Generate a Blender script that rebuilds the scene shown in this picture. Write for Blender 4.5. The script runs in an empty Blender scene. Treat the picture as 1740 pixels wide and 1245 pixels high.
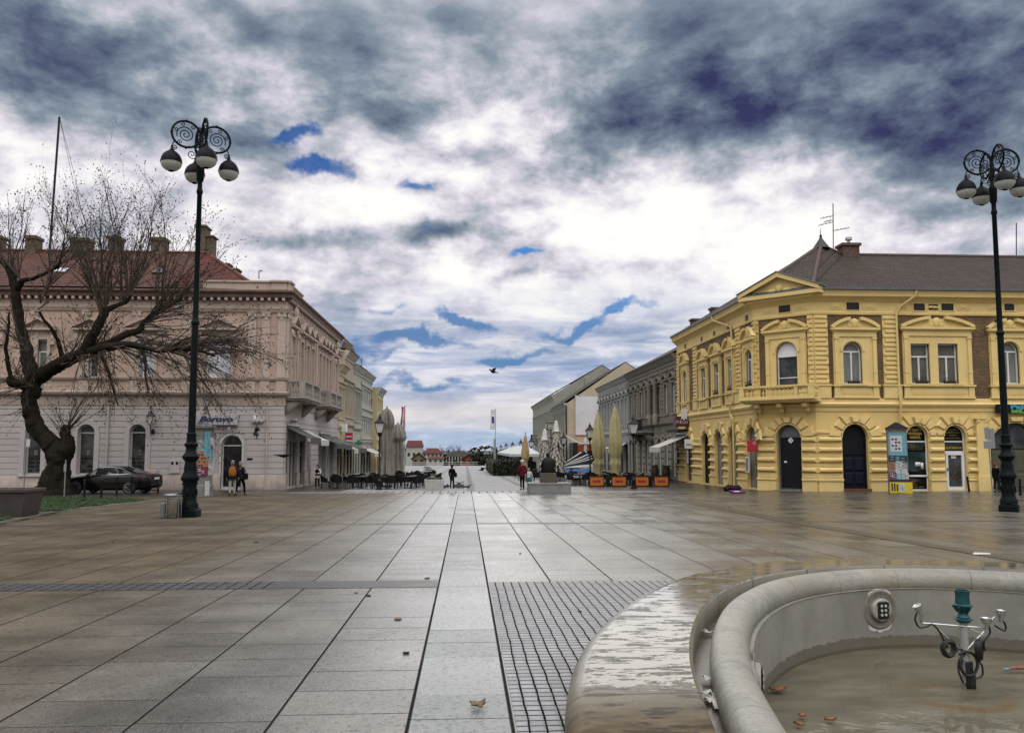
import bpy, bmesh, math, random
from mathutils import Vector, Matrix, noise as mnoise
PI = math.pi
C = bpy.context.scene.collection
SC = bpy.context.scene
rnd = random.Random(7)

# ---------------------------------------------------------------- camera
FPX = 1400.0                     # focal length in pixels of the 1740 px wide photograph
EYE = 1.72                       # eye height above the paving under the camera
SLOPE = 0.015                    # the square falls gently away from the camera
PITCH = math.atan(120 / FPX)
SHIFT = 18.0
YAW = math.atan(78 / FPX)
cam_d = bpy.data.cameras.new('camera')
cam_d.sensor_width = 36
cam_d.lens = 36 * FPX / 1740
cam_d.shift_y = SHIFT / 1740
cam_d.clip_start = 0.05
cam_d.clip_end = 5000
cam = bpy.data.objects.new('camera', cam_d)
C.objects.link(cam)
cam.location = (0, 0, EYE)
cam.rotation_euler = (PI / 2 + PITCH, 0, -YAW)
SC.camera = cam
SC.view_settings.view_transform = 'Standard'
SC.view_settings.look = 'None'
SC.view_settings.gamma = 1
SC.view_settings.exposure = 0.0
SC.cycles.use_denoising = True
SC.cycles.max_bounces = 5
SC.cycles.diffuse_bounces = 2
SC.cycles.glossy_bounces = 3
SC.cycles.transmission_bounces = 4
SC.cycles.transparent_max_bounces = 6
SC.cycles.caustics_reflective = False
SC.cycles.caustics_refractive = False
SC.cycles.sample_clamp_indirect = 4

# survey helpers: a sight line of the photograph met with a real plane of the place
_fw = Vector((math.sin(YAW) * math.cos(PITCH), math.cos(YAW) * math.cos(PITCH), math.sin(PITCH)))
_rt = Vector((math.cos(YAW), -math.sin(YAW), 0))
_up = _rt.cross(_fw)
EYEP = Vector((0, 0, EYE))
def ray(x, y):
 return _fw + _rt * ((x - 870) / FPX) + _up * ((622.5 + SHIFT - y) / FPX)
def gz(Y):
 return -SLOPE * Y if Y < 260 else -SLOPE * 260
def G(x, y):                     # point of the sloping ground
 d = ray(x, y)
 return EYEP + d * (-EYE / (d.z + SLOPE * d.y))
def Zp(x, y, z):                 # point of a level plane
 d = ray(x, y)
 return EYEP + d * ((z - EYE) / d.z)
def Yp(x, y, Y):                 # point of a plane across the street
 d = ray(x, y)
 return EYEP + d * (Y / d.y)
def Xp(x, y, X):
 d = ray(x, y)
 return EYEP + d * (X / d.x)

# ---------------------------------------------------------------- node helper
class S:                         # a shader socket with arithmetic
 def __init__(s, nt, o): s.nt, s.o = nt, o
 def _m(s, op, b=None, c=None, rev=False):
  n = s.nt.nodes.new('ShaderNodeMath'); n.operation = op
  a = [s, b, c] if not rev else [b, s, c]
  for i, q in enumerate(a):
   if q is None: continue
   if isinstance(q, S): s.nt.links.new(q.o, n.inputs[i])
   else: n.inputs[i].default_value = q
  return S(s.nt, n.outputs[0])
 def __add__(s, b): return s._m('ADD', b)
 __radd__ = __add__
 def __sub__(s, b): return s._m('SUBTRACT', b)
 def __rsub__(s, b): return s._m('SUBTRACT', b, rev=True)
 def __mul__(s, b): return s._m('MULTIPLY', b)
 __rmul__ = __mul__
 def __truediv__(s, b): return s._m('DIVIDE', b)
 def __rtruediv__(s, b): return s._m('DIVIDE', b, rev=True)
 def __neg__(s): return s * -1.0
 def f(s, op, b=None, c=None): return s._m(op, b, c)
 def clamp(s, a=0.0, b=1.0): return s._m('MAXIMUM', a)._m('MINIMUM', b)
 def step(s, a, b):           # smoothstep
  n = s.nt.nodes.new('ShaderNodeMapRange'); n.interpolation_type = 'SMOOTHSTEP'
  s.nt.links.new(s.o, n.inputs[0])
  n.inputs[1].default_value = a; n.inputs[2].default_value = b
  return S(s.nt, n.outputs[0])
def node(nt, typ, ins=None, **props):
 n = nt.nodes.new(typ)
 for k, v in props.items(): setattr(n, k, v)
 for k, v in (ins or {}).items():
  if isinstance(v, S): nt.links.new(v.o, n.inputs[k])
  else: n.inputs[k].default_value = v
 return n
def xyz(nt, v):
 n = node(nt, 'ShaderNodeSeparateXYZ', {0: v})
 return [S(nt, o) for o in n.outputs]
def vec(nt, x, y, z=0.0):
 return S(nt, node(nt, 'ShaderNodeCombineXYZ', {0: x, 1: y, 2: z}).outputs[0])
def noise(nt, v, scale, detail=3, rough=.55, dist=0.0, out=0):
 n = node(nt, 'ShaderNodeTexNoise', {'Vector': v, 'Scale': scale, 'Detail': detail, 'Roughness': rough, 'Distortion': dist})
 return S(nt, n.outputs[out])
def white(nt, v):
 n = node(nt, 'ShaderNodeTexWhiteNoise', {'Vector': v}, noise_dimensions='3D')
 return S(nt, n.outputs['Value'])
def mix(nt, f, a, b, blend='MIX'):
 n = nt.nodes.new('ShaderNodeMix'); n.data_type = 'RGBA'; n.blend_type = blend; n.clamp_factor = True
 for i, q in ((0, f), (6, a), (7, b)):
  if isinstance(q, S): nt.links.new(q.o, n.inputs[i])
  elif i == 0: n.inputs[i].default_value = q
  else: n.inputs[i].default_value = (*q[:3], 1)
 return S(nt, n.outputs[2])
def ramp(nt, f, stops, interp='LINEAR'):
 n = nt.nodes.new('ShaderNodeValToRGB'); n.color_ramp.interpolation = interp
 e = n.color_ramp.elements
 while len(e) < len(stops): e.new(0.5)
 for q, (p, c) in zip(e, stops): q.position = p; q.color = (*c, 1)
 nt.links.new(f.o, n.inputs[0])
 return S(nt, n.outputs[0])

# ---------------------------------------------------------------- world: a broken winter sky
SUN_AZ, SUN_EL = math.radians(14), math.radians(21)
W = bpy.data.worlds.new('World'); SC.world = W
W.use_nodes = True
nt = W.node_tree; nt.nodes.clear()
tc = node(nt, 'ShaderNodeTexCoord')
D = S(nt, tc.outputs['Generated'])
dx, dy, dz = xyz(nt, D)
rr = (dx * dx + dy * dy).f('SQRT').f('MAXIMUM', 1e-4)
az = dx.f('ARCTAN2', dy)
tt = dz / rr
wn = node(nt, 'ShaderNodeTexNoise', {'Vector': D, 'Scale': 7.0, 'Detail': 5.0, 'Roughness': .6})
w1, w2, w3 = xyz(nt, S(nt, wn.outputs[1]))
azw = az + (w1 - .5) * .16
ttw = tt + (w2 - .5) * .11
def blob(px, py, rx, ry, amp, rot=0.0, a=azw, t=ttw):
 d = ray(px, py)
 a0 = math.atan2(d.x, d.y); t0 = d.z / math.hypot(d.x, d.y)
 c, s = math.cos(math.radians(rot)), math.sin(math.radians(rot))
 u, v = a - a0, t - t0
 p = (u * c + v * s) * (FPX / rx)
 q = (v * c - u * s) * (FPX / ry)
 return (p * p + q * q)._m('MULTIPLY', -1.0).f('EXPONENT') * amp
def total(bl):
 s = None
 for b in bl:
  s = b if s is None else s + b
 return s
# cloud cover projected on a flat layer, so it foreshortens towards the horizon
den = dz.f('MAXIMUM', 0.0) + .10
cx, cy = dx / den, dy / den
n_big = noise(nt, vec(nt, cx, cy, 3.1), 1.1, 7, .58, .3)
n_fin = noise(nt, vec(nt, cx + 9.0, cy * .8, 1.7), 3.6, 8, .58, .15)
n_puf = noise(nt, vec(nt, az + (w3 - .5) * .05, tt * 1.45 + (w1 - .5) * .04, 5.0), 11.0, 10, .60, .0)
dark = total([blob(*b) for b in [
 (80, 110, 190, 80, .62, -22), (330, 180, 170, 60, .26, -25), (20, 20, 140, 60, .25),
 (620, 140, 200, 85, .26, -14), (760, 40, 200, 60, .12), (420, 30, 160, 40, .3, -20),
 (1120, 110, 190, 110, .60, 25), (1000, 190, 110, 60, .25), (1150, 235, 70, 40, .28),
 (1420, 110, 230, 110, .50, 8), (1690, 70, 190, 120, .58), (1620, 250, 230, 75, .42, -6),
 (1400, 230, 150, 60, .32), (1640, 360, 110, 50, .30),
 (735, 405, 44, 20, .62), (510, 412, 110, 20, .34), (560, 300, 60, 26, .18), (1035, 290, 40, 26, .45),
 (700, 320, 40, 20, .25), (860, 360, 90, 12, .22), (855, 478, 60, 12, .22), (800, 250, 60, 26, .22), (930, 390, 60, 14, .18),
 (640, 200, 60, 26, .2), (1240, 300, 60, 20, .18), (470, 215, 60, 40, .12)]])
lite = total([blob(*b) for b in [
 (1290, 380, 270, 95, .40, -5), (1010, 430, 200, 60, .26), (860, 230, 190, 62, .30, 20), (600, 350, 160, 60, .22),
 (420, 420, 160, 80, .16), (230, 270, 130, 40, .13), (90, 300, 160, 60, .08), (920, 520, 120, 40, .20), (1150, 540, 160, 40, .18),
 (1330, 300, 150, 26, .16), (740, 470, 120, 30, .2), (1690, 390, 70, 22, .26), (960, 60, 90, 30, .08)]])
# generic texture everywhere
mid = (1.0 - tt.step(.40, .62))
dark_s = (1.0 - (dark * -1.05).f('EXPONENT')) * .98
dens = .345 + dark_s - lite + (n_big - .5) * .60 + (n_fin - .5) * (.25 + mid * .15) + (n_puf - .5) * (.42 + mid * 1.05)
cloud = ramp(nt, dens.clamp(), [
 (0.0, (1.06, 1.03, .98)), (.14, (.93, .90, .93)), (.30, (.68, .65, .73)), (.44, (.42, .455, .52)),
 (.58, (.235, .29, .36)), (.76, (.125, .16, .235)), (.92, (.062, .076, .150)), (1.0, (.036, .043, .118))])
sky = node(nt, 'ShaderNodeTexSky', sky_type='NISHITA', sun_disc=False, sun_elevation=SUN_EL, sun_rotation=SUN_AZ,
           altitude=100, air_density=1.0, dust_density=.6, ozone_density=2.0)
clear = mix(nt, 1.0, S(nt, sky.outputs[0]), (.003, .019, .050), 'MULTIPLY')
holes = total([blob(*b) for b in [
 (483, 233, 46, 16, 1.0), (528, 291, 60, 15, 1.0, -14), (690, 316, 40, 12, .55), (872, 436, 40, 10, .55),
 (705, 576, 90, 13, 1.0), (865, 600, 60, 10, .9, 10), (780, 540, 80, 10, .85, -6), (955, 560, 55, 9, .85, 8),
 (640, 520, 70, 8, .5), (1060, 532, 60, 8, .7, 8), (560, 588, 70, 12, .8), (720, 640, 160, 10, .5), (620, 600, 90, 8, .5), (730, 402, 20, 9, .3)]])
hole = (holes + (n_fin - .5) * 1.2 + (n_puf - .5) * 1.0).step(.10, .72) * holes.step(.08, .42)
col = cloud
# the far band above the horizon: pale blue with a cream strip and long thin cloud streaks
streak = noise(nt, vec(nt, az * 3.6, tt * 24.0, 2.0), 2.2, 8, .62, .6)
band_d = (streak - .5) * 2.2
lowc = ramp(nt, (band_d * .5 + .5).clamp(), [(0, (.07, .16, .38)), (.34, (.17, .28, .52)), (.50, (.40, .48, .66)), (.64, (.78, .79, .86)), (1, (1, .98, .97))])
cream = ((tt - .042) * (1 / .020)); cream = (cream * cream * -1.0).f('EXPONENT')
cream = (cream * (.55 + streak)).clamp()
lowc = mix(nt, cream * .85, lowc, (.92, .84, .80))
under = ((tt - .012) * (1 / .016)); under = (under * under * -1.0).f('EXPONENT')
lowc = mix(nt, under * .5, lowc, (.36, .53, .74))
lowf = (1.0 - (ttw * .6 + tt * .4).step(.10, .225))
front = dy.step(-.1, .35)
col = mix(nt, lowf * .80 * front, col, lowc)
clear = mix(nt, (1.0 - tt.step(.12, .26)) * .75, clear, (.125, .225, .42))
col = mix(nt, hole * .92, col, clear)
# unseen sky behind and above the camera, brightened to light the facades
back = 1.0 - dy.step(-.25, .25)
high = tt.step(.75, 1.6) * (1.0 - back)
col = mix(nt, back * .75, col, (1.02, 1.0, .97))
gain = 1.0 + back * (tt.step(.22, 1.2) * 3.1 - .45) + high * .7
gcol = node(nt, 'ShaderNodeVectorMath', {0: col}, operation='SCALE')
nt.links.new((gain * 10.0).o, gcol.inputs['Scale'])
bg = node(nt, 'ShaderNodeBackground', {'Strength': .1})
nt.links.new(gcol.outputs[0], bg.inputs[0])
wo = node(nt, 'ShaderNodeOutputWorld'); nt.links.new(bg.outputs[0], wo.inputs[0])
W.cycles.sampling_method = 'MANUAL'; W.cycles.sample_map_resolution = 512

sun_d = bpy.data.lights.new('sun', 'SUN')
sun_d.energy = .5; sun_d.angle = math.radians(45); sun_d.color = (1, .95, .86)
sun = bpy.data.objects.new('sun', sun_d); C.objects.link(sun)
sdir = Vector((math.sin(SUN_AZ) * math.cos(SUN_EL), math.cos(SUN_AZ) * math.cos(SUN_EL), math.sin(SUN_EL)))
sun.rotation_euler = sdir.to_track_quat('Z', 'Y').to_euler()

# ---------------------------------------------------------------- mesh helper
class MB:
 def __init__(s, M=None):
  s.v, s.f, s.m, s.uv = [], [], [], []
  s.M = M; s.mi = 0; s.fl = []; s.smooth = False
 def vert(s, p, uv=None):
  p = Vector(p)
  s.uv.append(uv if uv else (p.x, p.z))
  s.v.append(s.M @ p if s.M is not None else p)
  return len(s.v) - 1
 def face(s, idx):
  s.f.append(tuple(idx)); s.m.append(s.mi); s.fl.append(s.smooth)
 def poly(s, pts, uvs=None):
  s.face([s.vert(p, uvs[i] if uvs else None) for i, p in enumerate(pts)])
 def box(s, x0, x1, y0, y1, z0, z1):
  i = [s.vert((x, y, z)) for x in (x0, x1) for y in (y0, y1) for z in (z0, z1)]
  for q in ((0, 1, 3, 2), (4, 6, 7, 5), (0, 4, 5, 1), (2, 3, 7, 6), (0, 2, 6, 4), (1, 5, 7, 3)):
   s.face([i[k] for k in q])
 def obox(s, c, sx, sy, sz, rz=0):       # box standing on c, turned about z
  M0 = s.M
  T = Matrix.Translation(c) @ Matrix.Rotation(rz, 4, 'Z')
  s.M = T if M0 is None else M0 @ T
  s.box(-sx / 2, sx / 2, -sy / 2, sy / 2, 0, sz)
  s.M = M0
 def frust(s, a, b):                     # two rings of equal length, a then b, capped
  n = len(a)
  ia = [s.vert(p) for p in a]; ib = [s.vert(p) for p in b]
  for k in range(n): s.face((ia[k], ia[(k + 1) % n], ib[(k + 1) % n], ib[k]))
  s.face(ia[::-1]); s.face(ib)
 def pillow(s, x0, x1, z0, z1, y0, y1, ins):   # block face rising from y0 to y1 (outward +y)
  s.frust([(x0, y0, z0), (x1, y0, z0), (x1, y0, z1), (x0, y0, z1)],
    [(x0 + ins, y1, z0 + ins), (x1 - ins, y1, z0 + ins), (x1 - ins, y1, z1 - ins), (x0 + ins, y1, z1 - ins)])
 def lathe(s, prof, c=(0, 0, 0), n=12, a0=0.0, cap=True, sx=1, sy=1):
  s.smooth = True
  rings = []
  for r, z in prof:
   rings.append([s.vert((c[0] + sx * r * math.cos(a0 + 2 * PI * k / n), c[1] + sy * r * math.sin(a0 + 2 * PI * k / n), c[2] + z),
                                 (k / n, z)) for k in range(n)])
  for a, b in zip(rings, rings[1:]):
   for k in range(n): s.face((a[k], a[(k + 1) % n], b[(k + 1) % n], b[k]))
  if cap:
   s.face(rings[0][::-1]); s.face(rings[-1])
  s.smooth = False
 def tube(s, pts, r, n=6, cap=True, closed=False):
  pts = [Vector(p) for p in pts]
  rs = r if isinstance(r, (list, tuple)) else [r] * len(pts)
  s.smooth = True
  up = None; rings = []; L = len(pts)
  for i, p in enumerate(pts):
   if closed: t = pts[(i + 1) % L] - pts[i - 1]
   else: t = pts[min(i + 1, L - 1)] - pts[max(i - 1, 0)]
   if t.length < 1e-9: t = Vector((0, 0, 1))
   t.normalize()
   if up is None:
    up = Vector((0, 0, 1)) if abs(t.z) < .9 else Vector((1, 0, 0))
   a = t.cross(up)
   if a.length < 1e-5: a = t.cross(Vector((0, 1, 0.01)))
   a.normalize(); b = a.cross(t); up = b
   rings.append([s.vert(p + (a * math.cos(2 * PI * k / n) + b * math.sin(2 * PI * k / n)) * rs[i], (k / n, i * .2)) for k in range(n)])
  pr = list(zip(rings, rings[1:])) + ([(rings[-1], rings[0])] if closed else [])
  for a, b in pr:
   for k in range(n): s.face((a[k], a[(k + 1) % n], b[(k + 1) % n], b[k]))
  if cap and not closed: s.face(rings[0][::-1]); s.face(rings[-1])
  s.smooth = False
 def ball(s, c, r, n=8, m=6, sx=1, sy=1, sz=1):
  s.smooth = True
  rings = [[s.vert((c[0] + sx * r * math.sin(PI * j / m) * math.cos(2 * PI * k / n), c[1] + sy * r * math.sin(PI * j / m) * math.sin(2 * PI * k / n),
                          c[2] - sz * r * math.cos(PI * j / m))) for k in range(n)] for j in range(1, m)]
  lo = s.vert((c[0], c[1], c[2] - sz * r)); hi = s.vert((c[0], c[1], c[2] + sz * r))
  for k in range(n):
   s.face((lo, rings[0][(k + 1) % n], rings[0][k])); s.face((hi, rings[-1][k], rings[-1][(k + 1) % n]))
  for a, b in zip(rings, rings[1:]):
   for k in range(n): s.face((a[k], a[(k + 1) % n], b[(k + 1) % n], b[k]))
  s.smooth = False
 def prism(s, pts, y0, y1):              # outline in (x, z), thickness y0..y1
  s.frust([(x, y0, z) for x, z in pts], [(x, y1, z) for x, z in pts])
 def slab(s, pts, z0, z1):               # outline in (x, y)
  s.frust([(x, y, z0) for x, y in pts], [(x, y, z1) for x, y in pts])
 def wall(s, u0, u1, z0, z1, ops=(), dep=.3, w=0.0):
  # wall face in local x,z at y = w with openings (a, b, z0, z1, arch rise)
  cur = u0
  def q(a, b, c, d):
   if b - a > 1e-4 and d - c > 1e-4: s.poly([(a, w, c), (b, w, c), (b, w, d), (a, w, d)])
  for (a, b, p, t, r) in sorted(ops):
   q(cur, a, z0, z1); q(a, b, z0, p)
   arc = arch_pts(a, b, t, r)
   for (xa, za), (xb, zb) in zip(arc, arc[1:]):
    s.poly([(xa, w, za), (xb, w, zb), (xb, w, z1), (xa, w, z1)])
    s.poly([(xa, w, za), (xa, w - dep, za), (xb, w - dep, zb), (xb, w, zb)])
   for x in (a, b):
    s.poly([(x, w, p), (x, w - dep, p), (x, w - dep, t - r), (x, w, t - r)])
   s.poly([(a, w, p), (b, w, p), (b, w - dep, p), (a, w - dep, p)])
   cur = b
  q(cur, u1, z0, z1)
 def build(s, name, mats, parent=None, bevel=0, sharp=40, seg=2):
  me = bpy.data.meshes.new(name)
  me.from_pydata([tuple(p) for p in s.v], [], s.f)
  for mt in (mats if isinstance(mats, (list, tuple)) else [mats]): me.materials.append(mt)
  me.polygons.foreach_set('material_index', s.m)
  me.polygons.foreach_set('use_smooth', s.fl)
  ul = me.uv_layers.new(name='UVMap')
  vi = [0] * len(me.loops); me.loops.foreach_get('vertex_index', vi)
  flat = []
  for i in vi: flat += s.uv[i]
  ul.data.foreach_set('uv', flat)
  bm = bmesh.new(); bm.from_mesh(me)
  bmesh.ops.recalc_face_normals(bm, faces=bm.faces[:])
  bm.to_mesh(me); bm.free()
  me.set_sharp_from_angle(angle=math.radians(sharp))
  o = bpy.data.objects.new(name, me); C.objects.link(o)
  if parent is not None: adopt(o, parent)
  if bevel:
   m = o.modifiers.new('bevel', 'BEVEL'); m.width = bevel; m.segments = seg; m.limit_method = 'ANGLE'; m.angle_limit = math.radians(35)
  return o
def arch_pts(a, b, t, r, n=10):             # top edge of an opening, left to right
 if r <= 0: return [(a, t), (b, t)]
 h = (b - a) / 2; c = (a + b) / 2; z0 = t - r
 return [(c - h * math.cos(PI * k / n), z0 + r * math.sin(PI * k / n)) for k in range(n + 1)]
WORLD = {}
def wmat(o):
 m = o.matrix_basis.copy()
 if o.parent is not None: m = wmat(o.parent) @ o.matrix_parent_inverse @ m
 return m
def adopt(o, parent):                       # parent, keeping the mesh where it was modelled
 o.parent = parent
 o.matrix_parent_inverse = wmat(parent).inverted()
def tag(o, label, cat, group=None, kind=None):
 if label: o['label'] = label
 if cat: o['category'] = cat
 if group: o['group'] = group
 if kind: o['kind'] = kind
 return o
def thing(name, label, cat, loc=(0, 0, 0), rz=0.0, group=None):
 o = bpy.data.objects.new(name, None); C.objects.link(o)
 o.empty_display_size = .2
 o.location = loc; o.rotation_euler = (0, 0, rz)
 return tag(o, label, cat, group)
def local(root):                            # mesh helper whose coordinates are the thing's own
 return MB(wmat(root))
def kids(o): return [c for c in C.objects if c.parent is o]
def copy_tree(o, loc=None, rz=None, label=None, group=None, sc=None):
 cm = {}
 for c in C.objects:
  if c.parent is not None: cm.setdefault(c.parent.name, []).append(c)
 def rec(a, par):
  b = a.copy(); C.objects.link(b)
  if par is not None:
   inv = a.matrix_parent_inverse.copy(); b.parent = par; b.matrix_parent_inverse = inv
  for ch in cm.get(a.name, []): rec(ch, b)
  return b
 r = rec(o, None)
 if loc is not None: r.location = loc
 if rz is not None: r.rotation_euler = (0, 0, rz)
 if sc is not None: r.scale = (sc, sc, sc) if not isinstance(sc, tuple) else sc
 if label: r['label'] = label
 if group: r['group'] = group
 return r
def structure(o): o['kind'] = 'structure'; return o
def lettering(txt, size, M, mat, parent=None, shear=0.0, name='lettering', width=None, bold=0.0, depth=.01):
 cu = bpy.data.curves.new(name, 'FONT')
 cu.body = txt; cu.size = size; cu.shear = shear; cu.extrude = depth; cu.offset = bold
 cu.align_x = 'CENTER'; cu.align_y = 'CENTER'; cu.resolution_u = 3
 t = bpy.data.objects.new(name, cu); C.objects.link(t)
 dg = bpy.context.evaluated_depsgraph_get()
 me = bpy.data.meshes.new_from_object(t.evaluated_get(dg))
 bpy.data.objects.remove(t); bpy.data.curves.remove(cu)
 if width:
  xs = [v.co.x for v in me.vertices]
  k = width / max(1e-6, max(xs) - min(xs))
  for v in me.vertices: v.co.x *= k
 me.transform(M)
 me.materials.clear(); me.materials.append(mat)
 o = bpy.data.objects.new(name, me); C.objects.link(o)
 if parent is not None: adopt(o, parent)
 return o
class Fac:                                  # a facade plane: u along it, y outward, z up
 def __init__(s, o, u, n):
  s.o = Vector((o[0], o[1], 0)); s.u = Vector((u[0], u[1], 0)).normalized(); s.n = Vector((n[0], n[1], 0)).normalized()
  s.M = Matrix(((s.u.x, s.n.x, 0, s.o.x), (s.u.y, s.n.y, 0, s.o.y), (0, 0, 1, 0), (0, 0, 0, 1)))
 def at(s, px, py, off=0.0):             # photo sight line -> (u, z) on the plane
  d = ray(px, py)
  t = ((s.o + s.n * off - EYEP).dot(s.n)) / d.dot(s.n)
  p = EYEP + d * t
  return (p - s.o).dot(s.u), p.z
 def u_(s, px, py): return s.at(px, py)[0]
 def z_(s, px, py): return s.at(px, py)[1]
 def rect(s, x0, x1, y0, y1):            # opening measured on the photograph
  ym = (y0 + y1) / 2
  a, b = s.u_(x0, ym), s.u_(x1, ym)
  xm = (x0 + x1) / 2
  z0, z1 = s.z_(xm, y1), s.z_(xm, y0)
  return (min(a, b), max(a, b), z0, z1)
 def mb(s): return MB(s.M)
 def text(s, u, z, w):                   # matrix for lettering centred at (u, z), w in front of the wall
  # reads left to right seen from outside
  ux = s.u if s.u.cross(s.n).z < 0 else -s.u
  p = s.o + s.u * u + s.n * w
  return Matrix(((ux.x, 0, s.n.x, p.x), (ux.y, 0, s.n.y, p.y), (0, 1, 0, z), (0, 0, 0, 1)))

# ---------------------------------------------------------------- plan of the fountain
AX, AY = 5.1, 3.2
I_q = [(1.15, 3.2), (1.20, 3.75), (1.27, 4.25), (1.38, 4.9), (1.53, 5.62), (1.70, 6.22), (1.91, 6.85), (2.25, 7.68), (2.75, 8.52), (3.40, 9.26), (4.25, 9.75), (5.1, 9.92)]
O_q = [(.47, 3.2), (.485, 3.75), (.51, 4.25), (.575, 4.9), (.70, 5.62), (.86, 6.22), (1.09, 6.85), (1.43, 7.68), (1.95, 8.66), (2.72, 9.72), (3.95, 10.5), (5.1, 10.62)]
def smooth_loop(q, sub=6):
 pts = [Vector((x, y, 0)) for x, y in q]
 full = pts + [Vector((2 * AX - p.x, p.y, 0)) for p in pts[-2::-1]]            # over the back
 full = full + [Vector((p.x, 2 * AY - p.y, 0)) for p in full[-2:0:-1]]          # and the near half
 n = len(full); out = []
 for i in range(n):
  a, b, c, d = full[i - 1], full[i], full[(i + 1) % n], full[(i + 2) % n]
  for k in range(sub):
   t = k / sub
   out.append(.5 * ((2 * b) + (c - a) * t + (2 * a - 5 * b + 4 * c - d) * t * t + (3 * b - a - 3 * c + d) * t ** 3))
 return out
IL, OL = smooth_loop(I_q), smooth_loop(O_q)
def relax(l, k):
 for _ in range(k): l = [(l[i - 1] + l[i] * 2 + l[(i + 1) % len(l)]) / 4 for i in range(len(l))]
 return l
IL, OL = relax(IL, 14), relax(OL, 14)
def inward(l):
 n = len(l); r = []
 for i in range(n):
  t = (l[(i + 1) % n] - l[i - 1]).normalized()
  r.append(Vector((t.y, -t.x, 0)))
 return r
IN, ON = inward(IL), inward(OL)
arc_s = [0.0]
for a, b in zip(IL, IL[1:]): arc_s.append(arc_s[-1] + (b - a).length)
def sweep(mb, rings):
 ids = []
 for ring, vv in rings:
  ids.append([mb.vert(p, (arc_s[i], vv)) for i, p in enumerate(ring)])
 n = len(ids[0])
 mb.smooth = True
 for a, b in zip(ids, ids[1:]):
  for i in range(n): mb.face((a[i], a[(i + 1) % n], b[(i + 1) % n], b[i]))
 mb.smooth = False
 return ids
def ring(l, nrm, d, z): return [Vector((p.x + q.x * d, p.y + q.y * d, z)) for p, q in zip(l, nrm)]

# ---------------------------------------------------------------- materials
def newmat(name):
 m = bpy.data.materials.new(name); m.use_nodes = True
 t = m.node_tree; b = t.nodes['Principled BSDF']
 return m, t, b
def setin(t, b, k, v):
 if isinstance(v, S): t.links.new(v.o, b.inputs[k])
 elif isinstance(v, (tuple, list)): b.inputs[k].default_value = (*v[:3], 1)
 else: b.inputs[k].default_value = v
def bump(t, b, h, st=.3, dist=.02):
 n = node(t, 'ShaderNodeBump', {'Strength': st, 'Distance': dist, 'Height': h})
 t.links.new(n.outputs[0], b.inputs['Normal'])
def objco(t): return S(t, node(t, 'ShaderNodeTexCoord').outputs['Object'])
def uvco(t): return S(t, node(t, 'ShaderNodeTexCoord').outputs['UV'])
def M_(name, col, rough=.75, var=.3, scale=1.2, bmp=.15, metal=0.0, spec=.4, dirt=None, streak=0.0, fine=35.0):
 m, t, b = newmat(name)
 co = objco(t)
 n1 = noise(t, co, scale, 6, .62)
 n2 = noise(t, co, fine, 3, .6)
 dk = tuple(c * (1 - var) for c in col); lt = tuple(min(1, c * (1 + var * .6)) for c in col)
 base = mix(t, (n1 * .75 + n2 * .35 - .05).step(.2, .85), dk, lt)
 if dirt or streak:
  x, y, z = xyz(t, co)
  sn = noise(t, vec(t, x * 5.0, y * 5.0, z * .35), 1.5, 5, .65)
  base = mix(t, sn.step(.50, .80) * (streak or .35), base, dirt or tuple(c * .35 for c in col))
 setin(t, b, 'Base Color', base)
 setin(t, b, 'Roughness', (n1 * .3 + (rough - .15)).clamp(.03, 1))
 b.inputs['Metallic'].default_value = metal
 b.inputs['Specular IOR Level'].default_value = spec
 if bmp: bump(t, b, n2 * .6 + n1, bmp, .02)
 return m
def plain(name, col, rough=.5, metal=0.0, spec=.4, **k):
 return M_(name, col, rough, var=k.pop('var', .15), bmp=k.pop('bmp', .05), metal=metal, spec=spec, **k)
def lamp_glass(name):
 m, t, b = newmat(name)
 setin(t, b, 'Base Color', (.85, .85, .82)); setin(t, b, 'Roughness', .3)
 b.inputs['Transmission Weight'].default_value = .0
 b.inputs['Subsurface Weight'].default_value = 0
 tr = node(t, 'ShaderNodeBsdfTranslucent', {'Color': (.95, .95, .92, 1)})
 mx = node(t, 'ShaderNodeMixShader', {0: .55})
 t.links.new(b.outputs[0], mx.inputs[1]); t.links.new(tr.outputs[0], mx.inputs[2])
 t.links.new(mx.outputs[0], t.nodes['Material Output'].inputs[0])
 return m
def pane_mat(name, col=(.03, .035, .04), curtain=0.0, ccol=(.4, .4, .37)):
 # window glass: dark room or pale curtain behind, mirror-like outside
 m, t, b = newmat(name)
 co = uvco(t)
 x, y, z = xyz(t, co)
 n = noise(t, vec(t, x, y, 0.0), 1.3, 3)
 fold = noise(t, vec(t, x * 9.0, y * .4, 1.0), 2.0, 2)
 base = mix(t, (n - .5).step(-.2, .25), tuple(c * .5 for c in col), tuple(c * 1.8 for c in col))
 if curtain:
  cc = mix(t, fold.step(.3, .7), tuple(c * .6 for c in ccol), ccol)
  base = mix(t, curtain, base, cc)
 setin(t, b, 'Base Color', base)
 setin(t, b, 'Roughness', .06)
 b.inputs['Specular IOR Level'].default_value = .28
 bump(t, b, noise(t, vec(t, x, y, 0.0), 2.5, 2), .04, .05)
 return m
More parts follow.
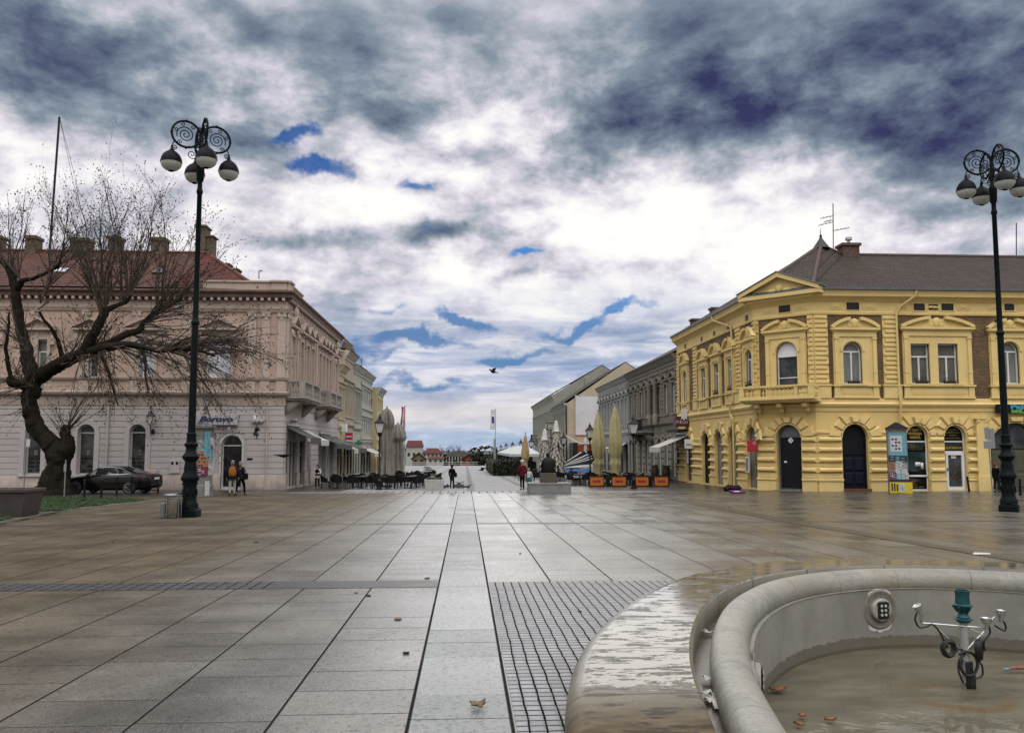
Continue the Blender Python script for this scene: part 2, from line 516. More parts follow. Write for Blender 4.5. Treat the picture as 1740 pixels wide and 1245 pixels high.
def brick_mat(name, c1, c2, mortar, sx=.25, sz=.075, rough=.85, bmp=.5, off=.5, msz=.012):
 m, t, b = newmat(name)
 br = node(t, 'ShaderNodeTexBrick', {'Vector': uvco(t), 'Color1': (*c1, 1), 'Color2': (*c2, 1), 'Mortar': (*mortar, 1), 'Scale': 1.0,
          'Mortar Size': msz, 'Bias': 0.0, 'Brick Width': sx, 'Row Height': sz}, offset=off)
 n1 = noise(t, objco(t), .9, 5, .6)
 n2 = noise(t, objco(t), 9, 3, .6)
 base = mix(t, (n1 * .6 + n2 * .4).step(.3, .75), (.55, .55, .55), (1.15, 1.12, 1.08))
 setin(t, b, 'Base Color', mix(t, 1.0, S(t, br.outputs[0]), base, 'MULTIPLY'))
 setin(t, b, 'Roughness', rough)
 bump(t, b, S(t, br.outputs[1]) * -1.0 + n2 * .4, bmp, .02)
 return m
def tile_mat(name, c1, c2, c3, moss=None):
 # interlocking roof tiles: uv x along the eave, uv y up the slope
 m, t, b = newmat(name)
 x, y, z = xyz(t, uvco(t))
 row = y * (1 / .46); ri = row.f('FLOOR'); rf = row - ri
 colx = x * (1 / .30) + (ri._m('MODULO', 2.0)) * .5
 ci = colx.f('FLOOR'); cf = colx - ci
 h1 = white(t, vec(t, ci, ri, 0.0)); n1 = noise(t, objco(t), .5, 6, .65); n2 = noise(t, objco(t), 2.2, 4, .7)
 base = mix(t, h1, c1, c2)
 base = mix(t, (n1 * .6 + n2 * .5).step(.42, .72) * .8, base, c3)
 if moss: base = mix(t, n2.step(.58, .75) * .7, base, moss)
 gap = (rf.step(.0, .30)) * (cf.step(0, .12) * .5 + .5)
 base = mix(t, gap, tuple(c * .25 for c in c3), base)
 setin(t, b, 'Base Color', base); setin(t, b, 'Roughness', .7)
 b.inputs['Specular IOR Level'].default_value = .25
 bump(t, b, (1.0 - rf) * 1.0 + (cf * PI).f('SINE') * .5 + n2 * .3, 1.0, .09)
 return m

# ---------------------------------------------------------------- ground, paving, bands
def paving_mat():
 m, t, b = newmat('wet_granite_paving')
 co = objco(t); x, y, z = xyz(t, co)
 a = (x + .03).f('ABSOLUTE') - .34
 strip = a.f('LESS_THAN', 0.0)
 side = (x + .03).f('SIGN')
 ci = (a * (1 / .9)).f('FLOOR'); cf = a - ci * .9
 seed = ci * 3.7 + side * 11.3 * (1.0 - strip)
 off = white(t, vec(t, seed, 1.0, 2.0))
 yy = y * (1 / .58) + off * 7.0
 ri = yy.f('FLOOR'); rf = (yy - ri) * .58
 pres = white(t, vec(t, seed, ri, 5.0))._m('GREATER_THAN', .42)
 jw = .015
 jx = 1.0 - cf.step(jw * .4, jw)
 jx2 = cf.step(.9 - jw, .9 - jw * .4)
 jr = (1.0 - rf.step(jw * .4, jw)) * pres
 wide = (noise(t, co, 6.0, 2) - .5)
 joint = (jx.f('MAXIMUM', jx2)).f('MAXIMUM', jr).clamp()
 slab = ri + pres * 0.0
 # slabs joined across a missing joint share a colour closely enough
 hs = white(t, vec(t, seed, (yy * .5).f('FLOOR'), 9.0))
 big = noise(t, co, .16, 5, .6); med = noise(t, co, .9, 6, .65); grit = noise(t, co, 70.0, 2, .7); spk = noise(t, co, 22.0, 4, .75)
 left = x.step(-1.2, -5.5)
 left = 1.0 - x.step(-5.5, -0.6)
 right = x.step(2.0, 9.0)
 c0 = mix(t, med.step(.3, .7), (.080, .077, .068), (.155, .150, .136))
 brown = mix(t, med.step(.3, .7), (.060, .045, .025), (.122, .096, .058))
 c0 = mix(t, (left * .85 + (big - .5) * 1.2).clamp() , c0, brown)
 c0 = mix(t, (right * .55 + (big - .5) * 1.0).clamp(), c0, (.078, .066, .046))
 green = noise(t, co, .33, 4, .7).step(.55, .75)
 c0 = mix(t, green * .35, c0, (.10, .105, .065))
 c0 = mix(t, (hs - .5).f('ABSOLUTE') * (.95 - left * .65), c0, mix(t, hs, mix(t, 1.0, c0, (.55, .55, .57), 'MULTIPLY'), mix(t, 1.0, c0, (1.5, 1.5, 1.48), 'MULTIPLY')))
 c0 = mix(t, strip * .6, c0, mix(t, y.step(11.0, 14.0), mix(t, med, (.085, .105, .11), (.15, .18, .18)), (.045, .047, .05)))
 c0 = mix(t, spk.step(.54, .70) * .7, c0, mix(t, 1.0, c0, (.32, .31, .30), 'MULTIPLY'))
 c0 = mix(t, grit.step(.54, .68) * .7, c0, mix(t, 1.0, c0, (1.9, 1.88, 1.82), 'MULTIPLY'))
 c0 = mix(t, (1.0 - grit.step(.34, .46)) * .7, c0, mix(t, 1.0, c0, (.32, .31, .30), 'MULTIPLY'))
 c0 = mix(t, joint * .93, c0, (.014, .013, .012))
 wet = noise(t, vec(t, x * .55, y * .30, 2.0), 1.6, 6, .66)
 wetm = wet.step(.40, .66)
 setin(t, b, 'Base Color', mix(t, wetm * .30, c0, mix(t, 1.0, c0, (.55, .55, .55), 'MULTIPLY')))
 rough = .28 - wetm * .10 + (grit - .5) * .32 + (spk - .5) * .32 + left * .30 + right * .05 + (hs - .5) * .14 * (1.0 - left)
 setin(t, b, 'Roughness', (rough + joint * .4).clamp(.08, .9))
 spm = spk.step(.50, .66)
 setin(t, b, 'Specular IOR Level', ((.62 - left * .50 - right * .22) * (1.0 - strip * y.step(11.0, 14.0) * .6) * (1.0 - spm * .7) * (1.0 - joint)).clamp(.0, 1))
 bump(t, b, grit * .28 + spk * .35 - joint * 2.2 + (hs - .5) * .25 + med * .3, .5, .012)
 return m
def cobble_mat(name, size=.11, c1=(.20, .20, .205), c2=(.30, .30, .31), joint=(.012, .011, .012), rough=.42, wob=.012, spec=.5):
 m, t, b = newmat(name)
 co = objco(t); x, y, z = xyz(t, co)
 wv = noise(t, co, 2.2, 2, .5, out=1); wx, wy, wz = xyz(t, wv)
 gx = (x - .31 + (wx - .5) * wob * 3) * (1 / size); gy = (y + (wy - .5) * wob * 3) * (1 / size)
 ix = gx.f('FLOOR'); iy = gy.f('FLOOR'); fx = gx - ix; fy = gy - iy
 h = white(t, vec(t, ix, iy, 0.0))
 ex = (fx - .5).f('ABSOLUTE'); ey = (fy - .5).f('ABSOLUTE')
 e = ex.f('MAXIMUM', ey) + (h - .5) * .03 + (noise(t, co, 60, 2) - .5) * .05
 jm = e.step(.41, .46)
 grit = noise(t, co, 90, 2, .7)
 c0 = mix(t, h, c1, c2)
 c0 = mix(t, grit.step(.4, .7) * .5, c0, tuple(q * .6 for q in c1))
 big = noise(t, co, .8, 4)
 c0 = mix(t, big.step(.4, .8) * .35, c0, (.13, .12, .10))
 setin(t, b, 'Base Color', mix(t, jm, c0, joint))
 setin(t, b, 'Roughness', (rough + (grit - .5) * .3 + jm * .4 - (noise(t, co, 1.1, 4) - .5) * .3).clamp(.12, .95))
 setin(t, b, 'Specular IOR Level', (1.0 - jm) * spec)
 bump(t, b, (1.0 - e.step(.25, .46)) * .9 + grit * .15 + h * .2, .5, .015)
 return m
MAT = {}
MAT['paving'] = paving_mat()
MAT['cobble'] = cobble_mat('granite_setts', .11, (.17, .17, .175), (.27, .27, .28))
MAT['dark_sett'] = cobble_mat('dark_basalt_setts', .16, (.035, .034, .036), (.075, .07, .075), (.012, .012, .012), .5)
MAT['band_sett'] = cobble_mat('pale_sett_band', .42, (.17, .17, .17), (.26, .26, .255), (.02, .02, .02), .4)
MAT['plaza'] = cobble_mat('pale_plaza_slabs', 3.4, (.24, .243, .243), (.265, .265, .265), (.21, .21, .21), .6, .002, .3)
MAT['sidewalk'] = M_('wet_brown_sidewalk', (.045, .040, .033), .30, .45, .6, .2, spec=.6, fine=50)
MAT['asphalt'] = M_('wet_asphalt', (.035, .033, .031), .38, .4, .8, .2, spec=.5, fine=60)
MAT['drain'] = M_('drain_channel_slabs', (.045, .045, .047), .42, .5, 2.0, .25, fine=45)
MAT['brown_drain'] = M_('brown_drain_strip', (.045, .035, .020), .36, .4, 1.6, .25, fine=45)
MAT['kerb'] = M_('kerb_stone', (.22, .21, .18), .6, .35, 2.0, .2)
MAT['soil'] = M_('leaf_litter_soil', (.06, .042, .026), .8, .5, 5.0, .4)
MAT['earth'] = M_('far_ground', (.06, .07, .04), .9, .4, .05, .1)
def holed(name, mat, outer, hole, dz):
 bm = bmesh.new(); ed = []
 for loop in (outer, hole):
  vs = [bm.verts.new((x, y, gz(y) + dz)) for x, y in loop]
  ed += [bm.edges.new((vs[i - 1], vs[i])) for i in range(len(vs))]
 bmesh.ops.triangle_fill(bm, edges=ed, use_beauty=True, normal=(0, 0, 1))
 me = bpy.data.meshes.new(name); bm.to_mesh(me); bm.free(); me.materials.append(mat)
 o = bpy.data.objects.new(name, me); C.objects.link(o)
 return structure(o)
def sheet(name, poly, dz, mat, thick=None):
 mb = MB(); pts = [(x, y, gz(y) + dz) for x, y in poly]
 if thick:
  mb.frust([(x, y, z - thick) for x, y, z in pts], pts)
 else: mb.poly(pts)
 return structure(mb.build(name, mat))
mb = MB()
ys = [-80, -20, 0, 40, 100, 180, 260, 300, 500, 900, 1600, 3000]
for a, bb in zip(ys, ys[1:]):
 for x0, x1 in ((-2500, -60), (-60, 0), (0, 60), (60, 2500)):
  if x0 == 0 and -21 < a < 39: continue
  mb.poly([(x0, a, gz(a) - (.0 if a < 262 else 5)), (x1, a, gz(a) - (0 if a < 262 else 5)), (x1, bb, gz(bb) - (0 if bb < 262 else 5)), (x0, bb, gz(bb) - (0 if bb < 262 else 5))])
HOLE = [(p.x, p.y) for p in ring(OL, ON, .06, 0)]
go = mb.build('ground', MAT['earth']); structure(go)
holed('ground', MAT['earth'], [(0, -20), (60, -20), (60, 40), (0, 40)], HOLE, 0)
YE = 43.8
holed('paving', MAT['paving'], [(-60, -30), (60, -30), (60, YE), (-60, YE)], HOLE, .004)
sheet('sidewalk', [(-60, YE), (-6.9, YE), (-6.9, 130), (-60, 130)], .004, MAT['sidewalk'])
sheet('sidewalk', [(6.6, YE), (60, YE), (60, 130), (6.6, 130)], .004, MAT['sidewalk'])
sheet('plaza', [(-6.9, YE), (6.6, YE), (6.6, 130), (24, 130), (24, 262), (-24, 262), (-24, 130), (-6.9, 130)], .004, MAT['plaza'])
sheet('sett_band', [(-9.5, YE - .1), (10.5, YE - .1), (10.5, YE + 2.3), (-9.5, YE + 2.3)], .008, MAT['band_sett'])
p0, p1 = G(742, 986), G(742, 998)
sheet('drain_channel', [(-2.6, p0.y), (-2.6, p1.y), (-.38, p1.y), (-.38, p0.y)], .008, MAT['drain'])
sheet('sett_band', [(-30, p0.y), (-30, p1.y), (-2.6, p1.y), (-2.6, p0.y)], .008, MAT['dark_sett'])
q = G(880, 889).y
sheet('drain_channel', [(-40, q - .16), (-.38, q - .16), (-.38, q + .16), (-40, q + .16)], .008, MAT['drain'])
sheet('drain_channel', [(.32, q - .16), (40, q - .16), (40, q + .16), (.32, q + .16)], .008, MAT['drain'])
d0, d1, d2 = G(1120, 843), G(1330, 884), G(1760, 958)
sheet('drain_channel', [(d0.x - .3, d0.y), (d1.x - .28, d1.y), (d2.x - .1, d2.y - .22), (d2.x + .2, d2.y + .28), (d1.x + .35, d1.y), (d0.x + .4, d0.y)], .012, MAT['brown_drain'])
# sett carpet beside the fountain, with a row of pale slabs along its far edge
holed('sett_carpet', MAT['cobble'], [(.335, -4.6), (9.95, -4.6), (9.95, 11.86), (.335, 11.86)], HOLE, .008)
# road where the car stands, kerb and the small lawn
sheet('road', [(-60, 37.2), (-17.8, 38.5), (-15.6, 40.6), (-13.6, YE), (-12.5, 49.3), (-60, 49.3)], .010, MAT['asphalt'])
lawn_px = [(-160, 905), (-60, 893), (0, 885), (61, 869), (110, 867), (146, 865), (205, 858), (259, 852), (225, 848), (171, 847), (110, 845), (60, 845), (-60, 848), (-160, 850)]
lawn = [(p.x, p.y) for p in (G(*q) for q in lawn_px)]
sheet('lawn_soil', lawn, .03, M_('lawn_soil', (.030, .052, .016), .9, .5, 3.0, .4))
kin = [G(*q) for q in [(-160, 921), (0, 892), (40, 883), (82, 874), (130, 867), (171, 862), (230, 856), (285, 850), (330, 845.5)]]
kb = MB()
for a, bb in zip(kin, kin[1:]):
 kb.frust([(a.x, a.y, gz(a.y) - .1), (bb.x, bb.y, gz(bb.y) - .1), (bb.x + .02, bb.y + .26, gz(bb.y) - .1), (a.x - .04, a.y + .26, gz(a.y) - .1)],
             [(a.x, a.y, gz(a.y) + .07), (bb.x, bb.y, gz(bb.y) + .07), (bb.x + .02, bb.y + .26, gz(bb.y) + .075), (a.x - .04, a.y + .26, gz(a.y) + .075)])
structure(kb.build('kerb', MAT['kerb'], bevel=.02))
sb = MB()
for a, bb in zip(kin[:-1], kin[1:-1]):
 sb.poly([(a.x, a.y + .25, gz(a.y) + .045), (bb.x, bb.y + .25, gz(bb.y) + .045), (bb.x, bb.y + .75, gz(bb.y) + .045), (a.x - .1, a.y + .75, gz(a.y) + .045)])
structure(sb.build('leaf_litter', MAT['soil']))
def inside(p, poly):
 r = False
 for (x0, y0), (x1, y1) in zip(poly, poly[1:] + poly[:1]):
  if (y0 > p[1]) != (y1 > p[1]) and p[0] < (x1 - x0) * (p[1] - y0) / (y1 - y0) + x0: r = not r
 return r
gb = MB(); R = random.Random(3)
xs = [p[0] for p in lawn]; ysl = [p[1] for p in lawn]
n = 0
while n < 9000:
 x, y = R.uniform(max(-26, min(xs)), max(xs)), R.uniform(min(ysl), max(ysl))
 if not inside((x, y), lawn): continue
 n += 1; h = R.uniform(.04, .11); a = R.uniform(0, PI); w = .018; l = R.uniform(-.04, .04); z = gz(y) + .03
 gb.poly([(x - w * math.cos(a), y - w * math.sin(a), z), (x + w * math.cos(a), y + w * math.sin(a), z), (x + l, y + l, z + h)])
tag(gb.build('grass', M_('grass_blades', (.040, .080, .024), .7, .5, 2.5, 0, fine=8)), 'short green grass of the little lawn round the old tree', 'grass', kind='stuff')

# ---------------------------------------------------------------- fountain
def stone_wet():
 m, t, b = newmat('fountain_bench_stone')
 co = objco(t); x, y, z = xyz(t, co)
 u, v, w_ = xyz(t, uvco(t))
 n1 = noise(t, co, 1.1, 6, .65); n2 = noise(t, co, 30, 3, .7); n3 = noise(t, vec(t, x * .8, y * 1.9, 0.0), 2.6, 7, .68)
 c = mix(t, n1.step(.3, .7), (.10, .093, .068), (.20, .185, .14))
 near = (1.0 - y.step(4.2, 5.3)) * x.step(.0, .4)
 c = mix(t, (near * .9 + (n1 - .5)).clamp(), c, mix(t, n3.step(.3, .75), (.05, .030, .014), (.15, .115, .062)))
 jf = (u * (1 / 1.12)); jf = jf - jf.f('FLOOR'); joint = 1.0 - (jf - .5).f('ABSOLUTE').step(.006, .014)
 c = mix(t, joint * .8, c, (.03, .028, .022))
 # standing water lies in the middle of the bench and between joints
 top = z.step(.292, .2985)
 pud = (n3 * .8 + noise(t, co, 6, 5, .7) * .45 - near * .25 - (jf - .5).f('ABSOLUTE') * .10)
 pm = (pud - near * .5 + (noise(t, vec(t, x * 5.0, y * 11.0, 0.0), 2.0, 6, .75) - .5) * .55).step(.39, .47) * top
 c = mix(t, pm * .55, c, (.05, .048, .042))
 dirt = noise(t, vec(t, x * 1.6, y * 5.0, 4.0), 2.2, 7, .7).step(.53, .58) * top
 c = mix(t, dirt * .75, c, (.022, .019, .014)); pm = pm * (1.0 - dirt * .85)
 setin(t, b, 'Base Color', c)
 setin(t, b, 'Specular IOR Level', .55 - near * .42)
 setin(t, b, 'Roughness', (.42 + near * .25 + (n2 - .5) * .3 - pm * .36).clamp(.05, .9))
 nb = node(t, 'ShaderNodeBump', {'Strength': .35, 'Distance': .01, 'Height': (n2 * .6 + n1) * (1.0 - pm * .85) - joint * .8})
 t.links.new(nb.outputs[0], b.inputs['Normal'])
 return m
def basin_mat():
 m, t, b = newmat('basin_concrete')
 co = objco(t); x, y, z = xyz(t, co); u, v, w_ = xyz(t, uvco(t))
 n1 = noise(t, co, .9, 6, .65); n2 = noise(t, co, 14, 5, .7)
 run = noise(t, vec(t, u * 7.0, z * .6, 0.0), 1.6, 6, .7)
 c = mix(t, n1.step(.3, .7), (.17, .165, .148), (.28, .27, .24))
 c = mix(t, run.step(.52, .75) * .4, c, (.17, .15, .115))
 c = mix(t, noise(t, co, 2.0, 4).step(.5, .7) * .22, c, (.30, .25, .235))
 edge = (noise(t, vec(t, u * 2.2, 0.0, 3.0), 2.5, 6, .75) - .5) * .17
 stain = 1.0 - (z + edge).step(-.435, -.425)
 c = mix(t, stain * .85, c, mix(t, n2, (.075, .065, .045), (.14, .125, .09)))
 setin(t, b, 'Base Color', mix(t, n2.step(.55, .8) * .35, c, (.12, .115, .10)))
 setin(t, b, 'Roughness', .7)
 bump(t, b, n2 + n1, .25, .015)
 return m
def rim_mat():
 m, t, b = newmat('rim_stone')
 co = objco(t); u, v, w_ = xyz(t, uvco(t))
 n1 = noise(t, co, 2.2, 6, .65); n2 = noise(t, co, 24, 4, .7)
 c = mix(t, n1.step(.3, .7), (.185, .18, .155), (.32, .31, .27))
 c = mix(t, noise(t, co, 1.1, 4, .6).step(.46, .70) * .65, c, (.15, .12, .07))
 jf = u * (1 / .98); jf = jf - jf.f('FLOOR'); joint = 1.0 - (jf - .5).f('ABSOLUTE').step(.002, .0055)
 c = mix(t, joint * .75, c, (.06, .055, .045))
 c = mix(t, noise(t, co, 5, 5, .75).step(.62, .75) * .4, c, (.15, .14, .115))
 c = mix(t, n2.step(.50, .72) * .45, c, (.11, .10, .08))
 setin(t, b, 'Base Color', c); setin(t, b, 'Roughness', (.5 + (n2 - .5) * .3).clamp(.1, 1))
 bump(t, b, n2 * .8 + n1 - joint, .4, .015)
 return m
def groove_mat():
 m, t, b = newmat('overflow_channel'); co = objco(t)
 n1 = noise(t, co, 5, 6, .7)
 setin(t, b, 'Base Color', mix(t, n1.step(.3, .7), (.025, .018, .011), (.085, .062, .042)))  # shade of the recess is put into this darkened brown
 setin(t, b, 'Roughness', .3); bump(t, b, n1, .3, .02)
 return m
def water_mat():
 m, t, b = newmat('shallow_water'); co = objco(t)
 n = noise(t, co, 3.0, 3, .5)
 gl = node(t, 'ShaderNodeBsdfGlossy', {'Color': (.9, .9, .9, 1), 'Roughness': .02})
 tr = node(t, 'ShaderNodeBsdfTransparent', {'Color': (.93, .92, .86, 1)})
 fr = node(t, 'ShaderNodeFresnel', {'IOR': 1.33})
 bp = node(t, 'ShaderNodeBump', {'Strength': .2, 'Distance': .03, 'Height': n})
 t.links.new(bp.outputs[0], gl.inputs['Normal']); t.links.new(bp.outputs[0], fr.inputs['Normal'])
 mx = node(t, 'ShaderNodeMixShader', {0: S(t, fr.outputs[0]) * .38})
 t.links.new(tr.outputs[0], mx.inputs[1]); t.links.new(gl.outputs[0], mx.inputs[2])
 t.links.new(mx.outputs[0], t.nodes['Material Output'].inputs[0])
 return m
def floor_mat():
 m, t, b = newmat('basin_floor'); co = objco(t)
 x, y, z = xyz(t, co)
 n1 = noise(t, vec(t, x * .8, y * 1.6, 0.0), 1.6, 7, .7); n2 = noise(t, co, 9, 5, .7)
 c = mix(t, n1.step(.25, .75), (.068, .062, .044), (.185, .170, .132))
 c = mix(t, noise(t, co, .9, 4).step(.48, .7) * .6, c, (.125, .112, .08))
 rx, ry = x - 4.55, y - 7.6
 r = (rx * rx + ry * ry).f('SQRT') + (n1 - .5) * .35
 ring = 1.0 - (r - .42).f('ABSOLUTE').step(.03, .14)
 c = mix(t, ring * n1.step(.42, .6) * .8, c, (.13, .075, .025))
 c = mix(t, n2.step(.55, .75) * .4, c, (.09, .085, .06))
 setin(t, b, 'Base Color', c); setin(t, b, 'Roughness', .6)
 bump(t, b, n1 + n2, .2, .02)
 return m
ft = thing('fountain', 'large round stone fountain with wet bench and nearly empty basin, right foreground', 'fountain', (AX, AY, 0))
BZ = .30
mb = MB()
sweep(mb, [(ring(OL, ON, -.01, -.6), 0), (ring(OL, ON, .0, .16), 0), (ring(OL, ON, .012, .22), 0), (ring(OL, ON, .04, .268), 0), (ring(OL, ON, .085, .292), 0), (ring(OL, ON, .13, BZ), 0), (ring(OL, ON, .15, BZ), .02),
           (ring([(a * .5 + b * .5) for a, b in zip(OL, IL)], ON, 0, BZ), .5), (ring(IL, IN, -.03, BZ), .98), (ring(IL, IN, -.012, BZ), 1), (ring(IL, IN, 0, BZ - .012), 1), (ring(IL, IN, 0, .10), 1)])
bench = mb.build('bench', stone_wet(), ft, sharp=60)
mb = MB(); sweep(mb, [(ring(IL, IN, -.02, .105), 0), (ring(IL, IN, .2, .105), 1)])
mb.build('channel', groove_mat(), ft)
mb = MB()
prof = [(.13, .09), (.118, .16), (.125, .22), (.15, .268), (.19, .293), (.25, .302), (.31, .295), (.36, .27), (.395, .225), (.408, .17), (.408, .115), (.395, .098), (.44, .096)]
sweep(mb, [(ring(IL, IN, d, z), k * .05) for k, (d, z) in enumerate(prof)])
mb.build('rim', rim_mat(), ft, sharp=50)
mb = MB(); FLZ = -.57
sweep(mb, [(ring(IL, IN, .43, .097), 0), (ring(IL, IN, .43, FLZ - .02), 1)])
wall_o = mb.build('basin_wall', basin_mat(), ft)
mb = MB(); fl = ring(IL, IN, .42, FLZ); mb.poly(fl, [(p.x, p.y) for p in fl])
mb.build('basin_floor', floor_mat(), ft)
mb = MB(); fl = ring(IL, IN, .425, -.535); mb.poly(fl, [(p.x, p.y) for p in fl])
wt = mb.build('water', water_mat()); wt['kind'] = 'structure'
M_alu = M_('brushed_steel', (.55, .56, .56), .3, .2, 4, .05, metal=.9)
M_blk = M_('black_cable_rubber', (.012, .012, .013), .5, .3, 6, .05)
M_teal = M_('weathered_teal_brass', (.012, .075, .085), .45, .5, 6, .1, metal=.3)
M_sand = M_('light_housing', (.19, .17, .14), .55, .4, 8, .15)
M_putty = M_('pale_putty', (.62, .60, .55), .7, .3, 20, .2)
M_lens = M_('lamp_lens', (.45, .47, .48), .2, .3, 20, .0)
# underwater wall lights
def wall_light(px, py, label):
 best = None
 for i, p in enumerate(IL):                      # nearest wall station along that sight line
  q = p + IN[i] * .43
  d = ray(px, py); h = Vector((d.x, d.y, 0)).normalized()
  dist = abs(q.x * h.y - q.y * h.x)
  if q.x * h.x + q.y * h.y > 0 and (IN[i].dot(h) < 0):
   if best is None or dist < best[0]: best = (dist, i, q)
 _, i, q = best
 nrm = IN[i]
 z = EYE + ray(px, py).z / math.hypot(ray(px, py).x, ray(px, py).y) * math.hypot(q.x, q.y)
 zz = max(-.25, min(-.08, z))
 ux = Vector((0, 0, 1)).cross(nrm)
 M = Matrix(((ux.x, 0, nrm.x, q.x), (ux.y, 0, nrm.y, q.y), (0, 1, 0, zz), (0, 0, 0, 1)))   # local z = out of the wall
 t = thing('wall_light', label, 'light', (q.x, q.y, zz), 0)
 a = MB(M); a.lathe([(.222, .0), (.222, .012), (.205, .02), (.20, .018), (.135, .012)], n=28); a.build('flange', M_sand, t)
 a = MB(M); R2 = random.Random(5)
 for k in range(30):
  an = 2 * PI * k / 30; w = R2.uniform(.006, .02) + (.02 if math.sin(an) < -.6 else 0)
  an2 = 2 * PI * (k + 1) / 30
  a.poly([(.216 * math.cos(an), .216 * math.sin(an), .008), (.216 * math.cos(an2), .216 * math.sin(an2), .008),
    ((.222 + w) * math.cos(an2), (.222 + w) * math.sin(an2), .006), ((.222 + w) * math.cos(an), (.222 + w) * math.sin(an), .006)])
 a.build('putty_ring', M_putty, t)
 a = MB(M); a.lathe([(.128, .01), (.128, .05), (.115, .062), (.0, .062)], n=28); a.build('bezel', M_('light_bezel', (.33, .31, .27), .5, .3, 8), t)
 a = MB(M); a.box(-.058, .058, -.095, .095, .062, .074)
 for sx in (-1, 1):
  for k in (-1, 0, 1): a.box(sx * .045 - .025, sx * .045 + .025, k * .062 - .024, k * .062 + .024, .062, .078)
 g = a.build('lens_plate', M_blk, t)
 a = MB(M)
 for sx in (-1, 1):
  for k in (-1, 0, 1): a.lathe([(.017, .078), (.014, .083)], c=(sx * .026, k * .05, 0), n=10)
 a.build('lens', M_lens, g)
wall_light(1499, 1035, 'round grey underwater light with six lenses set in the back wall of the basin')
wall_light(1268, 1118, 'round underwater light in the left basin wall, mostly hidden behind the rim')
# nozzle and its floodlights on a steel bracket
b0 = Zp(1640, 1164, -.55)
nz = thing('fountain_nozzle', 'teal fountain nozzle on a pipe with steel bracket, spotlights and coiled black cables', 'nozzle', (b0.x, b0.y, FLZ))
def NP(px, py, off=0.0): return Yp(px, py, b0.y + off)
def nl(px, py, off=0.0):
 p = NP(px, py, off); return (p.x, p.y, p.z)
cx_, cy_ = b0.x + .012, b0.y
ztop, zneck, zcol, zp0 = NP(1642, 1002).z, NP(1642, 1034).z, NP(1642, 1056).z, NP(1642, 1110).z
a = MB(); H_ = ztop - zcol
a.lathe([(.045, 0), (.06, .0), (.06, .015), (.082, .02), (.082, .03), (.058, .036), (.058, .05), (.048, .06), (.040, H_ * .30), (.046, H_ * .36), (.084, H_ * .50), (.086, H_ * .54), (.068, H_ * .58), (.062, H_ * .76), (.064, H_ * .9), (.068, H_ * .97), (.069, H_), (.058, H_), (.055, H_ * .92)],
  c=(cx_, cy_, zcol), n=20, cap=False)
nh = a.build('nozzle_head', M_teal, nz)
a = MB()
for k in range(5):
 an = 2 * PI * k / 5
 a.tube([(cx_ + .044 * math.cos(an), cy_ + .044 * math.sin(an), zcol + H_ * .30), (cx_ + .088 * math.cos(an), cy_ + .088 * math.sin(an), zcol + H_ * .5)], .011, 5)
a.build('rib', M_teal, nh)
a = MB(); a.lathe([(.038, FLZ + .0), (.038, zcol)], c=(cx_, cy_, 0), n=14); a.build('riser_pipe', M_('grey_plastic_pipe', (.33, .33, .31), .5, .3, 5), nz)
a = MB()
for p, q in [((1583, 1059), (1672, 1066)), ((1672, 1066), (1690, 1047)), ((1583, 1059), (1638, 1108)), ((1638, 1108), (1672, 1072)), ((1648, 1068), (1670, 1078))]:
 a.tube([nl(*p, -.03), nl(*q, -.03)], .008, 6)
a.tube([nl(1566, 1058, -.03), nl(1583, 1059, -.03)], .008, 6)
a.tube([nl(1566, 1058, -.05), nl(1563, 1042, -.05)], .014, 6)
a.build('bracket', M_alu, nz)
for (px, py, tilt, r) in ((1561, 1034, -.5, .040), (1676, 1056, 0, .050), (1701, 1043, .05, .045)):
 p = NP(px, py, -.05)
 a = MB(Matrix.Translation(p) @ Matrix.Rotation(tilt, 4, 'Y'))
 a.lathe([(.018, -.075), (.022, -.03), (r * .8, -.005), (r, .03), (r, .038), (r * .85, .038), (r * .6, .02)], n=14, cap=True)
 sp = a.build('spotlight', M_alu, nz)
 a = MB(Matrix.Translation(p) @ Matrix.Rotation(tilt, 4, 'Y')); a.lathe([(r * .82, .030), (0.001, .034)], n=14); a.build('lens', M_lens, sp)
def cable(pts, r=.009):
 a = MB(); P = [Vector(nl(x, y, o)) for x, y, o in pts]
 out = []
 for i in range(len(P) - 1):
  A, B, Cc, Dd = P[max(i - 1, 0)], P[i], P[i + 1], P[min(i + 2, len(P) - 1)]
  for k in range(5):
   t = k / 5
   out.append(.5 * ((2 * B) + (Cc - A) * t + (2 * A - 5 * B + 4 * Cc - Dd) * t * t + (3 * B - A - 3 * Cc + Dd) * t ** 3))
 out.append(P[-1]); a.tube(out, r, 6); a.build('cable', M_blk, nz)
cable([(1558, 1040, -.05), (1555, 1052, -.05), (1562, 1065, -.05), (1575, 1064, -.05), (1584, 1060, -.04), (1596, 1072, -.04), (1605, 1090, -.04), (1610, 1100, -.04)])
cable([(1690, 1062, -.05), (1707, 1071, -.05), (1708, 1060, -.05), (1700, 1050, -.05)])
cable([(1680, 1062, -.04), (1682, 1075, -.04), (1672, 1090, -.04), (1674, 1105, -.04)])
cable([(1625, 1106, -.04), (1630, 1102, -.04), (1640, 1108, -.03), (1630, 1120, -.05), (1629, 1140, -.05), (1637, 1160, -.05)])
cable([(1660, 1118, -.04), (1669, 1132, -.04), (1668, 1148, -.04), (1650, 1154, -.04), (1640, 1163, -.03)])
cable([(1629, 1112, -.05), (1640, 1106, -.06), (1655, 1112, -.06), (1661, 1128, -.06), (1655, 1144, -.06), (1641, 1146, -.06), (1632, 1132, -.06), (1636, 1120, -.06)], .014)
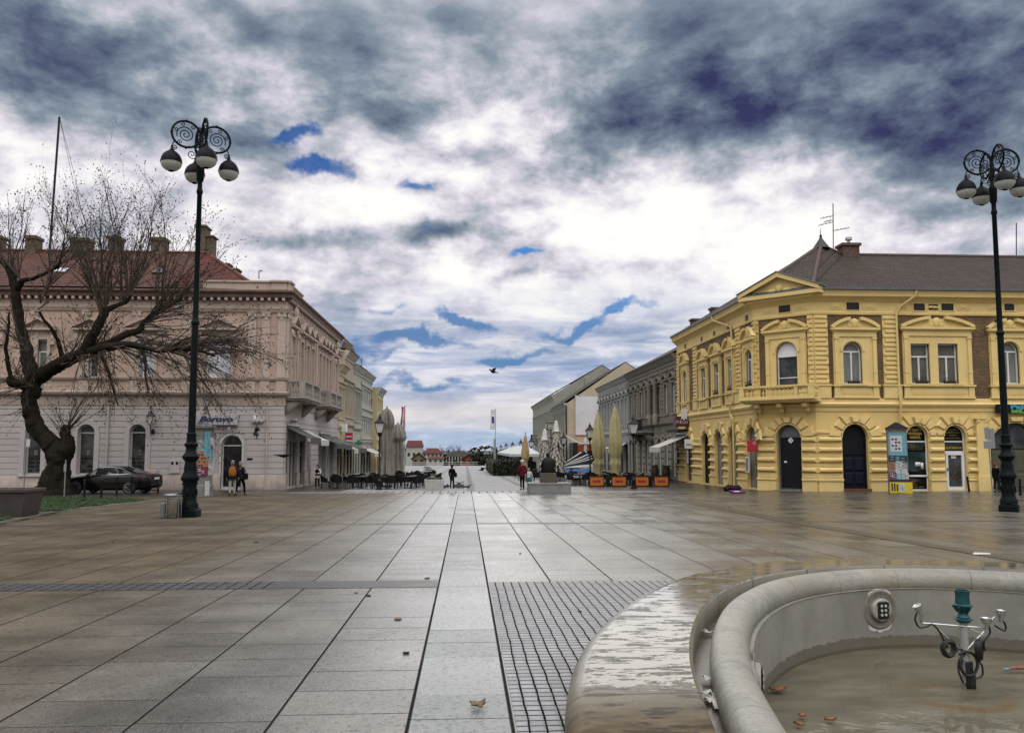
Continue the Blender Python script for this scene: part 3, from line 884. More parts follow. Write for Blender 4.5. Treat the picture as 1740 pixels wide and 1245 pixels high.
def coil(px, py, rx, rz, th, ang):
 p = NP(px, py, -.05)
 a = MB(Matrix.Translation(p) @ Matrix.Rotation(ang, 4, 'Z'))
 for k, (dr, dy) in enumerate(((0, -.015), (.004, .012), (-.012, 0), (.012, .0), (0, .02))):
  a.tube([((rx + dr) * math.cos(q * PI / 10), dy, (rz + dr) * math.sin(q * PI / 10)) for q in range(20)], th, 6, closed=True)
 a.build('cable_coil', M_blk, nz)
coil(1612, 1101, .062, .066, .014, .15)
coil(1664, 1103, .050, .082, .016, .9)
a = MB(); p = NP(1645, 1128, -.02); a.box(p.x - .035, p.x + .035, p.y - .03, p.y + .03, FLZ, p.z + .03); a.box(p.x - .01, p.x + .05, p.y - .04, p.y + .02, FLZ, p.z - .09); a.build('pump_body', M_blk, nz, bevel=.008)
# leaves and litter
M_leaf = M_('wet_brown_leaf', (.22, .085, .025), .45, .5, 12, .2)
M_leafd = M_('dry_plane_leaf', (.20, .12, .065), .7, .5, 14, .2)
LEAF = [(0, -.5), (.08, -.28), (.30, -.36), (.26, -.16), (.5, -.05), (.30, .06), (.40, .28), (.18, .22), (.0, .5), (-.16, .24), (-.38, .30), (-.30, .08), (-.5, -.02), (-.26, -.14), (-.32, -.34), (-.08, -.28)]
def leaf(p, size, rz, label, mat, group, curl=.25, name='fallen_leaf', sq=1.0):
 a = MB(Matrix.Translation(p) @ Matrix.Rotation(rz, 4, 'Z') @ Matrix.Diagonal((size, size * sq, size, 1)))
 c = a.vert((0, 0, .02))
 ids = [a.vert((x, y, .02 + curl * (abs(x) ** 1.5 + .6 * y * y) * (1 if k % 3 else .4))) for k, (x, y) in enumerate(LEAF)]
 for k in range(len(ids)): a.face((c, ids[k], ids[(k + 1) % len(ids)]))
 o = a.build(name, mat)
 m = o.modifiers.new('thick', 'SOLIDIFY'); m.thickness = .012
 tag(o, label, 'leaf', group)
leaf(G(812, 1203) + Vector((0, 0, .012)), .125, .6, 'curled brown plane leaf lying on the central paving strip in the foreground', M_leafd, 'fallen leaves', .9)
for (px, py, s, rz, lb) in ((1322, 1171, .20, .4, 'largest orange brown leaf, floating by the left basin wall'), (1363, 1215, .10, 1.2, 'small leaf in the basin, the upper of the two close together'),
       (1358, 1230, .11, 2.0, 'small leaf in the basin, the lower of the two close together'), (1411, 1222, .12, .2, 'lone flat leaf in the basin right of the leaf pair')):
 leaf(Zp(px, py, -.535), s, rz, lb, M_leaf, 'leaves in the basin', .12, sq=.6)
p = Zp(1728, 1138, -.535)
a = MB(Matrix.Translation(p)); a.tube([(-.10, 0, .01), (-.03, .01, .02), (.05, 0, .025), (.14, -.01, .02)], [.008, .016, .02, .014], 8)
pt = a.build('crumpled_wrapper', M_('faded_red_wrapper', (.26, .09, .075), .5, .6, 16)); tag(pt, 'crumpled red and white wrapper with a blue tip in the basin at the right edge', 'wrapper')
a = MB(Matrix.Translation(p)); a.lathe([(.016, -.0), (.005, .05)], c=(0, 0, 0), n=8); tip = MB(Matrix.Translation(p) @ Matrix.Rotation(-PI / 2, 4, 'Y')); tip.lathe([(.010, .09), (.012, .12), (.003, .14)], c=(.012, 0, 0), n=8); tip.build('tip', M_('blue_plastic', (.10, .30, .42), .4), pt)
# torn paper scraps in the channel
for k, (px, py) in enumerate(((1201, 1157), (1206, 1183), (1210, 1193), (1219, 1202), (1203, 1078))):
 p = Zp(px, py, .11)
 a = MB(Matrix.Translation(p) @ Matrix.Rotation(k * 1.1, 4, 'Z')); R3 = random.Random(k)
 n = 9; c = a.vert((0, 0, .02)); ids = [a.vert((R3.uniform(.02, .062) * math.cos(2 * PI * j / n), R3.uniform(.03, .08) * math.sin(2 * PI * j / n), R3.uniform(.004, .05))) for j in range(n)]
 for j in range(n): a.face((c, ids[j], ids[(j + 1) % n]))
 o = a.build('paper_scrap', M_putty); m = o.modifiers.new('thick', 'SOLIDIFY'); m.thickness = .004
 tag(o, ['torn white paper scrap in the fountain channel, uppermost of the near cluster', 'torn white scrap in the channel, second down the near cluster', 'torn white scrap in the channel, third down the near cluster',
   'torn white scrap in the channel, lowest of the near cluster', 'lone white scrap in the fountain channel, up by its left bend'][k], 'paper scrap', 'paper scraps in the channel')

# ---------------------------------------------------------------- facade builder pieces
def frame_window(root, F, op, mf, mp, dep=.22, style='T', th=.07, name='window', tr=None, wo=0.0):
 # frame + pane set back in an opening (a, b, z0, z1, rise)
 a, b, z0, z1, r = op
 y0, y1 = wo - dep, wo - dep + .07
 mb = F.mb()
 arc = arch_pts(a, b, z1, r, 12)
 spring = z1 - r
 mb.box(a, a + th, y0, y1, z0, spring); mb.box(b - th, b, y0, y1, z0, spring)
 mb.box(a + th, b - th, y0, y1, z0, z0 + th)
 if r > 0:
  h = (b - a) / 2; c = (a + b) / 2; k = (h - th) / h
  inn = [(c + (x - c) * k, spring + (z - spring) * (r - th) / r) for x, z in arc]
  for (p, q, s_, t_) in zip(arc, arc[1:], inn[1:], inn):
   mb.frust([(p[0], y0, p[1]), (q[0], y0, q[1]), (s_[0], y0, s_[1]), (t_[0], y0, t_[1])],
                     [(p[0], y1, p[1]), (q[0], y1, q[1]), (s_[0], y1, s_[1]), (t_[0], y1, t_[1])])
 else:
  mb.box(a + th, b - th, y0, y1, z1 - th, z1)
 tz = tr if tr is not None else (spring if r > 0 else z0 + (z1 - z0) * .68)
 if 'T' in style: mb.box(a + th, b - th, y0 + .004, y1 + .012, tz - th * .6, tz + th * .6)
 if 'M' in style or style == 'T': mb.box((a + b) / 2 - th * .6, (a + b) / 2 + th * .6, y0 + .003, y1 + .008, z0 + th, tz - th * .6)
 if 'H' in style: mb.box(a + th, b - th, y0 + .002, y1 + .004, z0 + (tz - z0) * .45 - .025, z0 + (tz - z0) * .45 + .025)
 w = mb.build(name, mf, root)
 mb = F.mb()
 if r > 0: mb.poly([(a, y0 + .02, z0)] + [(x, y0 + .02, z) for x, z in arc] + [(b, y0 + .02, z0)])
 else: mb.poly([(a, y0 + .02, z0), (b, y0 + .02, z0), (b, y0 + .02, z1), (a, y0 + .02, z1)])
 mb.build('pane', mp, w)
 return w
def arc_band(mb, c, zc, r0, r1, y0, y1, a0=0.0, a1=PI, n=10, kz=1.0):
 for k in range(n):
  p, q = a0 + (a1 - a0) * k / n, a0 + (a1 - a0) * (k + 1) / n
  ring4 = lambda y: [(c + r0 * math.cos(p), y, zc + kz * r0 * math.sin(p)), (c + r1 * math.cos(p), y, zc + kz * r1 * math.sin(p)),
                           (c + r1 * math.cos(q), y, zc + kz * r1 * math.sin(q)), (c + r0 * math.cos(q), y, zc + kz * r0 * math.sin(q))]
  mb.frust(ring4(y0), ring4(y1))
def seg_pediment(mb, a, b, z0, h, y, out=.22, th=.13, broken=True):
 # segmental pediment between a and b, base at z0
 c = (a + b) / 2; hw = (b - a) / 2
 R = (hw * hw + h * h) / (2 * h); zc = z0 + h - R; an = math.asin(min(1, hw / R))
 mb.box(a - .06, b + .06, y, y + out, z0 - th, z0)                       # base cornice
 mb.box(a, b, y, y + out * .55, z0 - th - .10, z0 - th)
 gap = .20 if broken else 0
 for sgn in (-1, 1):
  a0, a1 = PI / 2 + sgn * an * gap, PI / 2 + sgn * an
  arc_band(mb, c, zc, R - th * .4, R + th * .9, y, y + out * 1.1, a0, a1, 8)
 n = 8                                                                    # tympanum
 pts = [(c + R * .995 * math.cos(PI / 2 + an * (1 - 2 * k / n)), zc + R * .995 * math.sin(PI / 2 + an * (1 - 2 * k / n))) for k in range(n + 1)]
 mb.prism(pts, y, y + .05)
 mb.ball((c, y + .07, z0 + h * .55), h * .42, 8, 6, 1.1, .35, 1.25)       # carved head
 mb.ball((c - h * .5, y + .05, z0 + h * .28), h * .26, 7, 5, 1.3, .3, .8); mb.ball((c + h * .5, y + .05, z0 + h * .28), h * .26, 7, 5, 1.3, .3, .8)
def tri_pediment(mb, a, b, z0, h, y, out=.2, th=.1):
 c = (a + b) / 2
 mb.box(a - .05, b + .05, y, y + out, z0 - th, z0)
 for s_ in (-1, 1):
  e = c + s_ * ((b - a) / 2 + .05)
  mb.prism([(e, z0), (e, z0 + th), (c, z0 + h + th), (c, z0 + h)], y, y + out * 1.1)
 mb.prism([(a, z0), (b, z0), (c, z0 + h)], y, y + .06)
def quoins(mb, a, b, z0, z1, y, n, d=.08, al=.12, side=0):
 h = (z1 - z0) / n
 for k in range(n):
  e = al if k % 2 else 0
  l, r = (a + (e if side >= 0 else 0), b - (e if side <= 0 else 0))
  mb.pillow(l, r, z0 + k * h + .02, z0 + (k + 1) * h - .02, y, y + d, min(.05, h * .2))
def profile(mb, a, b, prof, ra=0.0, rb=0.0):
 # horizontal moulding: prof = [(out, z)...]; ra/rb let the ends return (mitre shift per unit out)
 L = [(a - ra * o, o, z) for o, z in prof]; Rr = [(b + rb * o, o, z) for o, z in prof]
 il = [mb.vert(p) for p in L]; ir = [mb.vert(p) for p in Rr]
 for k in range(len(prof) - 1): mb.face((il[k], ir[k], ir[k + 1], il[k + 1]))
 mb.face(il[::-1]); mb.face(ir)
def corner(F1, F2): pass
def capital(mb, a, b, z0, z1, y, d=.12):
 w = b - a
 mb.box(a - .04, b + .04, y, y + d + .05, z1 - .07, z1)
 for x in (a + w * .18, b - w * .18):
  mb.ball((x, y + d * .8, z0 + (z1 - z0) * .55), (z1 - z0) * .36, 8, 6, .8, .6, 1)
 mb.box(a + w * .1, b - w * .1, y, y + d, z0, z1 - .07)
 mb.box(a - .02, b + .02, y, y + d * .9, z0 - .05, z0)
def baluster_row(mb, F2d, p0, p1, z0, z1, n, r=.065):
 prof = [(r * .8, 0), (r * .8, .08), (r * .45, .12), (r, .34), (r * .9, .42), (r * .38, .62), (r * .34, .78), (r * .7, .86), (r * .7, 1.0)]
 for k in range(n):
  t = (k + .5) / n
  mb.lathe([(q, z0 + (z1 - z0) * w) for q, w in prof], c=(p0[0] + (p1[0] - p0[0]) * t, p0[1] + (p1[1] - p0[1]) * t, 0), n=8, cap=False)

M_yel = M_('yellow_stucco', (.70, .515, .20), .85, .16, .8, .12, dirt=(.36, .25, .10), streak=.34, fine=22)
M_yel2 = M_('yellow_trim', (.73, .55, .23), .8, .14, 1.1, .10, dirt=(.38, .27, .11), streak=.28, fine=22)
M_brk = brick_mat('tan_face_brick', (.155, .095, .045), (.235, .15, .07), (.085, .06, .035), .27, .08)
M_white = plain('white_window_frame', (.72, .73, .74), .4)
M_glass = pane_mat('dark_window_glass', (.045, .05, .055))
M_glcur = pane_mat('curtained_glass', (.08, .085, .08), .62, (.30, .31, .285))
M_glwarm = pane_mat('half_curtained_glass', (.05, .05, .05), .3, (.30, .28, .2))
M_dark = plain('dark_void', (.012, .011, .012), .5)
M_door = plain('dark_blue_black_door', (.008, .009, .014), .5, var=.4, spec=.2)
M_tile = tile_mat('old_brown_roof_tiles', (.036, .023, .016), (.066, .041, .029), (.024, .018, .014), (.10, .09, .07))
M_tiler = tile_mat('red_roof_tiles', (.085, .030, .020), (.125, .048, .030), (.055, .028, .020))
M_zinc = M_('zinc_gutter', (.24, .26, .30), .4, .25, 2, .05, metal=.6)
M_pipe = M_('cream_downpipe', (.62, .46, .19), .55, .12, 2, .04)
M_chim = brick_mat('chimney_brick', (.13, .06, .04), (.20, .10, .065), (.10, .09, .08), .25, .08)
M_step = M_('worn_stone_step', (.20, .19, .17), .6, .3, 3, .2)
M_iron = M_('black_iron', (.007, .008, .010), .5, .35, 5, .1, spec=.25)
M_steel = plain('galvanised_steel', (.36, .37, .38), .4, metal=.8)

YX, YY = 16.8, 44.4
PA, PB, PC = Vector((YX, 64.5, 0)), Vector((YX, 46.95, 0)), Vector((19.25, YY, 0))
FS = Fac(PA, (0, -1), (-1, 0))                # street side, u runs towards the camera
FC = Fac(PB, (PC - PB)[:2], (-(PB.y - PC.y), -(PC.x - PB.x)))
FF = Fac(PC, (1, 0), (0, -1))
LS_, LC_, LF_ = (PB - PA).length, (PC - PB).length, 24.0
yb = thing('corner_building', 'yellow corner building with brick panels, corner balcony and brown tiled roof', 'building', (24, 52, gz(48)))
zb, zg, zband, zcorn, ztop = -1.4, FF.z_(1500, 690), FF.z_(1500, 681), FF.z_(1500, 511), FF.z_(1500, 496)
zbrk = FF.z_(1500, 535)
zimp = FF.z_(1500, 708)
def ops_for(F, lst):
 out = []
 for (x0, x1, y0, y1, arch) in lst:
  a, b, z0, z1 = F.rect(x0, x1, y0, y1)
  out.append((a, b, z0, z1, (b - a) / 2 * arch))
 return out
# openings read on the three faces
front_g = ops_for(FF, [(1432, 1476, 720, 834, 1), (1541, 1578, 722, 833, 1), (1606, 1642, 722, 833, 1), (1684, 1772, 718, 836, .85)])
front_u = ops_for(FF, [(1432, 1464, 581, 652, 1), (1547, 1579, 584, 652, 0), (1593, 1627, 584, 652, 0), (1699, 1731, 581, 652, 1)])
x_ = front_u[3][1]
front_u += [(x_ + 2.6, x_ + 3.7, front_u[1][2], front_u[1][3], 0), (x_ + 4.1, x_ + 5.2, front_u[1][2], front_u[1][3], 0), (x_ + 7.0, x_ + 8.1, front_u[0][2], front_u[0][3], front_u[0][4])]
cham_g = ops_for(FC, [(1320, 1362, 721, 833, 1)])
cham_u = ops_for(FC, [(1320, 1356, 581, 676, 1)])
st_g = ops_for(FS, [(1274.5, 1283.5, 724, 829, 1), (1242.5, 1250.5, 728, 826, 1), (1219.5, 1226, 732, 823.5, 1), (1198, 1203, 735, 821, 1), (1167, 1176, 742, 817, 1)])
st_u = ops_for(FS, [(1272, 1278, 594, 657, 1), (1239.4, 1247.4, 609, 664, 0), (1216, 1222, 617, 671, 0), (1194, 1200, 625, 678, 0), (1163.5, 1168.6, 630, 686, 1)])
# keep street-side openings to believable widths
def widen(ops, w):
 r = []
 for (a, b, z0, z1, rise) in ops:
  c = (a + b) / 2; r.append((c - w / 2, c + w / 2, z0, z1, (w / 2 if rise else 0)))
 return r
st_g = widen(st_g, 1.75); st_u = widen(st_u, 1.15)
wl = []
for F, L, og, ou in ((FS, LS_, st_g, st_u), (FC, LC_, cham_g, cham_u), (FF, LF_, front_g, front_u)):
 mb = F.mb(); mb.wall(0, L, zb, zg, og, .38 if F is not FS else .26); mb.build('ground_floor_wall', M_yel, yb)
 mb = F.mb(); mb.wall(0, L, zg, ztop, ou, .26); mb.build('upper_wall', M_brk, yb)
# remaining box of the house
mb = MB()
bx, by = PC.x + LF_, 58.0
mb.poly([(bx, YY, zb), (bx, by, zb), (bx, by, ztop), (bx, YY, ztop)])
mb.poly([(bx, by, zb), (28.4, by, zb), (28.4, by, ztop), (bx, by, ztop)])
mb.poly([(28.4, by, zb), (28.4, 64.5, zb), (28.4, 64.5, ztop), (28.4, by, ztop)])
mb.poly([(28.4, 64.5, zb), (YX, 64.5, zb), (YX, 64.5, ztop), (28.4, 64.5, ztop)])
mb.build('rear_wall', M_yel, yb)
# mouldings: belt, frieze, cornice; mitred round the chamfer (45 degrees -> shift tan(22.5))
tm = math.tan(math.radians(22.5))
def all_faces(mk, name, mat):
 for F, L, ra, rb in ((FS, LS_, 0, tm), (FC, LC_, tm, tm), (FF, LF_, tm, 0)):
  mb = F.mb(); mk(mb, L, ra, rb); mb.build(name, mat, yb)
all_faces(lambda mb, L, ra, rb: profile(mb, 0, L, [(0, zg - .30), (.05, zg - .28), (.07, zg - .08), (.17, zg), (.20, zg + .12), (.10, zg + .2), (.08, zband + .12), (0, zband + .14)], ra, rb), 'belt_course', M_yel2)
all_faces(lambda mb, L, ra, rb: profile(mb, 0, L, [(0, zbrk - .02), (.08, zbrk), (.10, zbrk + .12), (.05, zbrk + .16), (.05, zcorn - .12), (.16, zcorn), (.22, zcorn + .08), (.42, zcorn + .18), (.44, ztop - .12), (.50, ztop - .02), (.3, ztop + .0), (0, ztop)], ra, rb), 'cornice', M_yel2)
all_faces(lambda mb, L, ra, rb: profile(mb, 0, L, [(.30, ztop + .005), (.52, ztop + .0), (.58, ztop + .03), (.60, ztop + .13), (.55, ztop + .14), (.5, ztop + .06), (.3, ztop + .05)], ra, rb), 'gutter', M_zinc)
# attic vents
for F, lst in ((FF, [(1437, 1459, 514, 527), (1551, 1571, 516, 528), (1598, 1619, 516, 528), (1705, 1722, 516, 528), (1790, 1810, 516, 528)]), (FC, [(1324, 1344, 518, 531)]),
               (FS, [(1268, 1274, 535, 547), (1237, 1242, 551, 562), (1213, 1218, 562.5, 572), (1192, 1196, 572, 581), (1164, 1168, 584, 593)])):
 for q in lst:
  a, b, z0, z1 = F.rect(*q)
  if F is FS: c = (a + b) / 2; a, b = c - .26, c + .26
  mb = F.mb(); mb.box(a, b, .0, .058, z0, z1)
  o = mb.build('attic_vent', M_dark, yb)
  mb = F.mb()
  for k in (0, 1):
   mb.box(a - .05, a, .02, .085, z0, z1) if k == 0 else mb.box(b, b + .05, .02, .085, z0, z1)
  mb.box(a - .05, b + .05, .02, .085, z1, z1 + .05); mb.box(a - .05, b + .05, .02, .085, z0 - .05, z0)
  for s_, e in ((-1, a), (1, b)):                          # shallow carved garland panels beside
   x0, x1 = (e - .95, e - .16) if s_ < 0 else (e + .16, e + .95)
   if F is not FS: mb.pillow(x0, x1, z0 + .0, z1 - .0, .05, .075, .03); mb.ball(((x0 + x1) / 2, .07, (z0 + z1) / 2), .13, 7, 5, 1.6, .3, .7)
  mb.build('frame', M_yel2, o)
# quoins
zq0, zq1 = zband + .14, zbrk - .04
zap = FF.z_(1500, 656)          # sill line: pedestals below
def qstrip(F, a, b, side=0, ped=True):
 mb = F.mb(); mb.box(a, b, -.02, .05, zq0, zq1)
 quoins(mb, a, b, zap + .1, zq1, .05, 15, .08, .09, side)
 if ped: mb.box(a - .06, b + .06, 0, .14, zq0, zap); mb.box(a - .1, b + .1, 0, .19, zap, zap + .09)
 mb.build('quoins', M_yel2, yb)
qstrip(FF, 0, FF.u_(1407, 600), -1); qstrip(FF, FF.u_(1500, 600), FF.u_(1527, 600))
u3 = front_u[3]; qstrip(FF, u3[1] + 1.25, u3[1] + 2.1)
qstrip(FC, LC_ - .34, LC_, 1); qstrip(FC, 0, .3, -1)
for q in ((1287, 1293), (1253, 1259), (1177.6, 1186)):
 a, b = sorted((FS.u_(q[0], 620), FS.u_(q[1], 620))); c = (a + b) / 2
 qstrip(FS, max(c - .45, 0), min(c + .45, LS_))
qstrip(FS, 0, .5)
# window surrounds with pediments
def surround(F, ops, a, b, zt, hped, cols=True, rect=False, seg=True):
 zs = zap
 wlist = []
 mb = F.mb()
 us = sorted(ops)
 z0 = us[0][2]; z1 = max(o[3] for o in us)
 inner = [(o[0] - .10, o[1] + .10, z0 - 3, z1 + (.10 if not o[4] else -o[4] + .0), 0) for o in us]
 # plaster field round the opening(s), cut to the same openings, standing 9 cm proud
 mb.wall(a, b, zq0, zt, [(o[0], o[1], o[2], o[3], o[4]) for o in us], .09, .09)
 for x in (a, b): mb.poly([(x, 0, zq0), (x, .09, zq0), (x, .09, zt), (x, 0, zt)])
 for o in us:
  if o[4]: arc_band(mb, (o[0] + o[1]) / 2, o[3] - o[4], o[4] + .04, o[4] + .17, .09, .135)
  mb.box(o[0] - .16, o[1] + .16, .09, .24, o[2] - .10, o[2])
 # side pilasters and lintel
 pw = .20
 for x in (a + .06, b - .06 - pw):
  mb.box(x, x + pw, .09, .17, zs + .10, zt - .42); mb.box(x - .03, x + pw + .03, .09, .20, zt - .42, zt - .30)
  mb.box(x - .02, x + pw + .02, .09, .19, zs + .75, zs + .82)
 mb.box(a + .02, b - .02, .09, .15, zt - .28, zt - .02)
 mb.box(a - .06, b + .06, 0, .17, zq0, zq0 + .1); mb.box(a - .08, b + .08, 0, .22, zs - .02, zs + .08)
 for x in (a - .02, b - .30): mb.box(x, x + .32, .09, .15, zq0 + .1, zs - .02)
 mb.pillow(a + .42, b - .42, zq0 + .16, zs - .10, .09, .11, .03)
 seg_pediment(mb, a - .08, b + .08, zt + .22, hped, .05, .24)
 return mb
def add_window(F, ops, a, b, zt, hped, panes, styles, root=yb):
 sur = surround(F, ops, a, b, zt, hped)
 w0 = None
 for o, mp, st in zip(sorted(ops), panes, styles):
  w = frame_window(root, F, o, M_white, mp, .20 if F is not FS else .12, st)
  w0 = w0 or w
 s_ = sur.build('surround', M_yel2, w0)
 return w0
zt = FF.z_(1450, 564); hp = FF.z_(1450, 541) - FF.z_(1450, 556)
zt2 = FF.z_(1590, 563)
fw = lambda x0, x1: (FF.u_(x0, 600), FF.u_(x1, 600))
add_window(FF, [front_u[0]], *fw(1415, 1489), zt, hp, [M_glcur], ['T'])
add_window(FF, front_u[1:3], *fw(1533, 1650), zt2, hp * 1.05, [M_glwarm, M_glwarm], ['T', 'T'])
add_window(FF, [front_u[3]], *fw(1680, 1752), zt, hp, [M_glcur], ['T'])
a_ = front_u[4][0] - .5; add_window(FF, front_u[4:6], a_, front_u[5][1] + .5, zt2, hp, [M_glwarm, M_glcur], ['T', 'T'])
a_ = front_u[6][0] - .6; add_window(FF, [front_u[6]], a_, front_u[6][1] + .6, zt, hp, [M_glcur], ['T'])
cw = add_window(FC, cham_u, FC.u_(1302, 620), FC.u_(1372, 620), FC.z_(1340, 566), hp * .95, [M_glass], ['TH'])
mb = FC.mb(); o = cham_u[0]; c_ = (o[0] + o[1]) / 2                        # white blind in the arch of the balcony door
arc = arch_pts(o[0] + .06, o[1] - .06, o[3] - .06, o[4] - .06)
mb.prism(arc, -.13, -.11); mb.box(o[0] + .05, o[1] - .05, -.14, -.08, o[3] - o[4] - .22, o[3] - o[4] + .02); mb.build('blind', M_white, cw)
for k, o in enumerate(st_u):
 ar = bool(o[4])
 add_window(FS, [o], o[0] - .42, o[1] + .42, o[3] + .42, .62, [M_glass if k != 4 else M_glcur], ['TM'])
# flower boxes on sills
M_soilb = M_('dark_planter', (.02, .017, .016), .6, .3, 8, .2)
M_gplant = M_('dried_plants', (.035, .045, .022), .8, .5, 9, .3)
for F, o, full in ((FF, front_u[0], 0), (FF, front_u[1], 1), (FF, front_u[2], 2), (FS, st_u[0], 1), (FS, st_u[1], 1), (FS, st_u[2], 1)):
 p = F.o + F.u * ((o[0] + o[1]) / 2) + F.n * .15
 k_ = thing('flower_box', {0: 'flower box on the sill', 1: 'x'}.get(full, 'x'), 'flower box', (p.x, p.y, o[2]))
 rx = math.atan2(F.u.y, F.u.x)
 M0 = Matrix.Translation(p + Vector((0, 0, o[2]))) @ Matrix.Rotation(rx, 4, 'Z')
 mb = MB(M0); mb.prism([(-.30, .0), (.30, .0), (.34, .15), (-.34, .15)], -.08, .09); mb.build('box', M_soilb, k_)
 mb = MB(M0); Rq = random.Random(int(o[0] * 100))
 for q in range(60 if full else 18):
  x, y = Rq.uniform(-.38, .38), Rq.uniform(-.14, .14); z = Rq.uniform(.1, .32) - (.35 if full == 2 and x > .05 and Rq.random() < .6 else 0)
  s_ = Rq.uniform(.03, .07); an = Rq.uniform(0, 6.3)
  mb.poly([(x, y, z), (x + s_ * math.cos(an), y + s_ * math.sin(an), z + s_ * .6), (x + s_ * .5 * math.cos(an + 1), y + s_ * .5 * math.sin(an + 1), z + s_)])
  mb.poly([(x, y, z), (x + .006, y, z), (x * .8, y * .5, .12)])
 mb.build('plant', M_gplant, k_)
 k_['label'] = {(FF, 0): 'nearly empty flower box under the single arched window on the yellow front', (FF, 1): 'dark flower box under the left one of the paired windows',
                   (FF, 2): 'overgrown flower box with trailing plants under the right paired window'}.get((F, full)) or \
  ['', 'flower box on the street side window nearest the balcony', 'flower box on the second street side window from the balcony', 'flower box on the third street side window from the balcony'][1 + [st_u[0], st_u[1], st_u[2]].index(o)]
# rusticated ground floor
def rustic(F, L, ops, z0, z1, skip_lo=.5, voussoir=True, step=.56, jut=.20):
 mb = F.mb()
 edges = [0.0]
 for (a, b, p, t, r) in sorted(ops): edges += [a - .02, b + .02]
 edges.append(L)
 for x0, x1 in zip(edges[::2], edges[1::2]):
  if x1 - x0 < .12: continue
  mb.box(x0 + .02, x1 - .02, 0, .10, z0, z0 + .62)                       # plinth block
  mb.pillow(x0 - .02, x1 + .02, z0 + .62, z0 + .78, .02, .15, .03)
  mb.box(x0 + .06, x1 - .06, 0, .06, z0 + .8, z0 + 1.06)
  z = z0 + 1.08
  k = 0
  top = max([o[3] - o[4] for o in ops] + [z1 - 1.4]) - .12
  while z + step * .6 < top + .2:
   mb.pillow(x0 + .0, x1 - .0, z, z + step * .56, .01, jut, .11)
   mb.box(x0 + .05, x1 - .05, 0, .035, z + step * .60, z + step * .95)
   z += step
  # spring blocks
  mb.pillow(x0 - .03, x1 + .03, top + .26, top + .4, .01, .11, .02)
 if voussoir:
  for (a, b, p, t, r) in ops:
   if r <= 0: continue
   c = (a + b) / 2; zc = t - r; h = (b - a) / 2; kz = r / h
   n = 7
   arc_band(mb, c, zc, h + .0, h + .06, 0, .07, 0, PI, 12, kz)
   for k in range(n):
    p0, p1 = PI * (k + .06) / n, PI * (k + .94) / n
    R1 = h + (.62 if k % 2 else .80) if k != n // 2 else h + .66
    gap = min([abs(q_[0] - b) for q_ in ops if q_[0] >= b] + [abs(a - q_[1]) for q_ in ops if q_[1] <= a] + [9])
    R1 = min(R1, (h + .47 * gap) / max(abs(math.cos((p0 + p1) / 2)), .3))
    if R1 < h + .15: continue
    dd = .13 if k != n // 2 else .20
    def rg(y, i):
     r0, r1 = h + .07 + i, R1 - i; s0, s1 = p0 + i * .5 / max(h, .4), p1 - i * .5 / max(h, .4)
     return [(c + r0 * math.cos(s0), y, zc + kz * r0 * math.sin(s0)), (c + r1 * math.cos(s0), y, min(z1, zc + kz * r1 * math.sin(s0))),
       (c + r1 * math.cos(s1), y, min(z1, zc + kz * r1 * math.sin(s1))), (c + r0 * math.cos(s1), y, zc + kz * r0 * math.sin(s1))]
    mb.frust(rg(.0, 0), rg(dd, .06))
 mb.build('rustication', M_yel2, yb)
zr0 = gz(46) - .05
rustic(FF, LF_, front_g, zr0, zimp)
rustic(FC, LC_, cham_g, zr0, zimp)
rustic(FS, LS_, st_g, zr0 - .12, zimp - .0, step=.52)
# doors and shop fronts of the front
def panel(F, a, b, z0, z1, y0, y1): mb = F.mb(); mb.box(a, b, y0, y1, z0, z1); return mb
def arched_fill(root, F, op, mats, name, bars, pane_m, dep=.3):
 return frame_window(root, F, op, mats, pane_m, dep, '', .07, name)
o = front_g[0]
d = frame_window(yb, FF, o, M_door, M_door, .32, 'T-', .09, 'door', tr=FF.z_(1454, 770))
mb = FF.mb(); c_ = (o[0] + o[1]) / 2
for s_ in (-1, 1):
 mb.pillow(min(c_ + s_ * .04, c_ + s_ * .55), max(c_ + s_ * .04, c_ + s_ * .55), o[2] + .35, o[2] + 1.0, -.27, -.22, .05)
 mb.pillow(min(c_ + s_ * .04, c_ + s_ * .55), max(c_ + s_ * .04, c_ + s_ * .55), o[2] + 1.1, FF.z_(1454, 778), -.27, -.22, .05)
mb.build('door_leaf', plain('navy_panelled_door', (.006, .008, .022), .5, spec=.2), d)
mb = FF.mb(); mb.box(o[0] - .05, o[1] + .05, -.3, .16, gz(44) - .05, o[2] + .12); mb.build('doorstep', M_('brown_threshold', (.12, .06, .03), .6), yb)
# shop window and shop door with lettering
M_black = plain('black_shop_film', (.006, .005, .006), .4, spec=.2)
M_gold = plain('gold_lettering', (.42, .30, .06), .5)
M_goldd = plain('dull_gold_lettering', (.24, .18, .05), .5)
def zf(y, x=1560): return FF.z_(x, y)
o = front_g[1]
w = frame_window(yb, FF, o, M_white, pane_mat('shop_window_glass', (.02, .04, .045)), .24, 'T-', .06, 'shop_window', tr=zf(750))
a, b = o[0] + .06, o[1] - .06
mb = FF.mb(); mb.prism([(a, zf(748))] + arch_pts(a, b, o[3] - .05, o[4] - .05) + [(b, zf(748))], -.215, -.20)
mb.box(a, b, -.215, -.19, zf(767), zf(756)); mb.box(a, b, -.215, -.19, zf(829), zf(810.5)); mb.box(a, b, -.215, -.19, zf(807), zf(797))
f1 = mb.build('window_film', M_black, w)
mb = FF.mb(); mb.box(a - .06, b + .06, -.22, -.13, zf(810.5), zf(807)); mb.box(a - .05, b + .05, -.2, -.03, o[2] - .06, o[2]); mb.build('rail', M_white, w)
c_ = (a + b) / 2
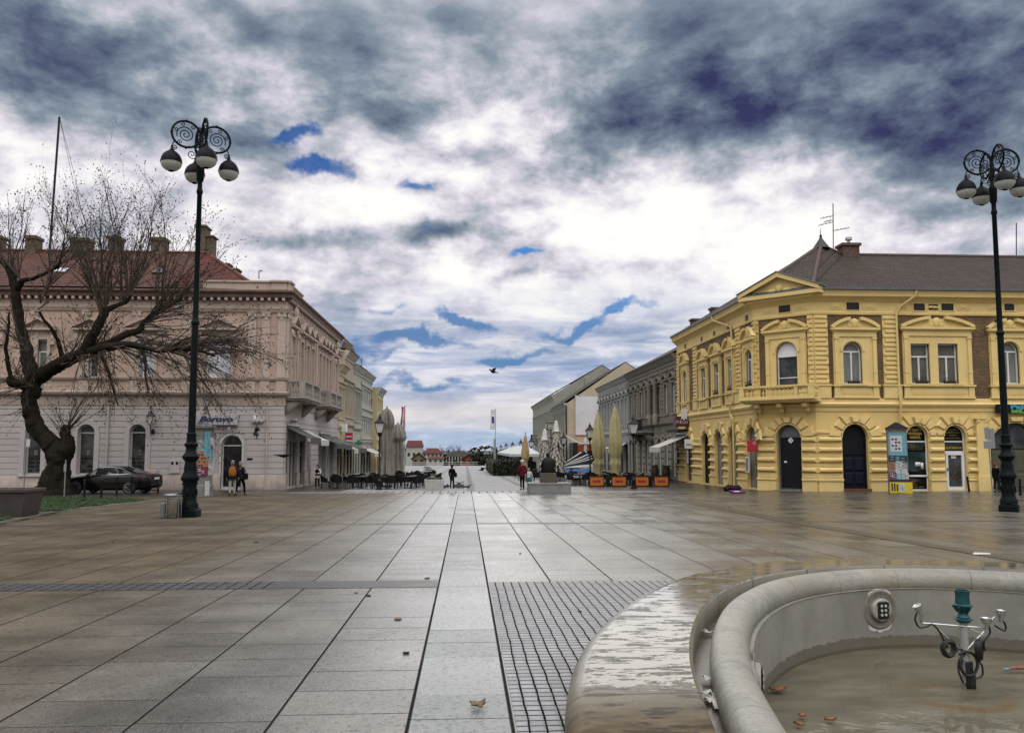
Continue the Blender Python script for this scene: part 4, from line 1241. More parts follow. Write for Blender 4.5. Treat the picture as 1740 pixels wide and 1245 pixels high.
for txt, y, wd, h in (('OTKUP I', 730.3, .66, .17), ('PRODAJA', 736.5, .80, .19), ('NAKITA', 743, .62, .19)):
 lettering(txt, h, FF.text(c_, zf(y), -.196), M_gold, f1, width=wd, bold=.006)
for y, wd in ((757.5, .9), (760.5, .85), (763.5, .75)): lettering('O T K U P   Z L A T A', .085, FF.text(c_, zf(y), -.186), M_goldd, f1, width=wd)
for k, (y, wd) in enumerate(((813.5, .30), (817, .36), (820, .32), (823.5, .42), (827, .8))): lettering(['Zlato', 'Srebro', 'Nakit', 'Satovi', 'Otkup zlata'][k], .1, FF.text(a + .14 + wd / 2, zf(y), -.186), M_goldd, f1, width=wd)
mb = FF.mb(); mb.box(c_ - .05, c_ + .26, -.218, -.205, zf(792), zf(785)); mb.box(c_ + .28, c_ + .42, -.218, -.21, zf(797), zf(786)); mb.box(c_ - .02, c_ + .1, -.218, -.2, zf(805), zf(802)); mb.build('notice', M_white, w)
o = front_g[2]
w = frame_window(yb, FF, o, M_white, M_glass, .24, 'T-', .06, 'shop_door', tr=zf(750, 1624))
a, b = o[0] + .06, o[1] - .06
mb = FF.mb(); mb.prism([(a, zf(748))] + arch_pts(a, b, o[3] - .05, o[4] - .05) + [(b, zf(748))], -.215, -.20); mb.box(a, b, -.215, -.19, zf(765.5), zf(756.5)); f2 = mb.build('window_film', M_black, w)
c_ = (a + b) / 2
lettering('ZLATARSTVO', .2, FF.text(c_ + .02, zf(761), -.186), M_gold, f2, width=b - a - .1, bold=.004)
for k, (y, wd) in enumerate(((730, .6), (734.7, .75), (739, .4), (744, .85))): lettering(['ZLATARSKA', 'RADIONICA i izrada', 'u gradu', 'popravak nakita'][k], .11, FF.text(c_, zf(y), -.196), M_goldd, f2, width=wd)
mb = FF.mb(); mb.box(a, b, -.2, -.14, zf(770), zf(766)); da, db = a + .05, b - .0
for q in ((da, da + .13), (db - .13, db)): mb.box(q[0], q[1], -.215, -.12, o[2] + .03, zf(770))
mb.box(da, db, -.215, -.118, o[2] + .02, o[2] + .2); mb.box(da, db, -.215, -.118, zf(773), zf(770)); leafo = mb.build('door_leaf', M_white, w)
mb = FF.mb(); mb.box(da + .05, da + .09, -.12, -.07, zf(800), zf(795)); mb.build('handle', M_iron, leafo)
mb = FF.mb(); mb.box(c_ - .14, c_ + .14, -.218, -.205, zf(778.5), zf(772)); mb.build('notice', M_white, w)
mb = FF.mb(); Rq = random.Random(4)
for q in range(46): x, z = Rq.uniform(da + .16, db - .16), Rq.uniform(zf(818), zf(787)); s_ = Rq.uniform(.03, .08); mb.lathe([(s_, -.0), (s_ * .5, .012)], c=(x, -.216, z), n=6) if 0 else mb.prism([(x - s_, z), (x, z - s_ * .8), (x + s_, z + s_ * .2), (x, z + s_)], -.219, -.206)
mb.build('goods_on_display', M_('amber_goods', (.14, .08, .03), .5, .7, 8), w)
# wide archway at the right with olive doors
o = front_g[3]
w = frame_window(yb, FF, o, plain('olive_gate_frame', (.05, .05, .035), .5), M_glass, .34, 'T-', .09, 'gate', tr=zf(760, 1720))
mb = FF.mb(); g0 = zf(764, 1720); n_ = 4; wd = (o[1] - o[0] - .18) / n_
for k in range(n_):
 x0 = o[0] + .09 + k * wd; mb.box(x0 + .02, x0 + wd - .02, -.33, -.28, o[2] + .05, g0)
 mb.pillow(x0 + .1, x0 + wd - .1, o[2] + .25, o[2] + 1.0, -.28, -.25, .03); mb.pillow(x0 + .1, x0 + wd - .1, o[2] + 1.15, g0 - .1, -.28, -.25, .03)
mb.build('gate_leaf', plain('olive_gate', (.085, .082, .055), .5), w)
# pilaster between shop and gate
a, b = FF.u_(1657, 760), FF.u_(1678, 760)
mb = FF.mb(); mb.box(a, b, 0, .235, zr0, zimp - .45); mb.box(a - .06, b + .06, 0, .29, zr0, zr0 + .9); capital(mb, a, b, zimp - .45, zimp - .05, .02, .2); mb.build('pilaster', M_yel2, yb)
# corner door on the chamfer
o = cham_g[0]
d = frame_window(yb, FC, o, plain('grey_arch_frame', (.10, .105, .115), .5), M_door, .34, 'T-', .10, 'door', tr=FC.z_(1340, 741))
mb = FC.mb(); c_ = (o[0] + o[1]) / 2
mb.prism(arch_pts(o[0] + .12, o[1] - .12, o[3] - .12, o[4] - .12), -.31, -.285); mb.build('fanlight', plain('grey_fanlight', (.13, .135, .15), .3), d)
zlog = FC.z_(1340, 748)
mb = FC.mb(); mb.prism([(c_, zlog - .17), (c_ + .17, zlog), (c_, zlog + .17), (c_ - .17, zlog)], -.30, -.27); mb.build('sign_emblem', M_white, d)
mb = FC.mb(); mb.prism([(c_ - .02, zlog - .09), (c_ + .07, zlog), (c_ - .02, zlog + .09), (c_ + .01, zlog)], -.272, -.262); mb.build('emblem_mark', M_black, d)
mb = FC.mb(); mb.box(c_ - .42, c_ - .27, -.30, -.28, FC.z_(1340, 786), FC.z_(1340, 783)); mb.build('notice', M_white, d)
mb = FC.mb(); mb.box(o[0] - .06, o[1] + .06, -.3, .42, gz(46) - .1, o[2] + .02); mb.box(o[0] - .3, o[1] + .3, -.1, .75, gz(46) - .1, o[2] - .09); mb.build('doorstep', M_step, yb)
# street-side doors
M_grdoor = plain('grey_green_shop_door', (.15, .155, .13), .4)
for k, o in enumerate(st_g):
 frame_window(yb, FS, o, plain('shop_door_frame', (.20, .18, .13), .5) if k != 3 else M_door, [M_glcur, M_glcur, M_glcur, M_door, M_glass][k], .22, 'TM', .07, 'door')
# balcony
z0b, z1b = FC.z_(1336, 682), FC.z_(1336, 656)
by0, by1 = -.55, LC_ + .35
mb = FC.mb(); BW = 1.0
mb.frust([(by0, 0, z0b - .1), (by1, 0, z0b - .1), (by1 - .2, BW - .12, z0b - .1), (by0 + .2, BW - .12, z0b - .1)], [(by0, 0, z0b + .06), (by1, 0, z0b + .06), (by1 - .06, BW + .06, z0b + .06), (by0 + .06, BW + .06, z0b + .06)])
mb.box(by0 + .02, by1 - .02, .0, BW + .08, z0b + .065, z0b + .16)
bal = mb.build('balcony', M_yel2, yb)
mb = FC.mb()
mb.box(by0 + .05, by1 - .05, BW - .16, BW + .04, z0b + .162, z0b + .26)
mb.box(by0 + .03, by1 - .03, BW - .18, BW + .06, z1b - .1, z1b)
for x in (by0 + .05, by1 - .33): mb.box(x, x + .28, BW - .2, BW + .05, z0b + .262, z1b - .102); mb.box(x, x + .14, .05, BW - .22, z1b - .1, z1b); mb.box(x, x + .14, .05, BW - .22, z0b + .162, z0b + .26)
mb.box(c_ + .85, c_ + 1.05, BW - .17, BW + .03, z0b + .262, z1b - .102)
baluster_row(mb, None, (by0 + .4, BW - .06), (c_ + .85, BW - .06), z0b + .26, z1b - .1, 12, .075)
baluster_row(mb, None, (c_ + 1.1, BW - .06), (by1 - .36, BW - .06), z0b + .26, z1b - .1, 4, .075)
for x in (by0 + .12, by1 - .12): baluster_row(mb, None, (x, .15), (x, BW - .25), z0b + .26, z1b - .1, 4, .07)
mb.build('balustrade', M_yel2, bal)
mb = FC.mb()
for x in (.35, 1.7, LC_ - .35): mb.box(x - .13, x + .13, 0, .75, z0b - .38, z0b - .11); mb.box(x - .10, x + .10, 0, .45, z0b - .62, z0b - .38)
mb.build('bracket', M_yel2, bal)
# corner gable over the chamfer
zg0 = ztop - .02; gh = FC.z_(1332, 468) - FC.z_(1332, 497)
mb = FC.mb(); w0, w1 = -.55, LC_ + .55; cg = LC_ / 2
tri = [(w0, zg0), (w1, zg0), (cg, zg0 + gh)]
mb.prism(tri, .0, .34)
for s_ in (-1, 1):
 e = w0 - .1 if s_ < 0 else w1 + .1
 mb.prism([(e, zg0), (e, zg0 + .24), (cg, zg0 + gh + .28), (cg, zg0 + gh)], -.02, .64)
mb.box(w0 - .1, w1 + .1, .0, .60, zg0 - .16, zg0 + .05)
mb.ball((cg, .36, zg0 + gh * .36), .22, 8, 6, 1, .5, 1.1)
for s_ in (-1, 1): mb.ball((cg + s_ * .45, .35, zg0 + gh * .24), .16, 8, 6, 1.6, .4, .7)
gab = mb.build('gable', M_yel2, yb)
mb = FC.mb()
for s_ in (-1, 1):
 e = w0 - .2 if s_ < 0 else w1 + .2
 mb.prism([(e, zg0 + .22), (e, zg0 + .27), (cg, zg0 + gh + .34), (cg, zg0 + gh + .29)], -1.2, .70)
mb.build('gable_flashing', M_zinc, gab)
# roof
def roof_face(mb, pts):                 # uv: x along the eave (pts[0]->pts[1]), y up the slope
 P = [Vector(p) for p in pts]; ex = (P[1] - P[0]).normalized(); n = (P[1] - P[0]).cross(P[2] - P[0]).normalized(); ey = n.cross(ex)
 if ey.z < 0: ey = -ey
 mb.poly(P, [((p - P[0]).dot(ex), (p - P[0]).dot(ey)) for p in P])
ze = ztop + .10
E0, E1, E2, E3 = (YX - .55, 64.5, ze), (YX - .55, 46.7, ze), (19.02, YY - .55, ze), (bx, YY - .55, ze)
Apx = Yp(1395, 416, 50.2); ApP = (Apx.x, 50.2, Apx.z)
zr = Yp(1600, 435, 50.6).z
R0, R1, S0, S1 = (ApP[0] + 1.6, 50.6, zr), (bx, 50.6, zr), (22.3, 52.2, zr), (22.3, 64.5, zr)
mb = MB()
roof_face(mb, [E2, E3, R1]); roof_face(mb, [E2, R1, R0]); roof_face(mb, [E2, R0, ApP])
roof_face(mb, [E1, E2, ApP])
roof_face(mb, [E0, E1, ApP]); roof_face(mb, [E0, ApP, S0]); roof_face(mb, [E0, S0, S1])
roof_face(mb, [(28.4, 64.5, ze), S1, S0]); roof_face(mb, [(28.4, 64.5, ze), S0, (28.4, 58, ze)]); roof_face(mb, [(28.4, 58, ze), S0, R0]); roof_face(mb, [S0, ApP, R0])
roof_face(mb, [(28.4, 58, ze), R0, R1]); roof_face(mb, [(28.4, 58, ze), R1, (bx, 58, ze)])
yroof = mb.build('roof', M_tile, yb)
mb = MB(); mb.poly([(bx, YY - .55, ze), (bx, 58, ze), (bx, 50.6, zr)]); mb.poly([(YX - .5, 64.5, ze), (28.4, 64.5, ze), (22.3, 64.5, zr)]); mb.build('gable_end', M_yel, yroof)
mb = MB()
mb.tube([R0, R1], .12, 6); mb.tube([E1, ApP], .11, 6); mb.tube([E2, ApP], .11, 6); mb.tube([S0, S1], .11, 6); mb.tube([ApP, R0], .1, 6); mb.build('ridge_tiles', M_('ridge_tile', (.10, .06, .048), .7, .5, 3, .2), yroof)
mb = MB(); mb.lathe([(.55, -.25), (.30, .1), (.13, .35), (.07, .5), (.10, .58), (.03, .66), (.015, 1.05)], c=ApP, n=8); mb.build('finial', M_('dark_finial', (.03, .028, .028), .5), yroof)
cxp = Yp(1440, 425, 50.9)
mb = MB(); mb.box(cxp.x - .55, cxp.x + .50, 50.3, 51.2, zr - .9, cxp.z + .15); mb.box(cxp.x - .65, cxp.x + .6, 50.2, 51.3, cxp.z + .15, cxp.z + .32); ch = mb.build('chimney', M_chim, yroof)
mb = MB(); mb.lathe([(.10, 0), (.10, .25), (.22, .28), (.2, .45), (.05, .5)], c=(cxp.x, 50.7, cxp.z + .32), n=10); mb.build('cowl', M_steel, ch)
# downpipes
mb = FF.mb(); a = FF.u_(1523, 600)
mb.tube([(FF.u_(1549, 497), .55, ztop - .02), (FF.u_(1547, 505), .5, ztop - .28), (FF.u_(1527, 524), .16, zcorn - .35), (a, .16, zcorn - .75), (a, .16, zband + .35), (a, .24, zband + .1), (a, .24, zg - .05), (a, .16, zg - .4), (a, .2, zr0)], .065, 8)
mb.build('downpipe', M_pipe, yb)
mb = FS.mb(); a = FS.u_(1250, 640)
mb.tube([(FS.u_(1223, 535), .55, ztop - .02), (FS.u_(1224, 540), .5, ztop - .3), (a - .15, .2, zcorn - .6), (a, .2, zcorn - 1.1), (a, .2, zband + .3), (a - .4, .28, zband - .1), (a - .4, .28, zg - .2), (a, .22, zg - .5), (a, .25, zr0 - .1)], .065, 8)
mb.build('downpipe', M_pipe, yb)

# ---------------------------------------------------------------- pink corner building on the left
M_pink = M_('pink_beige_plaster', (.50, .365, .295), .85, .2, .7, .12, dirt=(.30, .20, .15), streak=.3)
M_pink2 = M_('pink_trim', (.50, .40, .34), .85, .2, .9, .12, dirt=(.22, .15, .11), streak=.35)
M_lil = M_('lilac_grey_plaster', (.47, .43, .42), .85, .15, .6, .10, dirt=(.30, .26, .24), streak=.22)
M_plin = M_('stained_plinth', (.36, .30, .26), .85, .4, 1.5, .2, dirt=(.14, .11, .09), streak=.5)
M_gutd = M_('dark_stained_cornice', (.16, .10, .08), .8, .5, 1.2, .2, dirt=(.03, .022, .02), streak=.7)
M_sill = M_('sill_stone', (.40, .33, .28), .8, .3, 1.5, .15, dirt=(.12, .09, .08), streak=.4)
M_bal = M_('weathered_balcony_stone', (.34, .31, .28), .85, .4, 1.4, .2, dirt=(.10, .085, .075), streak=.5)
M_blind = M_('white_roller_blind', (.58, .60, .66), .6, .08, 2, .02)
M_shut = M_('grey_shutters', (.36, .36, .36), .7, .25, 4, .1)
M_shutd = M_('dark_closed_shutter', (.10, .09, .08), .7, .4, 4, .1)
PXX, PYY = -10.75, 49.45
PF = Fac((PXX, PYY), (-1, 0), (0, -1))          # front, u runs to the left
PS = Fac((PXX, PYY), (0, 1), (1, 0))            # street side, u runs away
LPF, LPS = 24.0, 69.6 - PYY
pb = thing('corner_building', 'pink and lilac corner building with classical window pediments, balconies and red roof', 'building', (-20, 55, gz(50)))
def pz(y, x=430): return PF.z_(x, y)
zb = -1.6
z_belt, z_belt0, z_sill = pz(668), pz(690), pz(643)
z_arch0 = pz(530); z_cor0, z_cor = pz(510), pz(495); z_par = pz(477)
def r2(F, *q, arch=0, w=None):
 a, b, z0, z1 = F.rect(*q)
 if w: c = (a + b) / 2; a, b = c - w / 2, c + w / 2
 return (a, b, z0, z1, (b - a) / 2 * arch)
pg = [r2(PF, 376, 411, 739, 829, arch=1), r2(PF, 333, 361, 739, 829, arch=1), r2(PF, 220, 247, 721, 806, arch=1), r2(PF, 132, 160, 721, 806, arch=1), r2(PF, 43, 70, 721, 806, arch=1)]
dx_ = pg[3][0] - pg[2][0]
pg += [tuple([pg[4][0] + dx_ * 1, pg[4][1] + dx_ * 1] + list(pg[4][2:]))]
pu = [r2(PF, 351, 392, 577, 641), r2(PF, 226, 262, 577, 641), r2(PF, 138, 168, 577, 641), r2(PF, 50, 80, 577, 641)]
pu += [tuple([pu[3][0] + dx_, pu[3][1] + dx_] + list(pu[3][2:]))]
# street side: upper windows at the measured bays
sb_ = [(495.5, 'T'), (511, 'D'), (521, 'D'), (529.5, 'D'), (542, 'D'), (548.5, 'D'), (554, 'D'), (559.5, 'D'), (569, 'T')]
su = []
for px, k in sb_:
 c = PS.u_(px, 620); w = 1.15 if k == 'T' else .95
 su.append((c - w / 2, c + w / 2, z_sill - (.9 if px in (495.5, 548.5) else 0), z_sill + 2.75, 0))
sg = []
for px, w, h in ((488, 1.0, 2.9), (494.5, 1.0, 2.9), (500, 1.0, 2.9), (512, 1.5, 3.0), (524, 1.0, 3.0), (546, 3.0, 3.1), (560, 3.0, 3.1)):
 c = PS.u_(px, 790); sg.append((c - w / 2, c + w / 2, gz(PYY + c) + .12, gz(PYY + c) + h, 0))
for F, L, og, ou in ((PF, LPF, pg, pu), (PS, LPS, sg, su)):
 mb = F.mb(); mb.wall(0, L, zb, z_belt, og, .35); mb.build('ground_floor_wall', M_lil, pb)
 mb = F.mb(); mb.wall(0, L, z_belt, z_cor, ou, .25); mb.build('upper_wall', M_pink, pb)
mb = MB(); xl = PXX - LPF; yb2 = PYY + LPS
mb.poly([(xl, PYY, zb), (xl, PYY + 14, zb), (xl, PYY + 14, z_cor), (xl, PYY, z_cor)])
mb.poly([(xl, PYY + 14, zb), (PXX - 12, PYY + 14, zb), (PXX - 12, PYY + 14, z_cor), (xl, PYY + 14, z_cor)])
mb.poly([(PXX - 12, PYY + 14, zb), (PXX - 12, yb2, zb), (PXX - 12, yb2, z_cor), (PXX - 12, PYY + 14, z_cor)])
mb.poly([(PXX, yb2, zb), (PXX - 12, yb2, zb), (PXX - 12, yb2, z_cor), (PXX, yb2, z_cor)])
mb.build('rear_wall', M_pink, pb)
def two(mk, name, mat, dent=False):
 for F, L in ((PF, LPF), (PS, LPS)):
  mb = F.mb(); mk(mb, L); u = .05; mb.mi = 1
  while dent and u < L - .2:
   mb.box(u, u + .16, .12, .34, z_cor0 - .06, z_cor0 + .122); u += .42
  mb.build(name, mat, pb)
two(lambda mb, L: profile(mb, 0, L, [(0, z_belt0), (.06, z_belt0 + .02), (.06, z_belt - .22), (.20, z_belt - .14), (.26, z_belt - .02), (.26, z_belt + .05), (.12, z_belt + .12), (0, z_belt + .14)], 1, 0), 'belt_course', M_sill)
two(lambda mb, L: profile(mb, 0, L, [(0, z_sill - .16), (.08, z_sill - .14), (.14, z_sill - .04), (.14, z_sill + .03), (0, z_sill + .05)], 1, 0), 'sill_course', M_sill)
two(lambda mb, L: profile(mb, 0, L, [(0, z_arch0 - .02), (.07, z_arch0), (.10, z_arch0 + .12), (.16, z_arch0 + .2), (.16, z_arch0 + .26), (.05, z_arch0 + .28), (.05, z_cor0 - .05), (0, z_cor0)], 1, 0), 'architrave', M_pink2)
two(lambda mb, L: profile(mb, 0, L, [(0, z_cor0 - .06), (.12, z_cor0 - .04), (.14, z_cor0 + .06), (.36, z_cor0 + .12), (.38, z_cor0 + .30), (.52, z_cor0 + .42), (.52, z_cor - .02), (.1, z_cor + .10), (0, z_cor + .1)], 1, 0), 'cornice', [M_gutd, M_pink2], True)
for F, L in ((PF, LPF), (PS, LPS)):           # pilasters with scroll capitals
 us = [.02, .95, 1.75] if F is PF else [.05, .75, 2.75]
 if F is PF: us += [5.55 + dx_ * k for k in range(5)]
 else: us += [PS.u_(536, 600), PS.u_(565, 600), LPS - .5]
 for u in us:
  mb = F.mb(); mb.box(u, u + .46, -.02, .10, z_sill + .05, z_arch0 - .50); mb.box(u - .05, u + .51, -.02, .14, z_sill + .05, z_sill + .3)
  capital(mb, u, u + .46, z_arch0 - .48, z_arch0 - .03, 0, .12)
  mb.box(u - .04, u + .5, -.02, .09, z_belt + .14, z_sill - .16)
  mb.build('pilaster', M_pink2, pb)
for o in pu:                                    # baluster panels under the front windows
 mb = PF.mb(); mb.box(o[0] - .35, o[1] + .35, -.02, .03, z_belt + .14, z_sill - .16)
 baluster_row(mb, None, (o[0] - .3, .03), (o[1] + .3, .03), z_belt + .14, z_sill - .16, 8, .075); mb.build('balustrade_panel', M_pink2, pb)
for k, o in enumerate(pu):
 w = frame_window(pb, PF, o, M_white, M_blind if k in (0, 1) else M_shutd if k == 2 else M_glcur, .2, 'TM', .07)
 mb = PF.mb()
 for x in (o[0] - .18, o[1]): mb.box(x, x + .18, 0, .09, o[2], o[3] + .18)
 mb.box(o[0], o[1], 0, .09, o[3], o[3] + .18)
 mb.box(o[0] - .22, o[1] + .22, 0, .06, o[3] + .182, o[3] + .55)
 for x in (o[0] - .42, o[1] + .2): mb.box(x, x + .22, 0, .16, o[3] - .3, o[3] + .55); mb.ball((x + .11, .14, o[3] + .1), .12, 8, 6, .7, .7, 1.5)
 tri_pediment(mb, o[0] - .48, o[1] + .48, o[3] + .66, .52, 0, .3, .11)
 mb.build('surround', M_pink2, w)
for k, o in enumerate(su):
 big = sb_[k][1] == 'T'
 w = frame_window(pb, PS, o, M_shut if not big else M_white, M_shut if k % 3 != 1 else M_glcur, .16, 'TM', .08)
 mb = PS.mb()
 for x in (o[0] - .16, o[1]): mb.box(x, x + .16, 0, .12, o[2], o[3] + .14)
 mb.box(o[0], o[1], 0, .12, o[3], o[3] + .14); mb.box(o[0] - .2, o[1] + .2, 0, .07, o[3] + .142, o[3] + .5)
 tri_pediment(mb, o[0] - .32, o[1] + .32, o[3] + .62, .62 if big else .55, 0, .34, .12)
 if big:
  for x in (o[0] - .5, o[1] + .26): mb.box(x, x + .24, 0, .2, o[2], o[3] + .3); mb.ball((x + .12, .2, o[3] + .1), .17, 8, 6, .8, .8, 1.4)
  mb.ball(((o[0] + o[1]) / 2, .18, o[3] + 1.5), .36, 8, 6, 1, .6, 1.1)
 mb.build('surround', M_pink2, w)
mb = PS.mb()                                   # carved frieze panels between the storeys
u = 1.0
while u < LPS - 1: mb.pillow(u, u + .75, z_arch0 + .36, z_cor0 - .12, .05, .09, .04); u += 1.05
mb.build('frieze_panels', M_pink2, pb)
# ground floor stonework: courses with open joints
def courses(F, L, ops, z0, z1, h, marg):
 mb = F.mb(); z = z0
 while z < z1 - .08:
  zt_ = min(z + h, z1); blk = []
  for (a, b, p, t, r) in ops:
   if z > t + marg: continue
   if r and z + h * .5 > t - r:
    dz_ = min(1, (z + h * .5 - (t - r)) / (r + marg)); hw = ((b - a) / 2 + marg) * math.sqrt(max(0, 1 - dz_ * dz_)); c = (a + b) / 2
    if hw > .05: blk.append((c - hw, c + hw))
   else: blk.append((a - marg, b + marg))
  cur = 0.0
  for a, b in sorted(blk) + [(L, L)]:
   if a - cur > .06: mb.box(cur, a, -.02, .05, z + .03, zt_ - .0)
   cur = max(cur, b)
  z += h
 mb.build('stone_courses', M_lil, pb)
zpl = pz(806)
courses(PF, LPF, pg, zpl, z_belt0 - .02, .345, .30)
courses(PS, LPS, sg, zpl, z_belt0 - .6, .345, .10)
for F, L, og in ((PF, LPF, pg), (PS, LPS, sg)):
 mb = F.mb(); cur = -.06
 for (a, b, p, t, r) in sorted(og):
  if p < zpl - .1:
   if a - cur > .1: mb.box(cur, a - .0, -.02, .09, zb, zpl)
   cur = b
 if cur < L: mb.box(cur, L, -.02, .09, zb, zpl)
 mb.build('plinth', M_plin, pb)
for k, o in enumerate(pg):
 dr = k < 2
 shopg = pane_mat('shoe_shop_glass' if not dr else 'shop_door_glass', (.055, .055, .055) if not dr else (.012, .012, .014))
 if k not in (0, 2): shopg = bpy.data.materials['shop_door_glass' if dr else 'shoe_shop_glass']
 w = frame_window(pb, PF, o, plain('pale_window_frame', (.50, .48, .46), .5), shopg, .26, 'T-', .07, 'shop_door' if dr else 'shop_window', tr=o[3] - o[4] - .02)
 mb = PF.mb(); c = (o[0] + o[1]) / 2
 if not dr:
  for x in (o[0] - .3, o[1] + .02): mb.box(x, x + .28, 0, .10, o[2], o[3] - o[4])
  arc_band(mb, c, o[3] - o[4], o[4] + .02, o[4] + .30, 0, .10, 0, PI, 14); mb.box(o[0] - .32, o[1] + .32, 0, .16, o[2] - .12, o[2] - .0)
  mb.build('surround', M_lil, w)
  Rq = random.Random(k)                 # shoes and posters on display
  mb = PF.mb()
  for q in range(16): x, z = Rq.uniform(o[0] + .12, o[1] - .12), o[2] + Rq.choice((.25, .48, .7, .95)); mb.ball((x, -.2, z), .06, 6, 4, 1.6, .3, .7)
  mb.build('shoe', M_black, w)
  mb = PF.mb(); mb.box(c - .16, c + .06, -.225, -.205, o[2] + 1.1, o[2] + 1.42); mb.build('poster', plain('grey_poster', (.12, .12, .12), .5), w)
 else:
  for x in (o[0] - .1, o[1] + .0): mb.box(x, x + .10, -.05, .08, o[2], o[3] - o[4])
  arc_band(mb, c, o[3] - o[4], o[4] + .0, o[4] + .14, -.05, .08, 0, PI, 14)
  mb.build('surround', plain('pale_surround', (.52, .5, .48), .6), w)
mb = PF.mb(); c = (pg[0][0] + pg[0][1]) / 2; mb.prism([(c - .3, pg[0][3] + .16), (c + .3, pg[0][3] + .16), (c + .12, pg[0][3] + .4), (c - .12, pg[0][3] + .4)], .0, .12); mb.build('keystone', M_lil, pb)
# parapet and roof
mb = PF.mb(); a1 = PF.u_(345, 480)
def para(mb, a, b, w=0): mb.box(a, b, -.45, .02 + w, z_cor + .1, z_par - .1); mb.box(a - .06, b + .06, -.5, .10 + w, z_par - .1, z_par)
para(mb, 0, a1); mb.box(.0, .9, .021, .16, z_cor + .1, z_par - .1); mb.box(-.1, 1.0, .1, .26, z_par - .1, z_par + .01); mb.build('parapet', M_pink2, pb)
mb = PS.mb(); para(mb, .5, 4.6); mb.box(-.05, .9, -.4, .18, z_cor + .1, z_par - .1); mb.box(-.1, 1.0, -.45, .28, z_par - .1, z_par + .01); mb.build('parapet', M_pink2, pb)
for px, L in ((547, 3.2), (573, 2.4)):
 c = PS.u_(px, 560); mb = PS.mb(); mb.box(c - L / 2, c + L / 2, -.4, .06, z_cor + .1, z_par - .5); mb.box(c - L / 2 - .08, c + L / 2 + .08, -.45, .16, z_par - .5, z_par - .38)
 for q in range(7): mb.ball((c - L / 2 + L * (q + .5) / 7, -.1, z_par - .3), .12, 6, 5)
 mb.build('parapet_crest', M_gutd, pb)
zE = z_cor + .12
rp = Yp(200, 428, PYY + 5.6); zR = rp.z
hipx = Yp(352, 428, PYY + 5.6).x
mb = MB()
roof_face(mb, [(xl, PYY - .35, zE), (hipx - 0.2, PYY - .35, zE), (hipx, PYY + 5.6, zR)]); roof_face(mb, [(xl, PYY - .35, zE), (hipx, PYY + 5.6, zR), (xl, PYY + 5.6, zR)])
roof_face(mb, [(xl, PYY + 14, zE), (hipx, PYY + 5.6, zR), (xl, PYY + 5.6, zR)]); roof_face(mb, [(xl, PYY + 14, zE), (PXX - 12, PYY + 14, zE), (hipx, PYY + 5.6, zR)])
pr = mb.build('roof', M_tiler, pb)
mb = MB(); e1 = Yp(423, 474, PYY + .1)
A_, B_ = (hipx, PYY + 5.6, zR), (PXX - 5.6, yb2 - 3, zR - 1.2)
roof_face(mb, [(hipx - .2, PYY - .1, zE + .03), (e1.x + .6, PYY + .0, zE + .03), A_]); roof_face(mb, [(e1.x + .6, PYY + .0, zE + .03), (PXX - .2, yb2, zE + .1), B_]); roof_face(mb, [(e1.x + .6, PYY + .0, zE + .03), B_, A_])
roof_face(mb, [(PXX - .2, yb2, zE + .1), (PXX - 12, yb2, zE), B_]); roof_face(mb, [(PXX - 12, yb2, zE), (PXX - 12, PYY + 14, zE), A_]); roof_face(mb, [(PXX - 12, yb2, zE), A_, B_])
mb.build('side_roof', tile_mat('bright_red_roof_tiles', (.095, .020, .013), (.14, .034, .021), (.045, .015, .012)), pb)
mb = MB(); mb.tube([(xl, PYY + 5.6, zR), (hipx, PYY + 5.6, zR)], .12, 6); mb.tube([(e1.x + .6, PYY, zE + .1), A_], .1, 6); mb.build('ridge_tiles', M_('red_ridge_tile', (.14, .05, .035), .7, .4, 3), pr)
mb = MB(); mb.poly([(PXX - .1, PYY + .2, zE), (xl, PYY + .2, zE), (xl, PYY + 5, zE), (PXX - .1, yb2, zE)]); mb.build('roof_deck', M_zinc, pb)
M_chp = M_('plastered_chimney', (.12, .09, .06), .85, .4, 1.5, .2, dirt=(.05, .04, .03), streak=.5)
for px0, px1, py in ((-12, 6, 404), (47, 68, 405), (122, 156, 409), (187, 208, 406), (259, 285, 408)):
 c0, c1 = Yp(px0, py, PYY + 5.4), Yp(px1, py, PYY + 5.4)
 mb = MB(); mb.box(c0.x + .06, c1.x - .06, PYY + 5, PYY + 5.9, zR - .6, c0.z - .1); mb.box(c0.x, c1.x, PYY + 4.9, PYY + 6.0, c0.z - .1, c0.z + .1); mb.build('chimney', M_chp, pr)
c0 = Yp(345, 388, PYY + 6.2); mb = MB(); mb.box(c0.x - .35, c0.x + .3, PYY + 5.8, PYY + 6.9, zR - 1, c0.z); mb.box(c0.x - .42, c0.x + .37, PYY + 5.7, PYY + 7, c0.z, c0.z + .12); mb.box(c0.x + .3, c0.x + .75, PYY + 5.9, PYY + 6.8, zR - 1, c0.z - .65); mb.box(c0.x + .28, c0.x + .85, PYY + 5.8, PYY + 6.9, c0.z - .65, c0.z - .55); mb.build('chimney', M_chp, pr)
for px, py in ((384, 452), (399, 461)):
 c0 = Yp(px, py, PYY + 5.0); mb = MB(); mb.box(c0.x - .3, c0.x + .3, PYY + 4.6, PYY + 5.4, zE, c0.z); mb.box(c0.x - .36, c0.x + .36, PYY + 4.5, PYY + 5.5, c0.z, c0.z + .1); mb.build('chimney', M_chp, pr)
for px, py in ((104, 471), (270, 465)):
 Yk = PYY + 1.9; c0 = Yp(px, py, Yk); zc_ = zE + (zR - zE) * (Yk + .35 - PYY) / 5.95 + .06
 mb = MB(Matrix.Translation((c0.x, Yk, zc_)) @ Matrix.Rotation(math.atan2(zR - zE, 5.95), 4, 'X')); mb.box(-.33, .33, -.3, .3, 0, .1); mb.build('skylight', M_blind if px == 104 else M_glass, pr)
